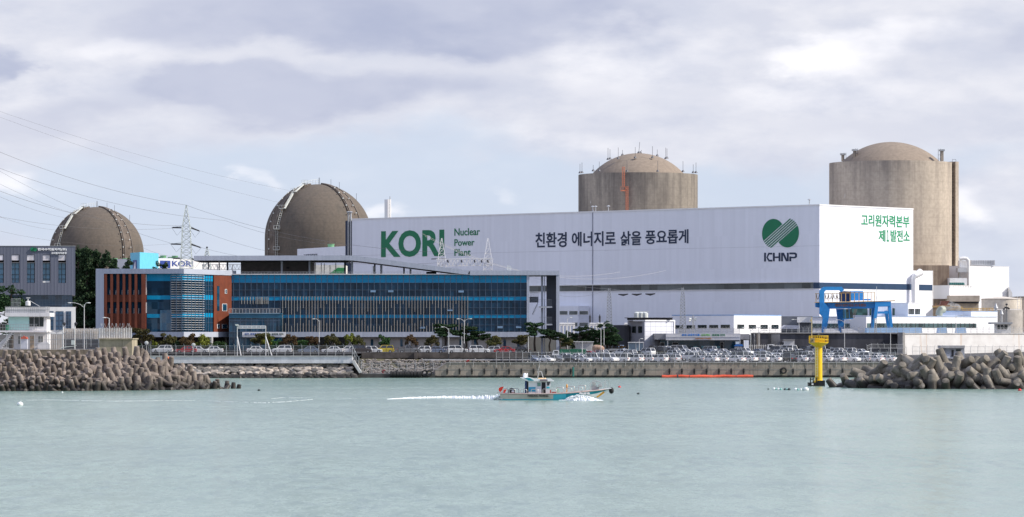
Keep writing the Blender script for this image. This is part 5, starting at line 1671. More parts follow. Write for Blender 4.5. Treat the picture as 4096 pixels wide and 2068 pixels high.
mb = MB(); mb.vprism([tuple(AD1.a), tuple(AD1.b), tuple(AD2.b), (AD2.b.x, AD2.b.y + 14), (AD1.a.x, AD1.a.y + 14)], 5, zt); mb.build("wall", hall_white, ad)
mb = MB(); AD2.box(mb, .05, AD2.len, 5, zt - .02, 0, .08); mb.build("sunlit_wall", white_clad, ad)
mb = MB(); AD1.box(mb, 0, AD1.len, zt, zt + .16, -1, .1); AD2.box(mb, 0, AD2.len, zt, zt + .16, -1, .1); mb.build("roof_edge", mat("bright blue trim", (.10, .30, .62), .5), ad)
for Wl, x0, x1, y0, y1 in ((AD1, 2700, 2733, 1301, 1314), (AD1, 2747, 2780, 1301, 1314), (AD1, 2792, 2827, 1300, 1312), (AD1, 2838, 2873, 1300, 1312), (AD1, 2884, 2920, 1299, 1312), (AD2, 2948, 2975, 1298, 1314), (AD2, 2994, 3022, 1299, 1314), (AD2, 3041, 3069, 1299, 1315), (AD2, 3085, 3112, 1299, 1315)):
    f_ = MB(); Wl.pbox(f_, x0 - 1, x1 + 1, y0 - 1, y1 + 1, 0, .12); fr_ = f_.build("window", white_worn, ad)
    g_ = MB(); Wl.pbox(g_, x0, x1, y0, y1, 0, .18); g_.build("pane", MATS["guard glass"], fr_)
lk = thing("grey_link_building", "grey profiled sheet building with a small white upper storey left of the crane", "building", (PX(3170, 900), 900, 9.3))
mb = MB(); mb.fb(3125, 3250, 1265, 1340, 902, 10); mb.build("wall", mat("grey profile sheet", (.12, .13, .15), .7), lk)
mb = MB(); mb.fb(3190, 3250, 1268, 1290, 900.5, 4); mb.build("upper_storey", white_worn, lk)
mb = MB(); mb.fprism([(3120, 1316), (3140, 1300), (3200, 1302), (3200, 1316)], 896, 5); mb.build("lean_to_roof", mat("pale lean to", (.45, .46, .52), .6), lk)
gk = thing("ticket_booth", "little white booth with a blue awning at the right end of the pavilion", "booth", (PX(2953, 846), 846, 5))
mb = MB(); mb.fb(2940, 2967, 1385, 1414, 846, 2); mb.build("body", white_paint, gk)
mb = MB(); mb.fb(2944, 2952, 1393, 1401, 845.9, .1); mb.fb(2955, 2963, 1393, 1401, 845.9, .1); mb.build("window", MATS["guard glass"], gk)
mb = MB(); mb.fprism([(2938, 1385), (2974, 1385), (2969, 1376.5), (2945, 1376.5)], 845.2, 3); mb.build("awning", mat("awning blue", (.03, .15, .45), .6), gk)
mb = MB(); mb.fb(2943, 2957, 1366, 1376, 846.2, 1); mb.build("air_conditioner", steel_pale, gk)
wg = thing("white_gate_pier", "pale panelled pier between the booth and the security gate", "pier", (PX(2986, 848), 848, 5))
mb = MB(); mb.fb(2976, 2996, 1361, 1414, 848, 2); mb.build("body", white_clad, wg)
wgs = thing("gate_store", "pale rectangular store against the dark retaining wall", "building", (PX(3150, 850), 850, 5))
mb = MB(); mb.fb(3136, 3178, 1360, 1408, 852, 5); mb.build("wall", mat("pale grey wall", (.52, .51, .51), .7, var=.08), wgs)
mb = MB(); mb.fb(3134, 3180, 1357.5, 1360.2, 851.6, 5.6); mb.build("roof", conc_grey, wgs)
mb = MB(); mb.fb(3127, 3136, 1369, 1406, 852.5, 4); mb.build("dark_side", dark_metal, wgs)
sw = thing("rolling_gate", "tall grey mesh gate between the pavilion and the dark wall", "gate", (PX(3100, 856), 856, 5))
mb = MB(); mb.fb(3076, 3120, 1337, 1408, 856, .3); mb.build("mesh_panel", mat("gate mesh", (.17, .17, .18), .6, var=.2), sw)
mb = MB(); mb.fb(3074, 3085, 1336, 1408, 855, 1); mb.build("pier", dark_metal, sw)
for k, px in enumerate((3018, 3028)):
    gpst = thing("striped_gate_post", "striped black and white gate post beside the white pier" if k == 0 else "stained concrete gate post in front of the dark wall", "post", (PX(px, 854), 854, 5), "posts of the security gate")
    mb = MB()
    if k == 0:
        for j in range(14): mb.fb(px - 3, px + 3, 1338 + j * 5, 1340.5 + j * 5, 854, .5)
        mb.build("stripe", dark_metal, gpst); mb = MB(); mb.fb(px - 2.6, px + 2.6, 1336, 1410, 854.05, .4); mb.build("post", white_worn, gpst)
    else:
        mb.fb(px - 1, px + 13, 1336, 1410, 855, 1); mb.build("post", concrete("gate post concrete", (.24, .21, .18), (.08, .06, .05), .5, 3, None, 0, .8), gpst)
# white slatted kiosk and the inscribed boulder
kz = thing("slatted_hut", "white slatted garden hut between the pines", "hut", (PX(2330, 838), 838, 5))
mb = MB(); mb.fb(2303, 2372, 1368, 1404, 838.4, 3); mb.build("wall", conc_pale, kz)
mb = MB()
for k in range(17): mb.fb(2303 + k * 4.2, 2305 + k * 4.2, 1368, 1404, 838, .3)
mb.fb(2293, 2376, 1366, 1368.4, 837.6, 3.6); mb.build("slat_screen", white_paint, kz)
bo = thing("inscribed_boulder", "tan boulder carved with two lines of dark writing below the pines", "boulder", (PX(2393, 834), 834, 5.3))
bmh = bmesh.new(); bmesh.ops.create_icosphere(bmh, subdivisions=4, radius=1)
for v in bmh.verts:
    c = v.co.copy(); f = 1 + .14 * mnoise.noise(c * 1.7 + Vector((4, 2, 9)))
    v.co = Vector((math.copysign(abs(c.x) ** .75, c.x) * 1.36 * f, math.copysign(abs(c.y) ** .6, c.y) * .75, math.copysign(abs(c.z) ** .8, c.z) * f * (.92 + .13 * c.x * -1)))
me = bpy.data.meshes.new("boulder"); bmh.to_mesh(me); bmh.free()
me.materials.append(mat("tan granite", (.40, .27, .20), .85, var=.2, vs=1.5)); me.polygons.foreach_set('use_smooth', [True] * len(me.polygons))
o = bpy.data.objects.new("stone", me); col.objects.link(o); o.parent = bo; o.location = (0, 0, .75); o.scale = (1, 1, 1.0)
o.scale = ((2417 - 2370) / 2 / FX * 834 / 1.36, 1, (1408 - 1380) / 2 / FX * 834 * 1.12)
rc = random.Random(4)
BO = Wall(2370, 833.1, 2418, 833.1)
mb = MB()
for y0, xs in ((1389, (2385, 2389.5, 2394, 2400)), (1395.5, (2383, 2387.5, 2393, 2397, 2401.5, 2406))):
    for x in xs:
        for k in range(3):
            a, c = rc.uniform(0, 2), rc.uniform(0, 3)
            BO.pbox(mb, x + a, x + a + rc.uniform(.5, 1.8), y0 + c, y0 + c + rc.uniform(.5, 1.4), -.1, .12)
mb.build("carved_mark", dark_metal, bo)

# ------------------------------------------------------------------ vehicles
car_glass = mat("car window glass", (.035, .04, .05), .08, var=.1, spec=.6)
tyre_m = mat("car tyre", (.012, .012, .012), .8)
rim_m = mat("wheel rim", (.42, .42, .43), .35, .6)
lamp_red = mat("tail lamp red", (.35, .01, .01), .25)
lamp_clear = mat("headlamp clear", (.75, .76, .78), .15)
def paint(name, c, metal=0.0, rough=.28):
    m, t, b = shader("car paint " + name)
    b.inputs['Base Color'].default_value = (*c, 1)
    b.inputs['Roughness'].default_value = rough
    b.inputs['Metallic'].default_value = metal
    b.inputs['Coat Weight'].default_value = .5
    b.inputs['Coat Roughness'].default_value = .08
    return m
PAINT = {"white": paint("white", (.78, .78, .77)), "silver": paint("silver", (.50, .51, .53), .3), "grey": paint("grey", (.17, .175, .185), .2), "black": paint("black", (.012, .012, .014)),
         "red": paint("red", (.42, .012, .018)), "yellow": paint("yellow", (.52, .40, .03)), "blue grey": paint("blue grey", (.19, .23, .32), .2), "dark brown": paint("dark brown", (.05, .04, .04)), "pale blue": paint("pale blue", (.30, .42, .62))}
KIND = {  # half length, half width, belt height, roof height, belt span, roof span, bonnet height, tail height
    "sedan": (2.4, .92, .93, 1.45, (1.05, -1.75), (.30, -1.0), .86, .98), "hatchback": (2.0, .85, .95, 1.5, (1.05, -1.9), (.35, -1.5), .88, .95),
    "suv": (2.3, .94, 1.05, 1.70, (1.05, -2.2), (.40, -1.85), .98, 1.05), "minivan": (2.55, .97, 1.08, 1.92, (1.65, -2.45), (.95, -2.2), 1.0, 1.08),
    "pickup": (2.65, .95, 1.05, 1.78, (.95, -.85), (.25, -.65), 1.0, 1.05)}


def car_parts(kind):
    hl, hw, zb, zr, bs, rs_, zh, zt = KIND[kind]
    body = MB()
    out = [(hl - .08, .28), (hl, .55), (hl - .05, .70), (hl - .35, zh - .06), (bs[0], zb - .01), (bs[1], zb), (-hl + .15, zt), (-hl + .02, .75), (-hl, .5), (-hl + .1, .28)]
    n = len(out)
    for y, sx, sz in ((-hw, .965, 0), (-hw + .1, 1, .015), (hw - .1, 1, .015), (hw, .965, 0)):
        for x, z in out: body.v.append((x * sx, y, z + (sz if z > .6 else 0) - (.05 if sx < 1 and z > .8 else 0)))
    for j in range(3):
        for i in range(n):
            body.f.append([j * n + i, j * n + (i + 1) % n, (j + 1) * n + (i + 1) % n, (j + 1) * n + i]); body.m.append(0)
    body.f.append(list(range(n))[::-1]); body.m.append(0)
    body.f.append([3 * n + i for i in range(n)]); body.m.append(0)
    rw_ = hw - .27
    if kind == "pickup":
        body.box(-hl + .1, -.95, -hw + .02, -hw + .1, zb, zb + .08); body.box(-hl + .1, -.95, hw - .1, hw - .02, zb, zb + .08)
    roof = [(rs_[0], -rw_, zr), (rs_[0] - .25, -rw_, zr + .045), (rs_[1] + .2, -rw_, zr + .045), (rs_[1], -rw_, zr - .01)]
    body.prism([(x, -rw_ - .02, z) for x, _, z in roof] + [(rs_[1], -rw_ - .02, zr - .05), (rs_[0], -rw_ - .02, zr - .05)], (0, 2 * rw_ + .04, 0))
    for sg in (-1, 1):
        for xb, xr in ((bs[0] - .05, rs_[0]), ((bs[0] + bs[1]) / 2 + .1, (rs_[0] + rs_[1]) / 2), (bs[1] + .08, rs_[1])):
            body.tube([(xb, sg * (hw - .1), zb - .03), (xr, sg * rw_, zr)], .075, 4)
    g = MB()
    b0, b1, r0, r1 = hw - .12, hw - .12, rw_ - .005, rw_ - .005
    g.v = [(bs[0] - .03, -b0, zb - .02), (bs[0] - .03, b0, zb - .02), (bs[1] + .03, b1, zb - .02), (bs[1] + .03, -b1, zb - .02), (rs_[0], -r0, zr - .01), (rs_[0], r0, zr - .01), (rs_[1], r1, zr - .02), (rs_[1], -r1, zr - .02)]
    g.f = [[0, 1, 5, 4], [1, 2, 6, 5], [2, 3, 7, 6], [3, 0, 4, 7], [4, 5, 6, 7]]; g.m = [0] * 5
    w_ = MB()
    w_.lathe([(.2, -.11), (.33, -.11), (.335, 0), (.33, .11), (.2, .11)], 14)
    w_.lathe([(.19, -.118), (.19, .118)], 10, mi=1)
    w_.v = [(x, z, y) for x, y, z in w_.v]
    hlm = MB(); hlm.box(-.06, .06, -.2, .2, -.07, .07)
    return body, g, w_, hlm
CARM = {}
for kd in KIND:
    b_, g_, w_, l_ = car_parts(kd)
    tmp = [b_.build("body", PAINT["white"], None, True), g_.build("window", car_glass), w_.build("wheel", [tyre_m, rim_m], None, True), l_.build("headlight", lamp_clear)]
    CARM[kd] = [o.data for o in tmp]
    for o in tmp: bpy.data.objects.remove(o)
CARB = {}
red_lamp_me = None


def new_part(name, me, parent, loc=(0, 0, 0)):
    o = bpy.data.objects.new(name, me); col.objects.link(o); o.parent = parent; o.location = loc
    return o


PROTO = {}
def car(kind, colour, loc, rz, label, group, lights=True):
    global red_lamp_me
    key = (kind, colour)
    if key not in CARB:
        me = CARM[kind][0].copy(); me.materials.clear(); me.materials.append(PAINT[colour]); CARB[key] = me
    r_ = thing("parked_" + {"suv": "suv", "minivan": "minivan", "pickup": "pickup_truck"}.get(kind, "car"), label, {"pickup": "pickup", "minivan": "van"}.get(kind, "car"), loc, group)
    r_.rotation_euler = (0, 0, rz)
    hl, hw, zb, zr = KIND[kind][:4]
    new_part("body", CARB[key], r_); new_part("window", CARM[kind][1], r_)
    for sx in (1, -1):
        for sy in (1, -1):
            new_part("wheel", CARM[kind][2], r_, (sx * (hl * .6), sy * (hw - .1), .33))
    if lights:
        if red_lamp_me is None:
            red_lamp_me = CARM["sedan"][3].copy(); red_lamp_me.materials.clear(); red_lamp_me.materials.append(lamp_red)
        for sy in (1, -1):
            new_part("headlight", CARM[kind][3], r_, (hl - .07, sy * (hw - .25), .68)); new_part("tail_light", red_lamp_me, r_, (-hl + .04, sy * (hw - .22), .82))
    return r_


ROADCARS = [(650, "suv", "white", 0, "beside the bright yellow green bamboo"), (745, "sedan", "red", 0, "under the corner of the office"), (793, "sedan", "white", 1, "half behind the red car"), (850, "sedan", "white", 0, "under the round dark shrub"),
            (1030, "sedan", "white", 1, "standing alone inside the white frame gantry"), (1128, "suv", "white", 0, "right of the white frame gantry"), (1236, "sedan", "blue grey", 0, "left of a lone lamp post"), (1330, "sedan", "white", 0, "right of a lone lamp post"),
            (1392, "hatchback", "white", 0, "just left of the black suv"), (1447, "suv", "dark brown", 1, "above the ramp fence"), (1494, "hatchback", "white", 1, "between the dark suv and the yellow suv"), (1536, "suv", "yellow", 0, "on the roadside terrace"),
            (1636, "pickup", "grey", 1, "on the roadside terrace"), (1690, "hatchback", "white", 0, "behind the grey pickup"), (1738, "sedan", "blue grey", 0, "between the pickup and the white suv"), (1781, "hatchback", "silver", 0, "beside the slender lamp post"),
            (1832, "suv", "white", 1, "large, between two lamp posts"), (1917, "suv", "white", 1, "right of the double lamp post"), (1968, "hatchback", "silver", 0, "just left of the red car on the terrace"), (2018, "sedan", "red", 0, "at the end of the terrace wall"), (2078, "sedan", "black", 0, "dark, last of the terrace row")]
for px, kd, cl, flip, where in ROADCARS:
    Yc = 789.5 + rnd.uniform(-.6, .6)
    car(kd, cl, (PX(px, Yc), Yc, 5.24 if px < 1700 else 5.2), (math.pi if flip == 0 and kd != "pickup" and px < 1000 else 0 if flip else math.pi) + rnd.uniform(-.05, .05), f"{cl} {kd} on the road {where}", "cars parked along the road")

rc_ = random.Random(17)
ROWS = [(783.5, 2128, 3590, "front row along the quay fence"), (798.5, 2215, 3545, "second row"), (814.5, 2270, 3500, "middle row"), (830, 2330, 3470, "fourth row"), (845, 2560, 3330, "back row by the buildings")]
for ri, (Yr, p0, p1, rowname) in enumerate(ROWS):
    px = p0
    while px < p1:
        skip = rc_.random() < (.05 if ri == 0 else .10)
        if ri == 4 and 2900 < px < 3070: skip = True
        if not skip:
            kd = rc_.choices(["sedan", "suv", "hatchback", "minivan", "pickup"], [.45, .27, .14, .1, .04])[0]
            cl = rc_.choices(["white", "silver", "grey", "black", "blue grey", "dark brown", "red"], [.60, .18, .07, .09, .03, .02, .01])[0]
            at = ("below the boulder" if px < 2440 else "below the tiled gatehouse" if px < 2660 else "before the entrance pavilion" if px < 2960 else "before the security gate" if px < 3130 else "near the yellow beacon" if px < 3330 else "at the far quay end")
            Yc = Yr + rc_.uniform(-.7, .7)
            rz = R(138) + rc_.uniform(-.06, .06) + (math.pi if (px < 2440 or rc_.random() < .18) else 0)
            car(kd, cl, (PX(px, Yc), Yc, lot_z(Yc) + .03), rz, f"{cl} {kd} in the {rowname} {at}", "cars in the car park", ri < 2)
        px += rc_.uniform(46, 54) if ri < 4 else rc_.uniform(46, 60)
# flat-bed truck with green cover and a small blue truck
def truck(px, Y, cab, cover, label, flip, zz):
    r_ = thing("small_truck", label, "truck", (PX(px, Y), Y, zz)); r_.rotation_euler = (0, 0, math.pi if flip else 0)
    c = MB(); c.prism([(2.6, -.85, .4), (2.65, -.85, 1.0), (2.35, -.85, 1.95), (1.1, -.85, 1.98), (1.05, -.85, .4)], (0, 1.7, 0)); c.build("cab", PAINT[cab], None).parent = r_
    wv_ = MB(); wv_.box(1.3, 2.2, -.87, .87, 1.2, 1.8); wv_.build("window", car_glass, None).parent = r_
    bd = MB(); bd.box(-2.6, 1.0, -.88, .88, .65, 1.1); bd.build("bed", steel_grey if not cover else cover, None).parent = r_
    if cover:
        cv = MB(); cv.prism([(-2.55, -.86, 1.1), (-2.5, -.86, 2.1), (.9, -.86, 2.2), (.95, -.86, 1.1)], (0, 1.72, 0)); cv.build("canvas_cover", cover, None).parent = r_
    for sx in (1.75, -1.6):
        for sy in (-.75, .75): new_part("wheel", CARM["suv"][2], r_, (sx, sy, .33))
green_canvas = mat("green canvas", (.03, .15, .09), .8, var=.2)
truck(2255, 806, "white", green_canvas, "small truck with a dark green canvas cover behind the quay fence", True, lot_z(806))
truck(2300, 808, "white", green_canvas, "second small truck with a green canvas cover, right of the first", True, lot_z(808))
truck(2455, 846, "pale blue", None, "pale blue small truck parked below the pines", False, lot_z(846))
truck(3112, 851, "white", None, "white small truck parked before the rolling gate", True, lot_z(851))

# ------------------------------------------------------------------ street lamps
lamp_pole = mat("lamp pole paint", (.56, .56, .55), .5, .1, var=.06)
def street_lamp(px, py0, py1, Y, arms, label, r=.08, lower=True):
    b = P(px, py1, Y); h = PZ(py0, Y) - b.z
    r_ = thing("street_lamp", label, "street lamp", tuple(b), "street lamps")
    mb = MB(); mb.tube([(0, 0, 0), (0, 0, h * .5), (0, 0, h)], [r * 1.2, r, r * .7], 8); mb.build("pole", lamp_pole, None, True).parent = r_
    if lower:
        mb = MB(); mb.tube([(0, 0, 0), (0, 0, h * .27)], r * 1.5, 8); mb.build("base_sleeve", dark_metal, None).parent = r_
    for sx, ln in arms:
        mb = MB(); pts = [(0, 0, h * .93), (sx * ln * .3, 0, h * 1.0), (sx * ln * .7, 0, h * 1.035), (sx * ln, 0, h * 1.04)]
        mb.tube(pts, r * .55, 6); a_ = mb.build("arm", lamp_pole, None, True); a_.parent = r_
        mb = MB(); mb.ball((sx * (ln + .3), 0, h * 1.035), (.36, .16, .1), 8, 5); l_ = mb.build("lamp_head", steel_pale, None, True); l_.parent = a_
    return r_
street_lamp(1277, 1280, 1402, 786, [(-1, .9)], "single armed pale lamp post before the finned glass facade")
street_lamp(1857, 1280, 1408, 786, [(-1, 1.1), (1, 1.1)], "double armed lamp post with dark base before the right part of the glass facade")
street_lamp(1795, 1313, 1452, 779, [(-1, 1.1)], "tall lamp post with black base standing on the low quay above the rubble")
street_lamp(2404, 1314, 1452, 781, [(-1, .9)], "lamp post with black foot at the quay fence below the boulder")
street_lamp(2416, 1296, 1412, 842, [(-1, 1.2), (1, .9)], "taller double lamp post close behind the boulder")
street_lamp(3003, 1315, 1450, 783, [(-1, 1.3), (1, 1.7)], "double armed lamp post at the quay fence before the security gate")
street_lamp(3036, 1325, 1405, 850, [(1, 1.5)], "curved single armed lamp post beside the stained gate post")
street_lamp(3378, 1284, 1402, 850, [(-1, 1.6), (1, .9)], "tall lamp post with two arms under the blue gantry crane", lower=False)
street_lamp(3824, 1263, 1334, 858, [(1, 1.1)], "single armed lamp post on top of the white retaining wall", lower=False)
street_lamp(3196, 1280, 1332, 868, [(-1, 1.2)], "short white lamp post left of the gantry crane", lower=False)
street_lamp(337, 1218, 1400, 634, [(-1, 2.3), (1, .5)], "rusty grey double armed lamp post behind the mesh fence", lower=False)
street_lamp(437, 1272, 1312, 640, [(-1, .6)], "small lamp above the coiled wire of the beige block", .09, lower=False)
street_lamp(2270, 1275, 1402, 842, [(1, .5)], "thin lamp beside the switchgear windows", .08, lower=False)
street_lamp(2557, 1357, 1412, 845, [(1, .3)], "short lamp before the glass shelter", .08, lower=False)
street_lamp(1847, 1345, 1408, 786, [], "bare pale pole between the pines and the double lamp", .09, lower=False)
street_lamp(2113, 1345, 1408, 786, [], "bare pale pole at the end of the terrace", .09, lower=False)
street_lamp(2329, 1365, 1425, 800, [], "bare pole before the slatted hut", .09, lower=False)
street_lamp(3562, 1330, 1425, 830, [], "thin bare pole at the joint of dark and white walls", .09, lower=False)

# ------------------------------------------------------------------ fences
link_mesh = wire_mesh("chain link wire", (.40, .41, .42), .10)
link_dense = wire_mesh("dense security mesh", (.38, .38, .38), .38)
def fence(name, label, pts, h, step, arm=(0, 0, 0), vee=False, pm=steel_grey, r=.045, rails=(0.02, .5, 1.0), mesh=link_mesh, cat="fence", coil=None):
    root = thing(name, label, cat, tuple(pts[0]))
    pts = [Vector(p) for p in pts]
    post = MB(); post.tube([(0, 0, 0), (0, 0, h)], r, 5)
    a = Vector(arm)
    if a.length: post.tube([(0, 0, h), tuple(Vector((0, 0, h)) + a)], r * .8, 4)
    if vee: post.tube([(0, 0, h), (-a.x, a.y, h + a.z)], r * .8, 4)
    src = None
    rl = MB(); ms = MB()
    k = 0
    for p, q in zip(pts, pts[1:]):
        for f in rails: rl.tube([p + Vector((0, 0, h * f)), q + Vector((0, 0, h * f))], r * .75, 4)
        ms.add([p + Vector((0, .02, .03)), q + Vector((0, .02, .03)), q + Vector((0, .02, h)), p + Vector((0, .02, h))], [(0, 1, 2, 3)])
        n = max(1, round((q - p).length / step))
        for i in range(n + (1 if q is pts[-1] else 0)):
            c = p.lerp(q, i / n)
            if k < 100:
                if src is None:
                    src = post.build("post", pm, None); src.parent = root; o = src
                else:
                    o = src.copy(); col.objects.link(o)
                o.location = c - pts[0]
            k += 1
    rl.build("rail", pm, root)
    if mesh: ms.build("mesh_panel", mesh, root)
    if coil:
        cm = MB(); pp = []
        for p, q in zip(pts, pts[1:]):
            L_ = (q - p).length; n = int(L_ / coil[1] * 9)
            d = (q - p).normalized()
            for i in range(n):
                th_ = 2 * math.pi * i / 9
                pp.append(p.lerp(q, i / n) + Vector((0, math.cos(th_) * coil[0], h + coil[0] + math.sin(th_) * coil[0])) + d * .15 * math.sin(th_ * .37))
        cm.tube(pp, .025, 3); cm.build("razor_coil", steel_grey, root)
    return root
fence("seawall_fence", "long grey chain link fence with slanted post tips on the white sea wall", [P(536, 1424, 768.4), P(1409, 1424, 768.4)], 2.2, 1.83, (-.22, 0, .42))
fence("ramp_fence", "short chain link fence stepping down the white ramp edge", [P(1410, 1426, 767.6), P(1424, 1456, 767), P(1446, 1489, 767)], 2.3, 1.0, (.35, 0, .35), True)
fence("stage_fence", "chain link fence along the low landing stage before the rubble", [P(1452, 1495, 769.8), P(1768, 1495, 770.2)], 2.25, 1.95, (-.2, 0, .4))
fence("step_fence", "fence with vee shaped wire arms stepping up to the quay", [P(1985, 1453, 777.6), P(2090, 1453, 777.8)], 2.6, 1.4, (.4, 0, .35), True)
fence("quay_fence", "long chain link fence along the quay edge before the parked cars", [QW.pt(QW.t(p), 3.3, -.9) for p in (2092, 2600, 3100, 3585)], 2.15, 1.72, (-.2, 0, .42))
fence("wall_top_fence", "mesh fence with zigzag wire arms on top of the dark retaining wall", [P(3012, 1331, 862.6), P(3612, 1331, 862.6)], 1.15, 1.35, (.55, 0, .5), True, rails=(.05, .5, 1))
fence("white_wall_fence", "fence with rails on top of the sunlit white retaining wall", [WR.pt(.4, 9.65, -.5), WR.pt(WR.len, 9.65, -.5)], 1.25, 2.0, (.3, 0, .3), rails=(.05, .35, .7, 1))
fence("apron_fence", "tall fence with bent post tips at the foot of the white retaining wall", [P(3650, 1422, 812), P(4200, 1421, 818)], 2.0, 1.75, (.18, 0, .38))
fence("corner_fence", "open fence with slanted tips climbing at the quay end below the dark wall", [P(3468, 1398, 800), P(3487, 1392, 802), P(3612, 1394, 806)], 2.2 * .4, 1.7, (-.2, 0, .3), rails=(.02, 1))
fence("quay_end_fence", "double railed fence closing the car park at the quay end", [P(3482, 1449, 792), P(3485, 1430, 806), P(3625, 1428, 806)], 2.1, 1.9, (-.2, 0, .35))
fence("entrance_mesh_fence", "dense mesh screen with zigzag wire arms on the roof edge of the pavilion", [P(2712, 1333, 862), P(2960, 1333, 862)], 1.1, 1.5, (.5, 0, .45), True, mesh=link_dense)
fence("security_fence", "white palisade fence across the gate beside the pavilion", [P(2996, 1412, 850), P(3134, 1412, 852)], 1.9, .45, (0, 0, .2), pm=white_worn, rails=(.1, .9), mesh=None)
fence("breakwater_fence", "wide grey mesh fence with bent posts on the breakwater before the guard house", [P(-30, 1398, 625.4), P(250, 1398, 625.4), P(394, 1398, 625.4)], 2.75, 2.4, (.0, -.3, .45), rails=(.05, .35, .62, .98))
fence("wire_topped_fence", "fence with crossed wire arms and coiled razor wire behind the mesh fence", [P(188, 1396, 634), P(300, 1390, 634), P(396, 1384, 634)], 2.7, 1.6, (.5, 0, .55), True, mesh=None, rails=(.6, 1.0), coil=(.32, .5))
fence("block_top_fence", "white railed fence with coiled razor wire on top of the beige block", [P(399, 1353, 625.2), P(526, 1353, 625.2)], 1.85, .42, (0, 0, 0), pm=white_worn, rails=(.06, .95), coil=(.38, .42))
fence("terrace_railing", "dark railing before the cars on the roadside terrace", [P(1446, 1411, 782.2), P(2112, 1411, 781.8)], 1.2, 1.35, pm=mat("dark brown rail", (.045, .032, .03), .6), rails=(.45, .72, 1.0), mesh=None)
fence("road_railing", "dark railing between the white sea wall and the road", [P(560, 1420, 774), P(1430, 1420, 774)], 1.3, 1.7, pm=MATS["dark brown rail"], rails=(.45, .72, 1.0), mesh=None)
bp_ = thing("beige_panel_fence", "beige louvred panel screen behind the mesh fence of the breakwater", "fence", tuple(P(300, 1400, 650)))
panel_m = mat("beige screen panel", (.47, .42, .36), .7, var=.08)
mb = MB(); mb.fb(188, 250, 1336, 1400, 652, .2); mb.fb(252, 395, 1314, 1356, 650, .2); mb.build("panel", panel_m, bp_)
mb = MB()
for px in range(190, 395, 9): mb.fb(px, px + 1.1, 1316 if px > 250 else 1337, 1356 if px > 250 else 1398, 649.8, .1)
mb.build("panel_rib", white_worn, bp_)
mb = MB(); mb.fb(248, 392, 1356.5, 1400, 648, .3); mb.build("dark_base", mat("dark slate base", (.045, .045, .05), .7), bp_)
bs_ = thing("beige_slat_screen", "pale slatted screen behind the white fence on the beige block", "fence", tuple(P(460, 1353, 627)))
mb = MB()
for k in range(30): mb.fb(401 + k * 4.2, 403.6 + k * 4.2, 1314, 1353, 627, .08)
mb.build("slat_panel", mat("pale slat", (.58, .55, .50), .7), bs_)
for px, y0 in ((253, 1292), (299, 1292)):
    cmr = thing("camera_pole", "white camera pole " + ("left" if px < 270 else "right") + " of the rusty double lamp", "camera pole", tuple(P(px, 1398, 629)))
    mb = MB(); mb.tube([P(px, 1398, 629), P(px, y0, 629)], .1, 6); mb.build("pole", white_worn, cmr)
    mb = MB(); mb.ball(P(px + 4, y0 + 3, 628.8), .28, 8, 5); mb.fb(px + 2, px + 6, y0 + 4, y0 + 12, 628.8, .2); mb.build("camera", dark_metal, cmr)
eb_ = thing("electric_box", "grey electric box on the mesh fence of the breakwater", "box", tuple(P(292, 1390, 625)))
mb = MB(); mb.fb(285, 299, 1361, 1379, 625.0, .3); mb.build("box", steel_pale, eb_)
mb = MB(); mb.tube([P(240, 1394, 625), P(262, 1388, 625), P(285, 1386, 625), P(300, 1384, 625), P(306, 1382, 625)], .06, 5); mb.build("conduit", steel_pale, eb_)

# white frame gantry over the road
gf = thing("frame_gantry", "white lattice frame gantry with slanted braces and a solar panel before the lobby", "gantry", tuple(P(1005, 1424, 770)))
mb = MB()
for px in (949, 1063): mb.tube([P(px, 1424, 770), P(px, 1303, 770)], .085, 8)
mb.build("post", lamp_pole, gf)
mb = MB()
for y in (1304, 1308.5, 1313):
    for dy in (0, .6): mb.tube([P(953, y, 770 + dy), P(1062, y, 770 + dy)], .07, 5)
for k in range(7): mb.tube([P(953 + k * 18, 1304, 770), P(953 + k * 18, 1313, 770)], .06, 4)
mb.build("truss_beam", white_paint, gf)
mb = MB(); mb.tube([P(949, 1346, 770), P(965, 1428, 768.9)], .09, 6); mb.tube([P(1063, 1346, 770), P(1089, 1428, 768.9)], .09, 6); mb.build("brace", white_paint, gf)
mb = MB(); mb.fprism([(940, 1297), (952, 1297), (955, 1303), (943, 1303)], 769.5, .5); mb.build("solar_panel", steel_pale, gf)
for px, y0 in ((586, 1370), (774, 1378)):
    mr = thing("convex_mirror", "round traffic mirror on a pole " + ("near the beige block" if px < 600 else "near the red car"), "mirror", tuple(P(px, 1408, 777)))
    mb = MB(); mb.tube([P(px, 1410, 777), P(px, y0, 777)], .05, 5); mb.build("pole", lamp_pole, mr)
    mb = MB(); mb.lathe([(.01, -.1), (.42, 0), (.44, .06), (.1, .1)], 16); mb.v = [(x + PX(px, 777), 776.9 + z, y + PZ(y0 + 2, 777)) for x, y, z in mb.v]; mb.build("mirror", steel_pale, mr, True)
for px, y in ((1545, 1489), (1868, 1450)):
    bo_ = thing("mooring_bollard", "red mooring bollard " + ("on the landing stage before the tyres" if px < 1600 else "on the quay above the rubble"), "bollard", tuple(P(px - 14 * (px < 1600), y + 4, 770 if px < 1600 else 776)))
    Yb = 770.4 if px < 1600 else 776.4
    px -= 14 * (px < 1600)
    c = P(px, y + 4, Yb); mb = MB(); mb.tube([c, c + Vector((0, 0, .55)), c + Vector((.5, 0, .62))], [.22, .2, .26], 8); mb.build("post", mat("red oxide paint", (.30, .025, .02), .6), bo_, True)

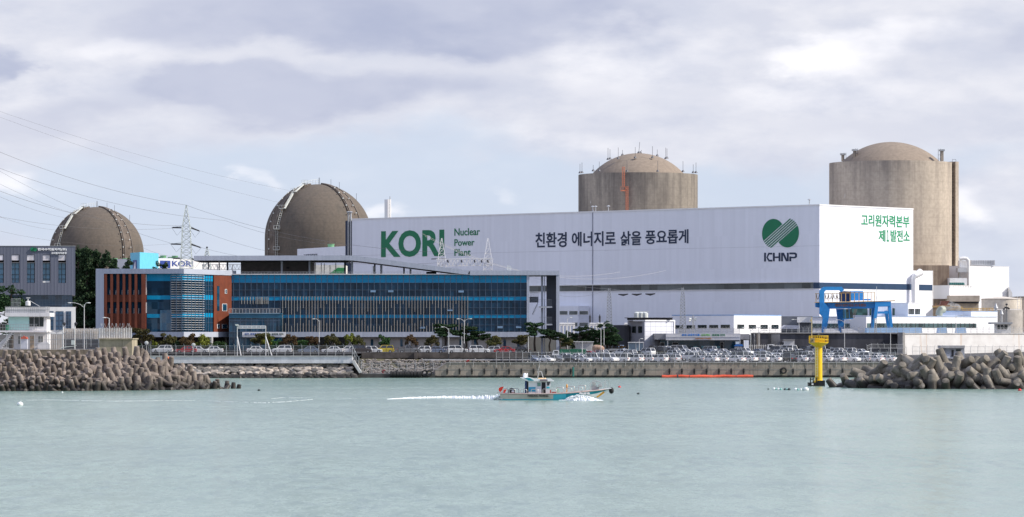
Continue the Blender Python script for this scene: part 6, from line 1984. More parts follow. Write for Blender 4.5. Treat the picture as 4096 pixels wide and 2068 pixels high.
# ------------------------------------------------------------------ plants
leaf_pine = leafy("pine needles", (.018, .042, .018), (.040, .075, .030))
leaf_olive = leafy("olive autumn leaves", (.055, .06, .022), (.11, .095, .035))
leaf_brown = leafy("brown autumn leaves", (.085, .055, .028), (.13, .085, .04))
leaf_yellow = leafy("yellow green leaves", (.15, .20, .028), (.24, .27, .05))
leaf_dark = leafy("dark evergreen leaves", (.018, .044, .021), (.048, .082, .036))
leaf_green = leafy("mid green leaves", (.03, .075, .022), (.055, .11, .035))
bark = mat("dark bark", (.055, .042, .033), .9, var=.3)
bark_pale = mat("grey bark", (.20, .17, .14), .9, var=.3)


def leaf_cloud(mb, c, rad, n, size, rg, flat=0.0):
    for _ in range(n):
        while True:
            d = Vector((rg.uniform(-1, 1), rg.uniform(-1, 1), rg.uniform(-1, 1)))
            if .15 < d.length < 1: break
        d *= (.55 + .45 * rg.random()) / max(.35, d.length) if rg.random() < .6 else 1
        p = Vector((c[0] + d.x * rad[0], c[1] + d.y * rad[1], c[2] + d.z * rad[2]))
        u = Vector((rg.gauss(0, 1), rg.gauss(0, 1), rg.gauss(0, 1) * (1 - flat))).normalized()
        v = u.orthogonal().normalized(); v = (Matrix.Rotation(rg.uniform(0, 6.28), 3, u) @ v) * size * rg.uniform(.3, .6)
        u = u * size * rg.uniform(.6, 1.25)
        b = len(mb.v)
        mb.v += [tuple(p - u), tuple(p + v), tuple(p + u), tuple(p - v)]
        mb.f.append([b, b + 1, b + 2, b + 3]); mb.m.append(0)


def tree_proto(kind, seed):
    rg = random.Random(seed)
    tr, cr = MB(), MB()
    if kind == "pine":                                   # crooked seaside pine, 5 m
        lean = rg.uniform(-.6, .6)
        pts = [(0, 0, 0), (lean * .3, .1, 1.3), (lean * .1 + rg.uniform(-.2, .2), 0, 2.6), (lean + rg.uniform(-.2, .2), 0, 3.8), (lean * 1.1, 0, 4.7)]
        tr.tube(pts, [.17, .14, .11, .08, .04], 7)
        for i in range(9):
            f = rg.uniform(.42, .98); a = rg.uniform(0, 6.28)
            base = Vector(pts[2]).lerp(Vector(pts[4]), (f - .42) / .56)
            ln = (1.25 - f * .8) * rg.uniform(1.0, 2.0)
            e = base + Vector((math.cos(a) * ln, math.sin(a) * ln, rg.uniform(0, .35)))
            tr.tube([base, base.lerp(e, .5) + Vector((0, 0, .08)), e], [.06, .05, .025], 5)
            leaf_cloud(cr, e, (rg.uniform(.55, .95), rg.uniform(.5, .8), rg.uniform(.22, .38)), 260, .17, rg, .3)
        leaf_cloud(cr, pts[4], (.8, .8, .4), 240, .15, rg)
    elif kind == "bigpine":                              # dense pine, 8 m
        tr.tube([(0, 0, 0), (.1, 0, 3), (-.05, 0, 6), (0, 0, 7.8)], [.24, .2, .13, .05], 7)
        for i in range(26):
            z = rg.uniform(2.0, 7.4); a = rg.uniform(0, 6.28); ln = (8.4 - z) * .30 * rg.uniform(.6, 1.15) + .3
            e = Vector((math.cos(a) * ln, math.sin(a) * ln, z + rg.uniform(-.1, .3)))
            tr.tube([(0, 0, z - .1), tuple(e)], [.06, .02], 4)
            leaf_cloud(cr, e, (rg.uniform(.6, 1.0), rg.uniform(.6, .9), rg.uniform(.3, .5)), 120, .19, rg, .2)
        leaf_cloud(cr, (0, 0, 7.7), (.5, .5, .6), 120, .17, rg)
    elif kind == "conifer":                              # tall dark conifer, 18 m
        tr.tube([(0, 0, 0), (.15, 0, 9), (0, 0, 17.5)], [.34, .24, .06], 7)
        for i in range(70):
            z = rg.uniform(1.5, 17.2); a = rg.uniform(0, 6.28); ln = (18.6 - z) * .24 * rg.uniform(.55, 1.15) + .5
            e = Vector((math.cos(a) * ln, math.sin(a) * ln, z + rg.uniform(.0, .9)))
            tr.tube([(0, 0, z), tuple(e)], [.08, .03], 4)
            leaf_cloud(cr, Vector((0, 0, z)).lerp(e, .75), (ln * .45 + .3, ln * .4 + .3, rg.uniform(.4, .7)), 85, .34, rg, .1)
        leaf_cloud(cr, (0, 0, 17.6), (.35, .35, .9), 60, .25, rg)
    elif kind == "round":                                # small garden tree, 4 m
        tr.tube([(0, 0, 0), (.05, 0, 1.0), (0, 0, 2.0)], [.1, .08, .05], 6)
        for i in range(10):
            a = rg.uniform(0, 6.28); z = rg.uniform(1.35, 3.45); ln = rg.uniform(.5, 1.35) * (1.25 - abs(z - 2.2) * .3)
            e = (math.cos(a) * ln, math.sin(a) * ln, z)
            tr.tube([(0, 0, 1.1), e], [.05, .02], 4)
            leaf_cloud(cr, e, (rg.uniform(.5, .9), rg.uniform(.5, .8), rg.uniform(.4, .65)), 210, .17, rg)
    elif kind == "bamboo":                               # upright feathery clump, 3 m
        for i in range(16):
            x, y = rg.uniform(-.9, .9), rg.uniform(-.5, .5); h = rg.uniform(1.8, 3.1) * (1.15 - abs(x) * .4)
            tr.tube([(x * .5, y * .5, 0), (x, y, h * .7), (x * 1.3, y, h)], [.03, .02, .01], 4)
            leaf_cloud(cr, (x * 1.1, y, h * .7), (.3, .3, h * .33), 120, .14, rg)
    else:                                                # clipped low shrub, 1.5 m
        tr.tube([(0, 0, 0), (0, 0, .6)], .06, 5)
        for i in range(6):
            a = rg.uniform(0, 6.28)
            leaf_cloud(cr, (math.cos(a) * .6, math.sin(a) * .5, rg.uniform(.6, 1.0)), (.7, .6, .5), 150, .12, rg)
    lm = {"pine": leaf_pine, "bigpine": leaf_pine, "conifer": leaf_dark}.get(kind, leaf_olive)
    a_ = tr.build("trunk", bark if kind not in ("round",) else bark_pale, None, True); b_ = cr.build("crown", lm)
    res = (a_.data, b_.data)
    bpy.data.objects.remove(a_); bpy.data.objects.remove(b_)
    return res
TP = {k: [tree_proto(k, 100 + i * 7 + len(k)) for i in range(n)] for k, n in (("pine", 4), ("bigpine", 3), ("conifer", 3), ("round", 3), ("bamboo", 2), ("shrub", 2))}
TH = {"pine": 5.0, "bigpine": 8.2, "conifer": 18.3, "round": 4.0, "bamboo": 3.1, "shrub": 1.45}
CROWNS = {}
def plant(kind, px, py0, py1, Y, leaf, label, group, wide=1.0):
    i = rnd.randrange(len(TP[kind])); tm, cm = TP[kind][i]
    key = (kind, i, leaf.name)
    if key not in CROWNS:
        c2 = cm.copy(); c2.materials.clear(); c2.materials.append(leaf); CROWNS[key] = c2
    b = P(px, py1, Y); s_ = (PZ(py0, Y) - b.z) / TH[kind]
    nm = {"pine": "pine_tree", "bigpine": "pine_tree", "conifer": "conifer_tree", "round": "garden_tree", "bamboo": "bamboo_clump", "shrub": "shrub"}[kind]
    r_ = thing(nm, label, {"shrub": "shrub", "bamboo": "bamboo"}.get(kind, "tree"), tuple(b), group)
    r_.scale = (s_ * wide, s_ * wide, s_); r_.rotation_euler = (0, 0, rnd.uniform(0, 6.28))
    new_part("trunk" if kind != "bamboo" else "stem", tm, r_); new_part("crown" if kind not in ("shrub", "bamboo") else "foliage", CROWNS[key], r_)
G1 = "garden trees in front of the office"
for px, y0, leaf, wd, lb in ((1042, 1326, leaf_olive, 1.0, "olive tree hiding the middle of the lobby banner"), (1069, 1338, leaf_yellow, .9, "yellowish tree right of the one before the banner"), (1155, 1334, leaf_brown, 1.0, "brownish multi stemmed tree right of the lobby"),
                           (1248, 1340, leaf_brown, .9, "reddish brown tree left of the single armed lamp"), (1330, 1332, leaf_olive, .9, "olive tree right of the single armed lamp"), (1404, 1329, leaf_yellow, .7, "thin pale tree at the start of the beige wall"),
                           (1432, 1338, leaf_olive, .85, "dark olive tree above the black suv"), (1534, 1333, leaf_green, .75, "small green tree above the yellow suv"), (1646, 1335, leaf_brown, .75, "small yellow brown tree above the grey pickup"), (1727, 1338, leaf_olive, .9, "olive tree at the left end of the pines"),
                           (569, 1305, leaf_olive, .95, "large dark olive tree right of the beige block"), (669, 1328, leaf_olive, 1.0, "dark olive tree under the blue glass wing"), (757, 1329, leaf_brown, .95, "brownish tree under the louvred corner"),
                           (1980, 1338, leaf_olive, 1.1, "olive tree among the pines right of the double lamp"), (2083, 1334, leaf_olive, 1.1, "broad olive tree before the open stair"), (2262, 1348, leaf_olive, 1.1, "round olive tree left of the slatted hut"), (2483, 1378, leaf_brown, 1.4, "low brown tree right of the boulder")):
    plant("round", px, y0, 1403, 806 if px < 2150 else 836, leaf, lb, G1, wd * 1.15)
for px, y0, wd, lb in ((1785, 1300, 1.25, "broad dark pine left of the double lamp"), (1862, 1306, .95, "narrow pine directly behind the double lamp"), (1908, 1326, 1.15, "low spreading pine right of the double lamp"), (1950, 1335, .9, "small pine beside the olive tree"),
                       (2140, 1294, .95, "tall thin pine with a bare crooked trunk before the stair tower"), (2200, 1318, 1.0, "sparse crooked pine before the right end frame"), (2240, 1330, 1.0, "bushy pine just outside the right end frame")):
    plant("pine", px, y0, 1405, 812, leaf_pine, lb, "pine trees before the office", wd * 1.45)
for px, y0, wd, lb in ((2319, 1306, 1.3, "dark pine behind the slatted hut"), (2370, 1312, 1.1, "dark pine behind the boulder"), (2428, 1284, 1.25, "tallest dark pine right of the boulder"), (2456, 1310, 1.0, "bushy pine at the dark side wall"), (2290, 1330, 1.0, "low dense pine left of the slatted hut"), (2345, 1300, 1.0, "dark pine between hut and boulder"), (2400, 1296, 1.1, "dark pine directly above the boulder"), (2268, 1322, 1.0, "dark pine nearest the right end frame of the office"), (2440, 1330, 1.2, "low pine filling the gap right of the boulder")):
    plant("bigpine", px, y0, 1410, 846, leaf_pine, lb, "dense pines beside the gatehouse", wd * 1.25)
for px, y0, leaf, kd, wd, lb in ((811, 1334, leaf_yellow, "bamboo", 1.3, "large bright yellow green bamboo clump under the corner"), (615, 1358, leaf_yellow, "bamboo", 1.0, "yellow green bamboo clump right of the big olive tree"), (646, 1362, leaf_yellow, "bamboo", .9, "small yellow green bamboo clump left of the dark olive tree"),
                                  (873, 1361, leaf_green, "shrub", 1.0, "round dark green clipped shrub under the orange panel"), (707, 1358, leaf_dark, "shrub", 1.0, "dark shrub between two trees under the louvres"), (1107, 1356, leaf_green, "shrub", 1.0, "dark green shrub right of the yellowish tree"),
                                  (1211, 1357, leaf_green, "shrub", 1.2, "wide dark green shrub left of the reddish tree"), (1180, 1372, leaf_dark, "shrub", 1.2, "low dark hedge shrub below the brown tree"), (1290, 1375, leaf_brown, "shrub", 1.0, "low reddish shrub by the single armed lamp"), (545, 1372, leaf_dark, "shrub", 1.0, "dark shrub hugging the beige block")):
    plant(kd, px, y0, 1406, 808, leaf, lb, "shrubs in front of the office", wd)
for px, y0, wd, lb in ((312, 982, .95, "tall dark conifer touching the grey building"), (346, 984, .9, "second tall dark conifer right of the grey building"), (385, 996, .8, "dark conifer with a slim top before the smaller dome"), (425, 1000, .8, "pointed dark conifer left of the white shed"),
                       (455, 1030, .7, "lower dark conifer beside the orange finned wing"), (330, 1080, 1.0, "lower dark conifer filling the gap beside the grey building"), (405, 1110, 1.0, "lower dark conifer in front of the tall ones"), (365, 1060, 1.1, "broad dark conifer in the middle of the group")):
    plant("conifer", px, y0, 1345, 872 + rnd.uniform(-6, 6), leaf_dark, lb, "tall conifers between the two office buildings", wd)
for px, y0, wd, lb in ((515, 1031, .8, "pine top showing above the roof left of the sky blue block"), (628, 1044, .8, "pine top showing above the roof before the sky blue block"), (664, 1046, .75, "pine top showing above the roof before the blue emblem")):
    plant("bigpine", px, y0, 1200, 892, leaf_pine, lb, "pine tops behind the office roof", wd)
for px, y0, wd, lb in ((-20, 1128, 1.3, "dark pine cut by the left picture edge behind the guard house"), (45, 1142, 1.2, "dark pine right behind the guard house roof cage")):
    plant("bigpine", px, y0, 1400, 690, leaf_pine, lb, "pines behind the guard house", wd)

# ------------------------------------------------------------------ blue gantry crane
crane_blue = mat("crane blue paint", (.016, .20, .52), .45, var=.12, vs=.8)
crane_light = mat("crane light blue paint", (.03, .27, .62), .5, var=.08)
crane_dark = mat("crane dark blue paint", (.008, .03, .10), .5, var=.1)
crane_ylw = mat("crane yellow ochre paint", (.62, .40, .14), .55, var=.1)
gc = thing("gantry_crane", "bright blue gantry crane with yellow railings standing on the dark retaining wall", "crane", (PX(3410, 893), 893, 9.3))
Yk = 893.0
def cz(pts): return [(3240 + x / 6.194, 1130 + y / 6.194) for x, y in pts]
mb = MB(); mb.fprism(cz([(140, 495), (1610, 470), (1610, 640), (500, 650), (240, 625), (145, 605)]), Yk, 2.2); mb.build("main_girder", crane_blue, gc)
mb = MB(); mb.fprism(cz([(1612, 470), (2005, 468), (2005, 590), (1612, 600)]), Yk - .8, 7); mb.build("end_girder", crane_light, gc)
mb = MB()
mb.fprism(cz([(240, 200), (300, 135), (355, 105), (355, 240), (355, 494), (240, 494)]), Yk - 1, 1.6)
mb.fprism(cz([(355, 105), (790, 105), (850, 188), (770, 238), (740, 192), (392, 192), (355, 238)]), Yk - 1, 1.6)
mb.build("portal_arch", crane_light, gc)
mb = MB(); mb.fprism(cz([(240, 494), (355, 494), (490, 652), (490, 690), (470, 850), (385, 1300), (290, 1300), (320, 855), (240, 770)]), Yk - 1.2, 1.5); mb.build("leg", crane_blue, gc)
mb = MB(); mb.fprism(cz([(655, 652), (850, 652), (835, 1300), (738, 1300)]), Yk + 5, 1.5); mb.build("leg", crane_blue, gc)
mb = MB(); mb.fprism(cz([(1535, 645), (1610, 645), (1590, 1300), (1512, 1300)]), Yk + 5, 1.4); mb.build("leg", crane_blue, gc)
mb = MB(); mb.fprism(cz([(1612, 600), (1690, 600), (1655, 890), (1600, 890), (1560, 1300), (1530, 1300)]), Yk - 1, 1.3); mb.build("leg", crane_light, gc)
mb = MB(); mb.fprism(cz([(1938, 592), (2005, 592), (2070, 1300), (2000, 1300)]), Yk - .6, 1.3); mb.build("leg", crane_light, gc)
mb = MB(); mb.fprism(cz([(1850, 700), (1925, 700), (1995, 1300), (1945, 1300)]), Yk + 5, 1.3); mb.build("leg", crane_blue, gc)
mb = MB(); mb.fprism(cz([(1690, 715), (1940, 712), (1945, 770), (1684, 772)]), Yk - .7, 1); mb.build("cross_beam", crane_light, gc)
CR = Wall(3240, Yk - .02, 3600, Yk - .02)
CR.text("대한민국 원전의 자존심 고리 제1발전소", 3340, 3465, 1214.5, 1227, mat("faded orange lettering", (.34, .13, .05), .6), gc, .02)
mb = MB(); mb.fprism(cz([(825, 655), (1040, 655), (1070, 885), (835, 905)]), Yk - 2.2, 2.1); cb = mb.build("operator_cab", glazing("cab green glass", (.03, .10, .10), .9, 1.4, 1.2, .06), gc)
mb = MB(); mb.fprism(cz([(815, 900), (1072, 886), (1074, 900), (815, 916)]), Yk - 2.3, 2.3); mb.fprism(cz([(860, 655), (872, 655), (880, 900), (868, 902)]), Yk - 2.28, .1); mb.fprism(cz([(960, 655), (970, 655), (985, 892), (975, 893)]), Yk - 2.28, .1); mb.build("cab_frame", crane_blue, cb)
mb = MB(); mb.fprism(cz([(1040, 885), (1110, 655), (1118, 655), (1050, 885)]), Yk - 1.6, .2); mb.fprism(cz([(1085, 885), (1160, 655), (1168, 655), (1095, 885)]), Yk - 1.6, .2)
for k in range(8): mb.fprism(cz([(1050 + k * 8.5, 860 - k * 26), (1100 + k * 8.5, 860 - k * 26), (1100 + k * 8.5, 867 - k * 26), (1050 + k * 8.5, 867 - k * 26)]), Yk - 1.6, .3)
mb.build("cab_ladder", mat("ladder brown", (.24, .14, .10), .6), gc)
mb = MB(); mb.fprism(cz([(755, 235), (850, 212), (1005, 222), (1005, 468), (765, 470)]), Yk + 2.4, 4); mb.build("machine_house", crane_dark, gc)
mb = MB(); mb.fprism(cz([(1012, 215), (1318, 212), (1312, 440), (1020, 445)]), Yk + 2.2, 4); mb.fprism(cz([(1330, 405), (1500, 405), (1500, 440), (1330, 440)]), Yk + 2.2, 2); mb.build("trolley_house", mat("trolley sky blue", (.06, .36, .78), .5, var=.1), gc)
mb = MB()
xs = [150, 372, 450, 560, 670, 780, 885, 995, 1103, 1215, 1325, 1435, 1515, 1595]
for i, x in enumerate(xs):
    yt = 270 if x < 700 else 245
    mb.fprism(cz([(x - 8, yt), (x + 8, yt), (x + 8, 480 - x * .01), (x - 8, 480 - x * .01)]), Yk - .6, .2)
mb.fprism(cz([(130, 268), (235, 272), (235, 286), (130, 284)]), Yk - .6, .25); mb.fprism(cz([(360, 268), (760, 262), (760, 276), (360, 284)]), Yk - .6, .25); mb.fprism(cz([(760, 252), (1610, 236), (1610, 248), (760, 266)]), Yk - .6, .25)
mb.fprism(cz([(110, 488), (700, 478), (1620, 458), (2110, 440), (2110, 462), (1620, 472), (700, 494), (110, 500)]), Yk - .9, .8)
mb.build("festoon_rail", crane_ylw, gc)
for x0, x1 in ((155, 232), (375, 455), (455, 530), (520, 590), (590, 665), (670, 750)):
    mb = MB(); mb.tube([Vector(P(*cz([(x0 + (x1 - x0) * f, 290 + 125 * math.sin(math.pi * f) ** .8)])[0], Yk - .7)) for f in [i / 10 for i in range(11)]], .07, 5); mb.build("festoon_cable", rubber, gc)
mb = MB()
for y in (345, 395): mb.tube([P(*cz([(1640, y)])[0], Yk - .8), P(*cz([(2110, y)])[0], Yk - .8)], .035, 4)
for x in range(1660, 2111, 50): mb.tube([P(*cz([(x, 345)])[0], Yk - .8), P(*cz([(x, 445)])[0], Yk - .8)], .035, 4)
mb.tube([P(*cz([(1650, 100)])[0], Yk), P(*cz([(1650, 450)])[0], Yk)], .06, 5)
mb.build("walkway_railing", steel_pale, gc)
for px0, px1, lb in ((3300, 3360, "pale tarpaulin heap"), (3372, 3432, "white tarpaulin heap with a sloping end")):
    th = thing("tarpaulin_heap", lb + " behind the zigzag fence under the crane", "tarpaulin", tuple(P(px0, 1334, 876)))
    mb = MB(); mb.fprism([(px0, 1334), (px0, 1316), ((px0 + px1) / 2, 1315), (px1, 1326), (px1, 1334)], 876, 4); mb.build("cover", mat("white tarpaulin", (.70, .70, .72), .6, var=.1, vs=1.5), th)
bl_ = thing("blue_sheet_roofs", "row of light blue sheet covers behind the wall fence right of the crane", "cover", tuple(P(3600, 1330, 880)))
mb = MB()
for x0, x1 in ((3465, 3690), (3754, 3790), (3828, 3866)): mb.fprism([(x0, 1334), (x0 + 4, 1311), (x1 - 3, 1310), (x1, 1334)], 880, 5)
mb.build("sheet", mat("light blue sheet", (.36, .55, .78), .6, var=.12), bl_)

# ------------------------------------------------------------------ yellow beacon
bcn = thing("beacon_tower", "yellow harbour beacon with a railed platform and a black base in the water", "beacon", (PX(3276, 643), 643, 0))
Yb = 643.0
byl = mat("beacon yellow paint", (.80, .51, .014), .5, var=.08, vs=.6, streak=.15)
bc = (PX(3276, Yb), Yb + .8, 0)
mb = MB(); mb.lathe([(.66, .3), (.66, PZ(1380, Yb))], 24, bc); mb.build("column", byl, bcn, True)
mb = MB(); mb.lathe([(.66, PZ(1388, Yb)), (1.7, PZ(1373, Yb)), (1.75, PZ(1370.5, Yb))], 16, bc); mb.build("platform_cone", byl, bcn)
mb = MB()
ra, n_ = 1.72, 16
zp0, zp1 = PZ(1371, Yb), PZ(1344, Yb)
for a in range(n_ * 2):
    A_ = R(a * 360 / n_ / 2); c = (bc[0] + ra * math.cos(A_), bc[1] + ra * math.sin(A_))
    mb.tube([(c[0], c[1], zp0), (c[0], c[1], zp1)], .05, 4)
for f in (0.03, .45, 1.0):
    mb.tube([(bc[0] + ra * math.cos(R(a * 22.5)), bc[1] + ra * math.sin(R(a * 22.5)), zp0 + (zp1 - zp0) * f) for a in range(17)], .06, 5)
mb.build("platform_railing", byl, bcn)
mb = MB(); mb.box(bc[0] - 1.0, bc[0] + 1.0, bc[1] - .9, bc[1] + .9, zp0, zp0 + .85); mb.build("platform_housing", byl, bcn)
mb = MB(); mb.fb(3241, 3259, 1352, 1371, Yb - 1.2, .06); sgn_ = mb.build("letter_board", mat("weathered tan board", (.33, .25, .12), .7, var=.15), bcn)
BW = Wall(3241, Yb - 1.22, 3259, Yb - 1.22); BW.text("F", 3247, 3252, 1358, 1367, dark_metal, sgn_, .05)
mb = MB(); mb.tube([P(3247, 1352, Yb), P(3247, 1268, Yb)], .06, 5)
for y in (1276, 1284): mb.fprism([(3244, y + 3), (3247, y), (3250, y + 3), (3247, y + 6)], Yb, .1)
mb.build("mast", mat("cream mast paint", (.60, .48, .26), .6), bcn)
mb = MB(); mb.lathe([(.16, 0), (.2, .2), (.12, .45)], 10, tuple(P(3273, 1344, Yb + .8))); mb.tube([P(3275, 1337, Yb + .8), P(3297, 1342, Yb + .8)], .08, 5); mb.build("lantern", dark_metal, bcn)
mb = MB(); ladder(mb, P(3267, 1508, Yb - .1), P(3267, 1388, Yb - .1), .35, .45); mb.build("ladder", mat("pale ladder", (.72, .62, .34), .5), bcn)
mb = MB(); mb.lathe([(.9, .55), (.9, .85), (.7, 1.1)], 16, bc); mb.build("collar", byl, bcn, True)
blk = mat("black base paint", (.010, .010, .011), .55, var=.3)
mb = MB(); mb.box(bc[0] - 1.85, bc[0] + .85, bc[1] - 1.7, bc[1] + 1.7, -.5, .62); mb.box(bc[0] - .3, bc[0] + 1.0, bc[1] - 1.75, bc[1] + 1.6, -.5, 1.0)
for dx in (-1.6, -1.1, -.5): mb.tube([(bc[0] + dx, bc[1] - 1.6, .6), (bc[0] + dx, bc[1] - 1.6, 1.5)], .1, 6)
mb.box(bc[0] - 1.65, bc[0] - 1.05, bc[1] - 1.7, bc[1] - 1.5, 1.15, 1.3)
mb.build("base", blk, bcn)
mb = MB(); mb.box(bc[0] - 1.42, bc[0] - 1.08, bc[1] - 1.78, bc[1] - 1.705, .2, .48); mb.build("plate", white_paint, bcn)

# ------------------------------------------------------------------ fishing boat
Yo = 503.0
def bx(x): return 1900 + x / 4.293
def by(y): return 1460 + y / 4.293
fbt = thing("fishing_boat", "white and turquoise fishing boat with lettering on its beige side speeding to the right", "fishing boat", (PX(bx(1300), Yo), Yo, 0))
b_beige = mat("boat beige paint", (.50, .46, .39), .5, var=.1, vs=.8, streak=.2)
b_white = mat("boat white paint", (.76, .76, .75), .45, var=.04)
b_teal = mat("boat turquoise paint", (.005, .25, .30), .4, var=.06)
b_lteal = mat("boat light turquoise paint", (.05, .44, .53), .4, var=.06)
b_steel = mat("boat stainless steel", (.50, .49, .47), .35, .6)
ST = [(430, 487, 1.45, 1.25), (560, 490, 1.7, 1.5), (900, 492, 1.9, 1.65), (1180, 491, 1.95, 1.68), (1340, 490, 1.95, 1.65), (1450, 484, 1.95, 1.55), (1560, 478, 1.92, 1.4), (1800, 460, 1.7, 1.0), (2000, 441, 1.3, .55), (2150, 428, .85, .22), (2300, 408, .12, .03)]
def keel(x): return -.35 if x < 1900 else PZ(by(lerp_tab([(1900, 612), (2000, 596), (2080, 572), (2150, 530), (2230, 475), (2300, 424)], x)), Yo)
mb = MB(); L_ = 6
for x, sy, hw, hb in ST:
    zt_, zb_ = PZ(by(sy), Yo), keel(x)
    X_ = PX(bx(x), Yo)
    ring = []
    for sg in (-1, 1):
        for j in range(L_):
            f = j / (L_ - 1)
            f2 = f ** 1.0
            w_ = hb + (hw - hb) * f2 ** .8
            ring.append((X_, Yo + sg * w_, zb_ + (zt_ - zb_) * f))
    mb.v += ring
for i in range(len(ST) - 1):
    x = ST[i][0]
    for sg in range(2):
        for j in range(L_ - 1):
            q = i * 2 * L_ + sg * L_ + j
            mi = (2 if j < 2 else 0) if x < 1340 else (2 if x < 1560 else 3) if (j >= 2 or x < 1560) else 1
            if x >= 1560 and j == 2: mi = 3 if x < 1800 else 1
            if x < 1340 and j == 0: mi = 3
            mb.f.append([q, q + 2 * L_, q + 2 * L_ + 1, q + 1] if sg == 0 else [q + 1, q + 2 * L_ + 1, q + 2 * L_, q]); mb.m.append(mi)
    q = i * 2 * L_
    mb.f.append([q, q + L_, q + 3 * L_, q + 2 * L_]); mb.m.append(3)
mb.f.append([j for j in range(L_)] + [L_ + j for j in range(L_)][::-1]); mb.m.append(0)
hull = mb.build("hull", [b_beige, b_white, b_lteal, b_teal], fbt)
mb = MB()
for i in range(len(ST) - 1):
    (xa, ya, wa, _), (xb, yb_, wb_, _) = ST[i], ST[i + 1]
    za, zb_ = PZ(by(ya), Yo) - .12, PZ(by(yb_), Yo) - .12
    mb.add([(PX(bx(xa), Yo), Yo - wa, za), (PX(bx(xb), Yo), Yo - wb_, zb_), (PX(bx(xb), Yo), Yo + wb_, zb_), (PX(bx(xa), Yo), Yo + wa, za)], [(0, 1, 2, 3)])
mb.build("deck", mat("boat deck", (.30, .12, .10), .8, var=.25), fbt)
mb = MB()
for sg in (-1, 1):
    mb.tube([(PX(bx(x), Yo), Yo + sg * w_, PZ(by(y), Yo)) for x, y, w_, _ in ST], .09, 6)
mb.build("gunwale", mat("boat gunwale", (.45, .36, .33), .6), fbt, True)
mb = MB(); mb.fprism([(bx(2140), by(420)), (bx(2340), by(390)), (bx(2345), by(405)), (bx(2140), by(436))], Yo - .5, 1.0); mb.build("bow_platform", b_white, fbt)
HW_ = Wall(bx(800), Yo - 1.97, bx(1400), Yo - 1.97)
HW_.text("HASUNG FISHING", bx(905), bx(1258), by(511), by(549), dark_metal, fbt, .012, -.06, .03)
BWl = Wall(bx(1760), Yo - 1.86, bx(1985), Yo - 1.30)
BWl.text("하성호", bx(1790), bx(1975), by(470), by(510), white_letter, fbt, .02, -.25, .06)
# wheelhouse
cab = MB(); cab.fprism([(bx(918), by(492)), (bx(918), by(280)), (bx(1312), by(280)), (bx(1285), by(400)), (bx(1285), by(492))], Yo - 1.15, 2.3); wh = cab.build("wheelhouse", b_white, fbt)
mb = MB(); mb.fb(bx(858), bx(886), by(275), by(492), Yo - 1.1, 2.2); mb.build("aft_post", mat("boat navy post", (.015, .04, .14), .5), wh)
mb = MB(); mb.fb(bx(886), bx(917), by(278), by(492), Yo - .9, 1.9); mb.build("aft_opening", dark_metal, wh)
mb = MB(); mb.fb(bx(922), bx(1040), by(378), by(458), Yo - 1.18, .05); mb.build("stripe", mat("boat mid blue stripe", (.05, .34, .52), .5), wh)
mb = MB(); mb.fb(bx(1058), bx(1138), by(295), by(488), Yo - 1.2, .06); dr_ = mb.build("door", mat("boat door white", (.66, .64, .68), .5), wh)
mb = MB(); mb.fb(bx(1070), bx(1128), by(303), by(364), Yo - 1.23, .05); mb.build("door_window", mat("boat door glass", (.16, .30, .25), .2), dr_)
mb = MB(); mb.fb(bx(1143), bx(1212), by(295), by(490), Yo - 1.19, .06); mb.build("doorway", mat("dark interior", (.012, .013, .016), .7), wh)
mb = MB(); mb.fprism([(bx(1233), by(290)), (bx(1292), by(290)), (bx(1272), by(354)), (bx(1238), by(354))], Yo - 1.19, .06); mb.build("window", car_glass, wh)
mb = MB(); mb.fb(bx(1228), bx(1282), by(372), by(402), Yo - 1.18, .05); mb.build("teal_patch", b_lteal, wh)
mb = MB(); mb.fprism([(bx(775), by(214)), (bx(940), by(214)), (bx(1020), by(240)), (bx(1300), by(240)), (bx(1360), by(275)), (bx(1355), by(280)), (bx(910), by(280)), (bx(880), by(270))], Yo - 1.45, 2.9); rf_ = mb.build("roof", b_white, fbt)
mb = MB(); mb.fprism([(bx(850), by(222)), (bx(940), by(222)), (bx(1015), by(268)), (bx(925), by(270))], Yo - 1.48, .06); mb.build("roof_flash", b_teal, rf_)
mb = MB(); mb.fb(bx(1115), bx(1245), by(246), by(280), Yo - 1.5, .08); mb.build("roof_shade", mat("boat taupe", (.20, .17, .18), .6), rf_)
mb = MB(); mb.tube([P(bx(853), by(216), Yo), P(bx(853), by(165), Yo), P(bx(853), by(140), Yo)], [.26, .26, .14], 12); mb.tube([P(bx(895), by(216), Yo + .4), P(bx(895), by(140), Yo + .4)], .12, 8); mb.build("radar_post", b_white, rf_, True)
for k in range(6):
    mb = MB(); mb.ball(P(bx(1095 + k * 22), by(238), Yo - .6), .14, 8, 6); mb.build("float_lamp", mat("boat cream float", (.70, .48, .25), .6), rf_, True)
mb = MB(); mb.tube([P(bx(1078), by(222), Yo), P(bx(1095), by(118), Yo), P(bx(1112), by(108), Yo), P(bx(1140), by(112), Yo), P(bx(1172), by(222), Yo)], .055, 6); mb.tube([P(bx(1072), by(140), Yo), P(bx(1110), by(0), Yo)], .04, 5); mb.build("mast_arch", b_steel, rf_, True)
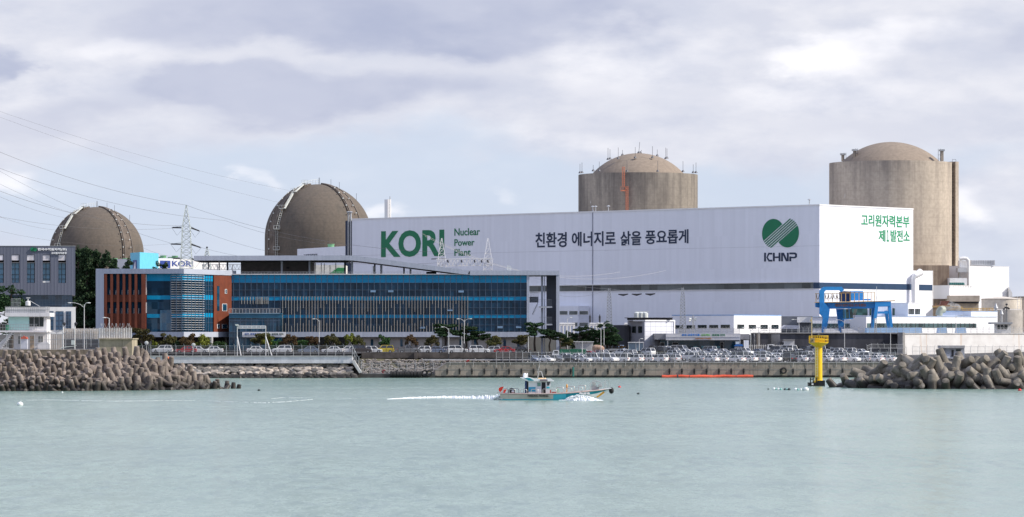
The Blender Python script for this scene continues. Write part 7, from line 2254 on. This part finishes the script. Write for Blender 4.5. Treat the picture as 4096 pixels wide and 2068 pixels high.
# rails
def hoop(mb, x0, x1, yt, yb_, Yh_): mb.tube([P(bx(x0), by(yb_), Yh_), P(bx(x0), by(yt + 8), Yh_), P(bx(x0 + 8), by(yt), Yh_), P(bx(x1 - 8), by(yt), Yh_), P(bx(x1), by(yt + 8), Yh_), P(bx(x1), by(yb_), Yh_)], .04, 5)
for x0, x1, yt, yb_, s_ in ((490, 565, 402, 488, 1), (640, 750, 404, 488, 1), (585, 690, 420, 488, -1), (780, 890, 420, 490, -1), (835, 890, 404, 488, 1), (965, 1085, 418, 490, -1), (1165, 1400, 412, 490, -1), (1402, 1520, 380, 482, 1), (1590, 1708, 366, 470, 1), (1545, 1662, 400, 476, -1), (1780, 1898, 350, 455, 1), (1735, 1850, 388, 462, -1)):
    mb = MB(); hoop(mb, x0, x1, yt, yb_, Yo + s_ * 1.75); mb.build("handrail", b_steel, fbt, True)
mb = MB()
mb.tube([P(bx(1978), by(440), Yo - .8), P(bx(1978), by(330), Yo - .8), P(bx(2040), by(262), Yo - .8), P(bx(2160), by(300), Yo - .8)], .045, 6)
mb.tube([P(bx(2070), by(290), Yo + .6), P(bx(2240), by(250), Yo + .6), P(bx(2258), by(420), Yo + .5)], .035, 6)
mb.tube([P(bx(2150), by(316), Yo - .4), P(bx(2295), by(260), Yo - .4), P(bx(2310), by(410), Yo - .3)], .045, 6)
mb.tube([P(bx(2228), by(290), Yo), P(bx(2228), by(420), Yo)], .04, 5)
mb.build("bow_frame", b_steel, fbt, True)
for x, y, r_ in ((2040, 318, .26), (2150, 355, .27)):
    mb = MB(); mb.lathe([(r_ * .5, -.35), (r_, -.33), (r_, -.25), (r_ * .55, -.22), (r_ * .55, .22), (r_, .25), (r_, .33)], 16)
    c = P(bx(x), by(y), Yo - .2); mb.v = [(c.x + a, c.y + q, c.z + b_) for a, b_, q in mb.v]; mb.build("winch_drum", b_steel, fbt, True)
mb = MB(); mb.fb(bx(2000), bx(2090), by(350), by(438), Yo - .3, .9); mb.fb(bx(2090), bx(2130), by(375), by(438), Yo - .2, .7); mb.build("winch_block", steel_grey, fbt)
mb = MB(); mb.ball(P(bx(2342), by(438), Yo), (.36, .36, .46), 12, 8); mb.build("bow_fender", rubber, fbt, True)
mb = MB(); mb.fprism([(bx(2080), by(545)), (bx(2205), by(452)), (bx(2228), by(476)), (bx(2105), by(562))], Yo - .5, .5); mb.build("yellow_fender", mat("yellow fender", (.60, .30, .015), .6, var=.25, vs=3), fbt)
mb = MB(); mb.tube([P(bx(1572), by(475), Yo - .6), P(bx(1576), by(400), Yo - .6)], .06, 5); mb.ball(P(bx(1577), by(365), Yo - .6), (.14, .14, .32), 8, 6); mb.build("orange_float", mat("orange float", (.70, .36, .10), .6), fbt, True)
mb = MB(); mb.fprism([(bx(1405), by(400)), (bx(1440), by(415)), (bx(1460), by(488)), (bx(1412), by(488))], Yo - 1.4, .3); mb.build("striped_board", mat("pale green board", (.38, .55, .42), .6, var=.4, vs=6), fbt)
mb = MB(); mb.fprism([(bx(410), by(395)), (bx(450), by(375)), (bx(492), by(372)), (bx(470), by(425)), (bx(430), by(470)), (bx(405), by(432))], Yo - .6, .08); mb.fprism([(bx(500), by(425)), (bx(545), by(412)), (bx(520), by(468)), (bx(470), by(545)), (bx(480), by(480))], Yo - 1.3, .08)
mb.build("red_flag", mat("red flag", (.62, .035, .02), .7, var=.1), fbt)
mb = MB(); mb.tube([P(bx(465), by(480), Yo), P(bx(467), by(240), Yo)], .03, 4); mb.tube([P(bx(375), by(472), Yo), P(bx(520), by(482), Yo)], .07, 5); mb.tube([P(bx(490), by(380), Yo - 1.2), P(bx(475), by(540), Yo - 1.3)], .04, 4); mb.build("stern_pole", b_steel, fbt)
mb = MB(); mb.lathe([(.3, -.4), (.5, -.38), (.5, .38), (.3, .4)], 14); c = P(bx(630), by(455), Yo); mb.v = [(c.x + a, c.y + q, c.z + b_) for a, b_, q in mb.v]; mb.build("net_hauler", dark_metal, fbt, True)
mb = MB(); mb.ball(P(bx(652), by(460), Yo - .6), .22, 10, 6); mb.build("white_float", b_white, fbt, True)
mb = MB(); mb.fb(bx(1250), bx(1310), by(430), by(488), Yo - .8, 1.2); mb.fb(bx(1320), bx(1400), by(462), by(488), Yo - .9, 1.4); mb.build("deck_crate", mat("red deck crate", (.40, .09, .08), .7, var=.3), fbt)

# foam thrown by the boat: white water with real height
foam = mat("white foam", (.74, .77, .78), .9, var=.05, vs=2, bump=.6, bs=3)
thin_foam = wire_mesh("thin broken foam", (.72, .76, .76), .5)
rw_ = random.Random(8)
def foam_strip(pts, name, label, broken=0.0):
    """pts: pixel x, pixel y of the water line, half width across (m), height (m)"""
    mb = MB(); rows_ = []
    seq = []
    for (a, b_) in zip(pts, pts[1:]):
        n = max(2, int(abs(b_[0] - a[0]) / 2.2))
        for i in range(n): f = i / n; seq.append([a[k] + (b_[k] - a[k]) * f for k in range(4)])
    seq.append(list(pts[-1]))
    for px, py, hw, hh in seq:
        if broken: hw *= .55
        Y = CZ * FX / (py - HY); X = PX(px, Y)
        j = rw_.uniform(.55, 1.25); k = rw_.uniform(.45, 1.3)
        rows_.append([(X, Y - hw * j, -.02), (X, Y - hw * .55 * j, .02 + hh * .55 * k), (X + rw_.uniform(-.1, .1), Y, .02 + hh * k), (X, Y + hw * .55 * j, .02 + hh * .6 * rw_.uniform(.4, 1.2)), (X, Y + hw * j, -.02)])
    mb.v = [p for r_ in rows_ for p in r_]
    gap = False
    for i in range(len(rows_) - 1):
        if broken and rw_.random() < .35: gap = rw_.random() < broken
        if gap: continue
        for j in (range(4) if not broken or rw_.random() < .6 else (rw_.choice((0, 1, 2)), 3)):
            q = i * 5 + j; mb.f.append([q, q + 5, q + 6, q + 1]); mb.m.append(0)
    return tag(mb.build(name, thin_foam if broken else foam, None, True), label, "foam", None, 'stuff')
foam_strip([(1548, 1597, .2, .03), (1640, 1593, 1.6, .16), (1760, 1591, 2.2, .22), (1900, 1593, 2.3, .34), (1985, 1595, 2.2, .5), (2015, 1596, 1.9, .75), (2040, 1600, 1.0, .25)], "stern_foam", "bright white wake streaming behind the boat")
def spray(cx0, cx1, yline, Yc, hmax, n, name, label):
    mb = MB()
    for _ in range(n):
        f = rw_.random(); px = cx0 + (cx1 - cx0) * f
        env = math.sin(math.pi * min(1, f ** .75 * 1.02)) ** .8
        h_ = hmax * env * rw_.random() ** .7
        s_ = rw_.uniform(.04, .13)
        mb.ball((PX(px, Yc), Yc + rw_.uniform(-1.0, .5), max(.0, h_)), (s_ * 1.4, s_, s_ * .8), 6, 4)
    return tag(mb.build(name, foam, None, True), label, "foam", None, 'stuff')
foam_strip([(bx(1440), 1601, .15, .02), (bx(1560), 1601, .5, .10), (bx(1700), 1602, .8, .34), (bx(1850), 1602, .9, .52), (bx(1980), 1602, .9, .46), (bx(2080), 1602, .7, .25), (bx(2200), 1602, .2, .03)], "bow_wave", "white bow wave along the front half of the boat")
spray(bx(1560), bx(2120), 0, Yo - 2.0, .72, 420, "bow_spray", "fine spray above the bow wave of the boat")
spray(bx(300), bx(600), 0, Yo - .4, .62, 300, "stern_spray", "white water churned up under the stern")
foam_strip([(1330, 1592, .1, .02), (1400, 1594, .5, .02), (1490, 1597, .1, .02)], "wake_trace", "thin broken foam trace between the old wakes", .06)
foam_strip([(800, 1603, .1, .03), (930, 1608, .9, .04), (1060, 1612, 1.8, .05), (1150, 1607, 1.6, .05), (1262, 1597, .4, .03)], "wake_trace", "curved foam trace of the boat's turn left of the bright wake", .06)
foam_strip([(1085, 1595, .2, .02), (1130, 1591, .6, .03), (1210, 1592, .5, .03), (1262, 1594, .2, .02)], "wake_trace", "short foam trace above the curved one", .06)
foam_strip([(82, 1601, .1, .02), (200, 1600, .5, .03), (310, 1602, .8, .04), (450, 1605, .9, .04), (590, 1604, .6, .03), (640, 1603, .2, .02), (780, 1602, .2, .02)], "wake_trace", "long thin foam line at the left below the tetrapods", .06)

# ------------------------------------------------------------------ floats
def float_ball(px, py, r_, m_, label, group=None, sq=.8):
    Y = CZ * FX / (py - HY)
    root = thing("float", label, "buoy", (PX(px, Y), Y, 0), group)
    mb = MB(); mb.ball((0, 0, r_ * .35), (r_, r_, r_ * sq), 12, 8); mb.build("float_body", m_, None, True).parent = root
    mb = MB(); mb.tube([(0, 0, r_ * .9), (r_ * .3, 0, r_ * 1.3)], r_ * .12, 5); mb.build("eye", m_, None).parent = root
wf = mat("white float", (.74, .75, .73), .5, var=.06); tf = mat("teal float", (.22, .42, .38), .5, var=.1); kf = mat("black float", (.02, .03, .03), .5)
red_f = mat("red float", (.60, .05, .05), .5)
for px, py, r_, m_, lb in ((80, 1622, .42, wf, "lone white float at the lower left below the long foam line"), (2478, 1550, .26, red_f, "small red float right of the boat's bow"), (4079, 1563, .3, red_f, "small red float before the large tetrapods"), (2553, 1577, .22, kf, "tiny dark float between the boat and the float string"), (1036, 1563, .24, kf, "tiny dark float off the tip of the small tetrapods"), (249, 1571, .16, wf, "tiny white float close under the small tetrapods")):
    float_ball(px, py, r_, m_, lb)
for i, (px, r_, m_) in enumerate(((3073, .16, kf), (3096, .3, wf), (3105, .24, tf), (3114, .24, wf), (3123, .26, tf), (3140, .24, kf), (3148, .26, tf), (3156, .28, kf), (3182, .32, wf), (3192, .26, tf), (3204, .26, wf), (3215, .3, tf), (3224, .46, wf))):
    cn = {"white float": "white", "teal float": "teal", "black float": "black"}[m_.name]
    side = "left cluster" if px < 3130 else "middle cluster" if px < 3170 else "right cluster"
    float_ball(px, 1558 + (px - 3073) / 40, r_, m_, f"{'large ' if r_ > .4 else ''}{cn} float in the {side} of the string below the beacon", "string of floats below the yellow beacon")
bm = thing("oil_boom", "orange red floating oil boom along the foot of the quay", "boom", tuple(P(2645, 1508, 782)))
om = mat("orange red boom fabric", (.60, .085, .04), .6, var=.15, vs=1.2)
segs = [(2645, 2705), (2711, 2753), (2755, 2940), (2942, 3008)]
for x0, x1 in segs:
    mb = MB(); pts = []
    n = max(2, int((x1 - x0) / 12))
    for i in range(n + 1):
        px = x0 + (x1 - x0) * i / n
        p = QW.pt(QW.t(px), .22 + .05 * math.sin(px * .07), 1.3 + .3 * math.sin(px * .03)); pts.append(p)
    mb.tube(pts, [.34 + .04 * (i % 2) for i in range(n + 1)], 10); mb.build("boom_segment", om, bm, True)
mb = MB(); mb.ball(QW.pt(QW.t(2708), .15, 1.3), .3, 8, 5); mb.build("coupling", dark_metal, bm); mb = MB(); mb.tube([QW.pt(QW.t(2560), .1, .6), QW.pt(QW.t(2645), .15, 1.2)], .08, 5); mb.build("mooring_rope", dark_metal, bm)
ob_ = thing("orange_buoy", "orange round buoy lying at the top of the tetrapods before the white sea wall", "buoy", tuple(P(668, 1432, 636)))
mb = MB(); mb.ball(P(668, 1437, 634), (.85, .7, .5), 14, 8); mb.build("buoy_body", mat("orange buoy", (.62, .14, .045), .6, var=.12), ob_, True)
mb = MB(); mb.tube([P(682, 1432, 634), P(690, 1440, 634)], .12, 5); mb.build("eye", dark_metal, ob_)
for a, b_, lb in (((40, 1535), (225, 1500), "long pale driftwood pole lying across the small tetrapods"), ((100, 1528), (200, 1486), "shorter driftwood pole above the long one")):
    dw_ = MB(); ya = slope_point(a[0], a[1], 1564, 1.35).y - 1.3; yb_ = slope_point(b_[0], b_[1], 1564, 1.35).y - 1.3
    dw_.tube([P(*a, ya), P(*b_, yb_)], [.11, .08], 6); o = dw_.build("driftwood_pole", mat("bleached driftwood", (.36, .30, .24), .9), None, True); tag(o, lb, "driftwood")

# ------------------------------------------------------------------ small huts by the quay end
h1 = thing("concrete_hut", "grey concrete watch hut with a wide flat roof behind the large tetrapods", "hut", (PX(3815, 800), 800, 3.2))
mb = MB(); mb.fb(3781, 3858, 1392, 1455, 800, 4); mb.build("wall", mat("hut grey paint", (.40, .42, .47), .8, var=.12, streak=.3), h1)
mb = MB(); mb.fb(3764, 3859, 1382, 1392.5, 798.6, 6.4); mb.build("roof_slab", conc_pale, h1)
mb = MB(); mb.fb(3806, 3815, 1400, 1426, 799.9, .2); mb.build("door", dark_metal, h1)
f_ = MB(); f_.fb(3824, 3843, 1397, 1405, 799.9, .2); f_.build("window", MATS["guard glass"], h1)
mb = MB(); mb.fb(3764, 3800, 1415, 1440, 799, 1); mb.fb(3790, 3862, 1431, 1434, 798.2, 1.6); mb.fb(3808, 3820, 1436, 1446, 799.8, .3); mb.build("ledge", mat("hut pale block", (.48, .49, .52), .8), h1)
h2 = thing("blue_hut", "low pale blue hut with a flat roof behind the tip of the large tetrapods", "hut", (PX(3590, 796), 796, 3.2))
mb = MB(); mb.fb(3566, 3620, 1419, 1450, 796, 3); mb.build("wall", mat("pale blue hut paint", (.48, .60, .64), .7, var=.08), h2)
mb = MB(); mb.fb(3552, 3628, 1415, 1419.5, 795, 5); mb.build("roof_slab", conc_grey, h2)
f_ = MB(); f_.fb(3588, 3604, 1426, 1439, 795.9, .2); f_.build("window", MATS["guard glass"], h2)
h3 = thing("white_watch_post", "small white watch post on the yard edge beside the signal mast", "hut", (PX(4015, 866), 866, 9.3))
mb = MB(); mb.fb(3986, 4044, 1296, 1335, 868, 4); mb.build("wall", white_worn, h3)
mb = MB(); mb.fb(3966, 4050, 1289, 1296, 866.8, 6); mb.build("roof_slab", mat("grey roof slab", (.36, .37, .38), .7), h3)
for x0, x1 in ((3990, 4000), (4003, 4014), (4018, 4030)):
    f_ = MB(); f_.fb(x0, x1, 1300, 1317, 867.9, .2); f_.build("window", MATS["guard glass"], h3)
sgm = thing("signal_mast", "dark lattice signal mast with lamps above the white watch post", "mast", (PX(4026, 872), 872, 9.3))
mb = MB()
for dx in (-3, 3): mb.tube([P(4026 + dx, 1335, 872), P(4026 + dx * .6, 1232, 872)], .07, 5)
for k in range(12): mb.tube([P(4023, 1330 - k * 8, 872), P(4029, 1322 - k * 8, 872)], .05, 4); mb.tube([P(4023, 1322 - k * 8, 872), P(4029, 1322 - k * 8, 872)], .05, 4)
mb.tube([P(4026, 1235, 872), P(4026, 1212, 872)], .08, 5); mb.build("lattice", mat("mast grey", (.16, .17, .18), .6), sgm)
for px, y in ((4016, 1236), (4035, 1235), (4022, 1230), (4031, 1231), (4027, 1218)):
    mb = MB(); mb.fb(px - 4, px + 4, y - 3, y + 3, 871.6, .6); mb.build("lamp", dark_metal, sgm)
spk = thing("loudspeaker_mast", "mast with white horn loudspeakers on the pavilion roof", "mast", tuple(P(2772, 1333, 872)))
mb = MB()
for dx in (-3.5, 3.5): mb.tube([P(2772 + dx, 1334, 872), P(2772 + dx * .7, 1272, 872)], .08, 5)
for k in range(8): mb.tube([P(2768.5, 1330 - k * 7, 872), P(2775.5, 1323 - k * 7, 872)], .05, 4)
mb.tube([P(2772, 1275, 872), P(2772, 1260, 872)], .1, 6); mb.build("lattice", steel_grey, spk)
for px, y in ((2762, 1276), (2780, 1279), (2781, 1274), (2760, 1283)):
    mb = MB(); mb.tube([P(px - 4, y, 871.4), P(px + 4, y, 871.4)], [.35, .14] if px < 2770 else [.14, .35], 8); mb.build("horn", steel_pale, spk)
ws = thing("black_mast", "pale striped windsock mast left of the crane", "mast", tuple(P(3246, 1334, 868)))
mb = MB(); mb.tube([P(3246, 1334, 868), P(3246, 1270, 868)], .07, 5); mb.build("pole", mat("cream mast paint", (.60, .48, .26), .6), ws)
mb = MB(); mb.tube([P(3246, 1278, 868), P(3241, 1286, 868)], [.2, .1], 6); mb.build("windsock", mat("windsock yellow", (.65, .5, .2), .7), ws)
lm = thing("lattice_post", "short white lattice post under the right crane legs", "mast", tuple(P(3502, 1334, 872)))
mb = MB()
for dx in (-4, 4): mb.tube([P(3502 + dx, 1334, 872), P(3502 + dx * .8, 1274, 872)], .08, 5)
for k in range(8): mb.tube([P(3498, 1330 - k * 7, 872), P(3506, 1323 - k * 7, 872)], .05, 4); mb.tube([P(3506, 1330 - k * 7, 872), P(3498, 1323 - k * 7, 872)], .05, 4)
mb.build("lattice", steel_grey, lm)

# ------------------------------------------------------------------ pylons, substation frame and lines
def lattice(mb, cxp, Y, prof, n, rr_=.12, leg=.17):
    """prof: [(pixel y, half width m)], square lattice tower"""
    cX = PX(cxp, Y)
    ys = [p[0] for p in prof]
    lv = []
    for i in range(n + 1):
        y = ys[0] + (ys[-1] - ys[0]) * i / n
        lv.append((PZ(y, Y), lerp_tab(prof, y)))
    for (z0, w0), (z1, w1) in zip(lv, lv[1:]):
        c0 = [Vector((cX + sx * w0, Y + sy * w0, z0)) for sx, sy in ((-1, -1), (1, -1), (1, 1), (-1, 1))]
        c1 = [Vector((cX + sx * w1, Y + sy * w1, z1)) for sx, sy in ((-1, -1), (1, -1), (1, 1), (-1, 1))]
        for k in range(4):
            mb.tube([c0[k], c1[k]], leg, 4, caps=False)
            mb.tube([c0[k], c1[(k + 1) % 4]], rr_, 3, caps=False); mb.tube([c0[(k + 1) % 4], c1[k]], rr_, 3, caps=False)
            mb.tube([c1[k], c1[(k + 1) % 4]], rr_, 3, caps=False)
py_ = thing("transmission_pylon", "tall pale green lattice pylon rising behind the blue glass office", "pylon", (PX(745, 1150), 1150, 9.3))
pyl = mat("pylon pale green steel", (.55, .60, .56), .55, .1, var=.12, vs=1)
mb = MB(); lattice(mb, 745, 1150, [(820, .12), (885, .95), (905, 1.2), (1000, 1.55), (1085, 2.1), (1180, 2.6)], 17, .06, .11); mb.build("lattice_body", pyl, py_)
for y, x0, x1 in ((907, 687, 745), (907, 745, 800), (973, 682, 745), (973, 745, 805), (1030, 690, 745), (1030, 745, 800)):
    mb = MB(); sg = -1 if x0 < 740 else 1
    e = P(x0 if sg < 0 else x1, y + (3 if sg < 0 else 18), 1150)
    mb.tube([P(745 + sg * 14, y - 3, 1150), e], .10, 4); mb.tube([P(745 + sg * 12, y + 6, 1150), e], .10, 4)
    ar = mb.build("cross_arm", pyl, py_)
    mb = MB(); mb.tube([P(745 + sg * 20, y + 4, 1149), e.lerp(P(745 + sg * 20, y + 4, 1149), .1)], .22, 6)
    mb.build("insulator", dark_metal, ar)
    mb = MB(); a = e; c = P(745 + sg * 16, y + 12, 1150); mid = (a + c) / 2 - Vector((0, 0, 2.2)); mb.tube([a, mid, c], .05, 4); mb.build("jumper_wire", dark_metal, ar)
p2 = thing("small_lattice_tower", "little lattice tower peeking over the canopy right of the pylon", "pylon", (PX(828, 1180), 1180, 9.3))
mb = MB(); lattice(mb, 828, 1180, [(990, .1), (1022, .8), (1100, 1.5)], 6, .08, .12); mb.build("lattice_body", pyl, p2)
mb = MB(); mb.fb(822, 834, 1004, 1006, 1180, .3); mb.ball(P(828, 990, 1180), .35, 8, 5); mb.build("cross_arm", dark_metal, p2)
ss = thing("substation_gantry", "white lattice substation gantry with two peaks behind the sloping canopy", "substation gantry", (PX(1858, 905), 905, 9.3))
for cxp in (1767, 1952):
    mb = MB(); lattice(mb, cxp, 905, [(953, .08), (1035, .95), (1180, 1.5)], 11, .048, .075); mb.build("peak_tower", white_paint, ss)
mb = MB()
for y in (1034, 1062):
    for dy in (-.9, .9): mb.tube([P(1745, y + 3, 905 + dy), P(1972, y - 1, 905 + dy)], .13, 4)
for k in range(16):
    x = 1748 + k * 14
    mb.tube([P(x, 1036, 904.1), P(x + 7, 1064, 904.1)], .12, 4); mb.tube([P(x + 7, 1064, 904.1), P(x + 14, 1035, 904.1)], .12, 4); mb.tube([P(x, 1036, 905.9), P(x + 7, 1064, 904.1)], .06, 4)
mb.build("truss_beam", white_paint, ss)
mb = MB()
for x in (1845, 1897, 1925, 1950, 1790): mb.tube([P(x, 1040, 903.9), P(x + 3, 1050, 903.9)], .18, 6)
mb.tube([P(1725, 1036, 905), P(1785, 1034, 905)], .12, 5)
mb.build("insulator", dark_metal, ss)
s2 = thing("distant_substation_frame", "grey lattice frame under the left end of the canopy", "substation gantry", (PX(900, 1150), 1150, 9.3))
mb = MB()
for y in (1058, 1078): mb.tube([P(808, y, 1150), P(962, y, 1150)], .12, 4)
for k in range(11): mb.tube([P(808 + k * 14, 1058, 1150), P(815 + k * 14, 1078, 1150)], .09, 4); mb.tube([P(815 + k * 14, 1078, 1150), P(822 + k * 14, 1058, 1150)], .09, 4)
mb.build("truss_beam", steel_grey, s2)
mb = MB()
for x in (812, 870, 930): mb.tube([P(x, 1058, 1150), P(x, 1200, 1150)], .2, 5)
mb.build("post", steel_grey, s2)
for px, y0, Y, lb in ((2437, 1153, 890, "slender lattice mast between the stair tower and the gatehouse"), (2731, 1150, 874, "taller lattice mast behind the entrance pavilion")):
    lt = thing("lattice_mast", lb, "mast", (PX(px, Y), Y, 9.3), "lattice masts before the turbine hall")
    mb = MB(); lattice(mb, px, Y, [(y0, .18), (y0 + 40, .45), (1340, .75)], 16, .05, .075); mb.build("lattice_body", steel_grey, lt)
    mb = MB(); mb.ball(P(px, y0 - 2, Y), .22, 6, 4); mb.build("lamp", dark_metal, lt)
sb_ = thing("switchyard_bus", "white switchyard pipework with posts left of the big dark pine", "switchyard", (PX(2320, 900), 900, 9.3))
mb = MB()
for x0, x1 in ((2238, 2300), (2358, 2420), (2498, 2514)):
    mb.tube([P(x0, 1295, 900), P(x1, 1295, 900)], .22, 6); mb.tube([P(x0, 1302, 901), P(x1, 1302, 901)], .14, 6)
    for k in range(int((x1 - x0) / 14) + 1): mb.tube([P(x0 + k * 14, 1295, 900), P(x0 + k * 14, 1345, 900)], .2, 6)
mb.build("pipework", white_worn, sb_)
for px in (2360, 2399):
    mb = MB()
    for k in range(5): mb.ball(P(px, 1285 - k * 5, 900), (.32, .32, .16), 8, 4)
    mb.tube([P(px, 1295, 900), P(px, 1258, 900)], .1, 5); mb.build("bushing", dark_metal, sb_, True)

wire_m = mat("weathered line wire", (.13, .125, .125), .6, .3)
wire_l = mat("bright line wire", (.50, .49, .47), .5, .3)
def line(a, b_, sag, label, r_=.055, m_=wire_m, n=18):
    A_, B_ = P(*a), P(*b_)
    root = MB(); pts = []
    for i in range(n + 1):
        f = i / n; p = A_.lerp(B_, f); p.z -= sag * 4 * f * (1 - f); pts.append(p)
    root.tube(pts, r_, 4); o = root.build("power_line", m_, None, True)
    tag(o, label, "power line", "power lines over the left of the site")
for a, b_, sg, lb, r_ in (((-60, 583, 1080), (743, 820, 1150), 2.2, "upper thick power line running down to the pylon top", .07), ((743, 820, 1150), (1770, 1010, 905), 3.0, "power line from the pylon top across the larger dome to the substation peak", .06),
                          ((-60, 650, 1080), (900, 882, 1160), 3.0, "power line passing just above the pylon arms", .065), ((900, 882, 1160), (1395, 983, 1000), 1.5, "power line crossing the lower part of the larger dome", .055), ((-60, 741, 1080), (732, 903, 1150), 3.2, "power line ending at the upper pylon arm", .07),
                          ((-60, 855, 1090), (690, 913, 1150), 2.0, "nearly level power line to the upper pylon arm", .06), ((-60, 650, 1300), (690, 975, 1150), 2.5, "steep thin power line behind the smaller dome top", .05), ((-60, 705, 1300), (330, 862, 1700), 1.5, "steep power line reaching the smaller dome's shoulder", .06),
                          ((-60, 760, 1300), (265, 872, 1700), 1.2, "second steep power line reaching the smaller dome", .06), ((-60, 845, 1300), (225, 920, 1700), 1.2, "third steep power line left of the smaller dome", .06), ((-60, 910, 1100), (685, 975, 1150), 2.5, "low flat power line to the middle pylon arm", .045),
                          ((-60, 425, 1250), (1200, 770, 1500), 2.5, "highest faint power line across the sky", .045), ((-60, 446, 1250), (1200, 828, 1500), 2.5, "second faint power line across the sky", .045), ((800, 922, 1150), (1765, 1050, 905), 4.0, "power line from the upper pylon arm to the substation beam", .05),
                          ((805, 990, 1150), (1400, 1040, 950), 2.0, "low power line just above the canopy", .05), ((743, 1030, 1150), (560, 985, 1290), 1.0, "short line from the pylon over the sky blue block", .04), ((1700, 945, 905), (2480, 1088, 960), 4.5, "pale power line sweeping across the hall below the Korean slogan", .045), ((1690, 935, 905), (2662, 1082, 950), 6.0, "upper pale power line ending on the hall wall", .045), ((1975, 1062, 905), (2437, 1155, 890), 1.2, "pale line from the substation gantry to the slender mast", .045),
                          ((2437, 1155, 890), (2731, 1152, 874), .8, "pale line between the two lattice masts", .045), ((2238, 1182, 896), (2437, 1155, 890), 1.0, "slack pale line hanging left of the slender mast", .05)):
    line(a, b_, sg, lb, r_ * .68, wire_l if a[0] > 1600 else wire_m)
for k in range(3):
    b0 = MB(); x = 2473 + k * 54
    b0.tube([P(x, 1177 - k * .8, 940), P(x + 20, 1180 - k * .8, 940), P(x + 40, 1176 - k * .8, 940)], [.12, .3, .12], 6)
    o = b0.build("insulator_string", dark_metal, None, True); tag(o, ("left", "middle", "right")[k] + " one of three black insulator strings hanging before the hall wall", "insulator", "black insulator strings before the hall")

# ------------------------------------------------------------------ tell look-alikes apart
seen = {}
for o in list(sc.objects):
    if o.parent is None and 'category' in o and o.get('kind') not in ('structure', 'stuff') and 'label' in o:
        seen.setdefault(o['label'], []).append(o)
ORD = ["first", "second", "third", "fourth", "fifth", "sixth", "seventh", "eighth", "ninth", "tenth", "eleventh", "twelfth", "thirteenth", "fourteenth", "fifteenth", "sixteenth", "seventeenth", "eighteenth", "nineteenth", "twentieth"]
for lb, os_ in seen.items():
    if len(os_) > 1:
        os_.sort(key=lambda o: o.location.x / o.location.y)
        for i, o in enumerate(os_):
            w_ = ORD[i] if i < len(ORD) else "%dth" % (i + 1)
            if len(lb.split()) <= 12: o['label'] = f"{lb}, {w_} from left"
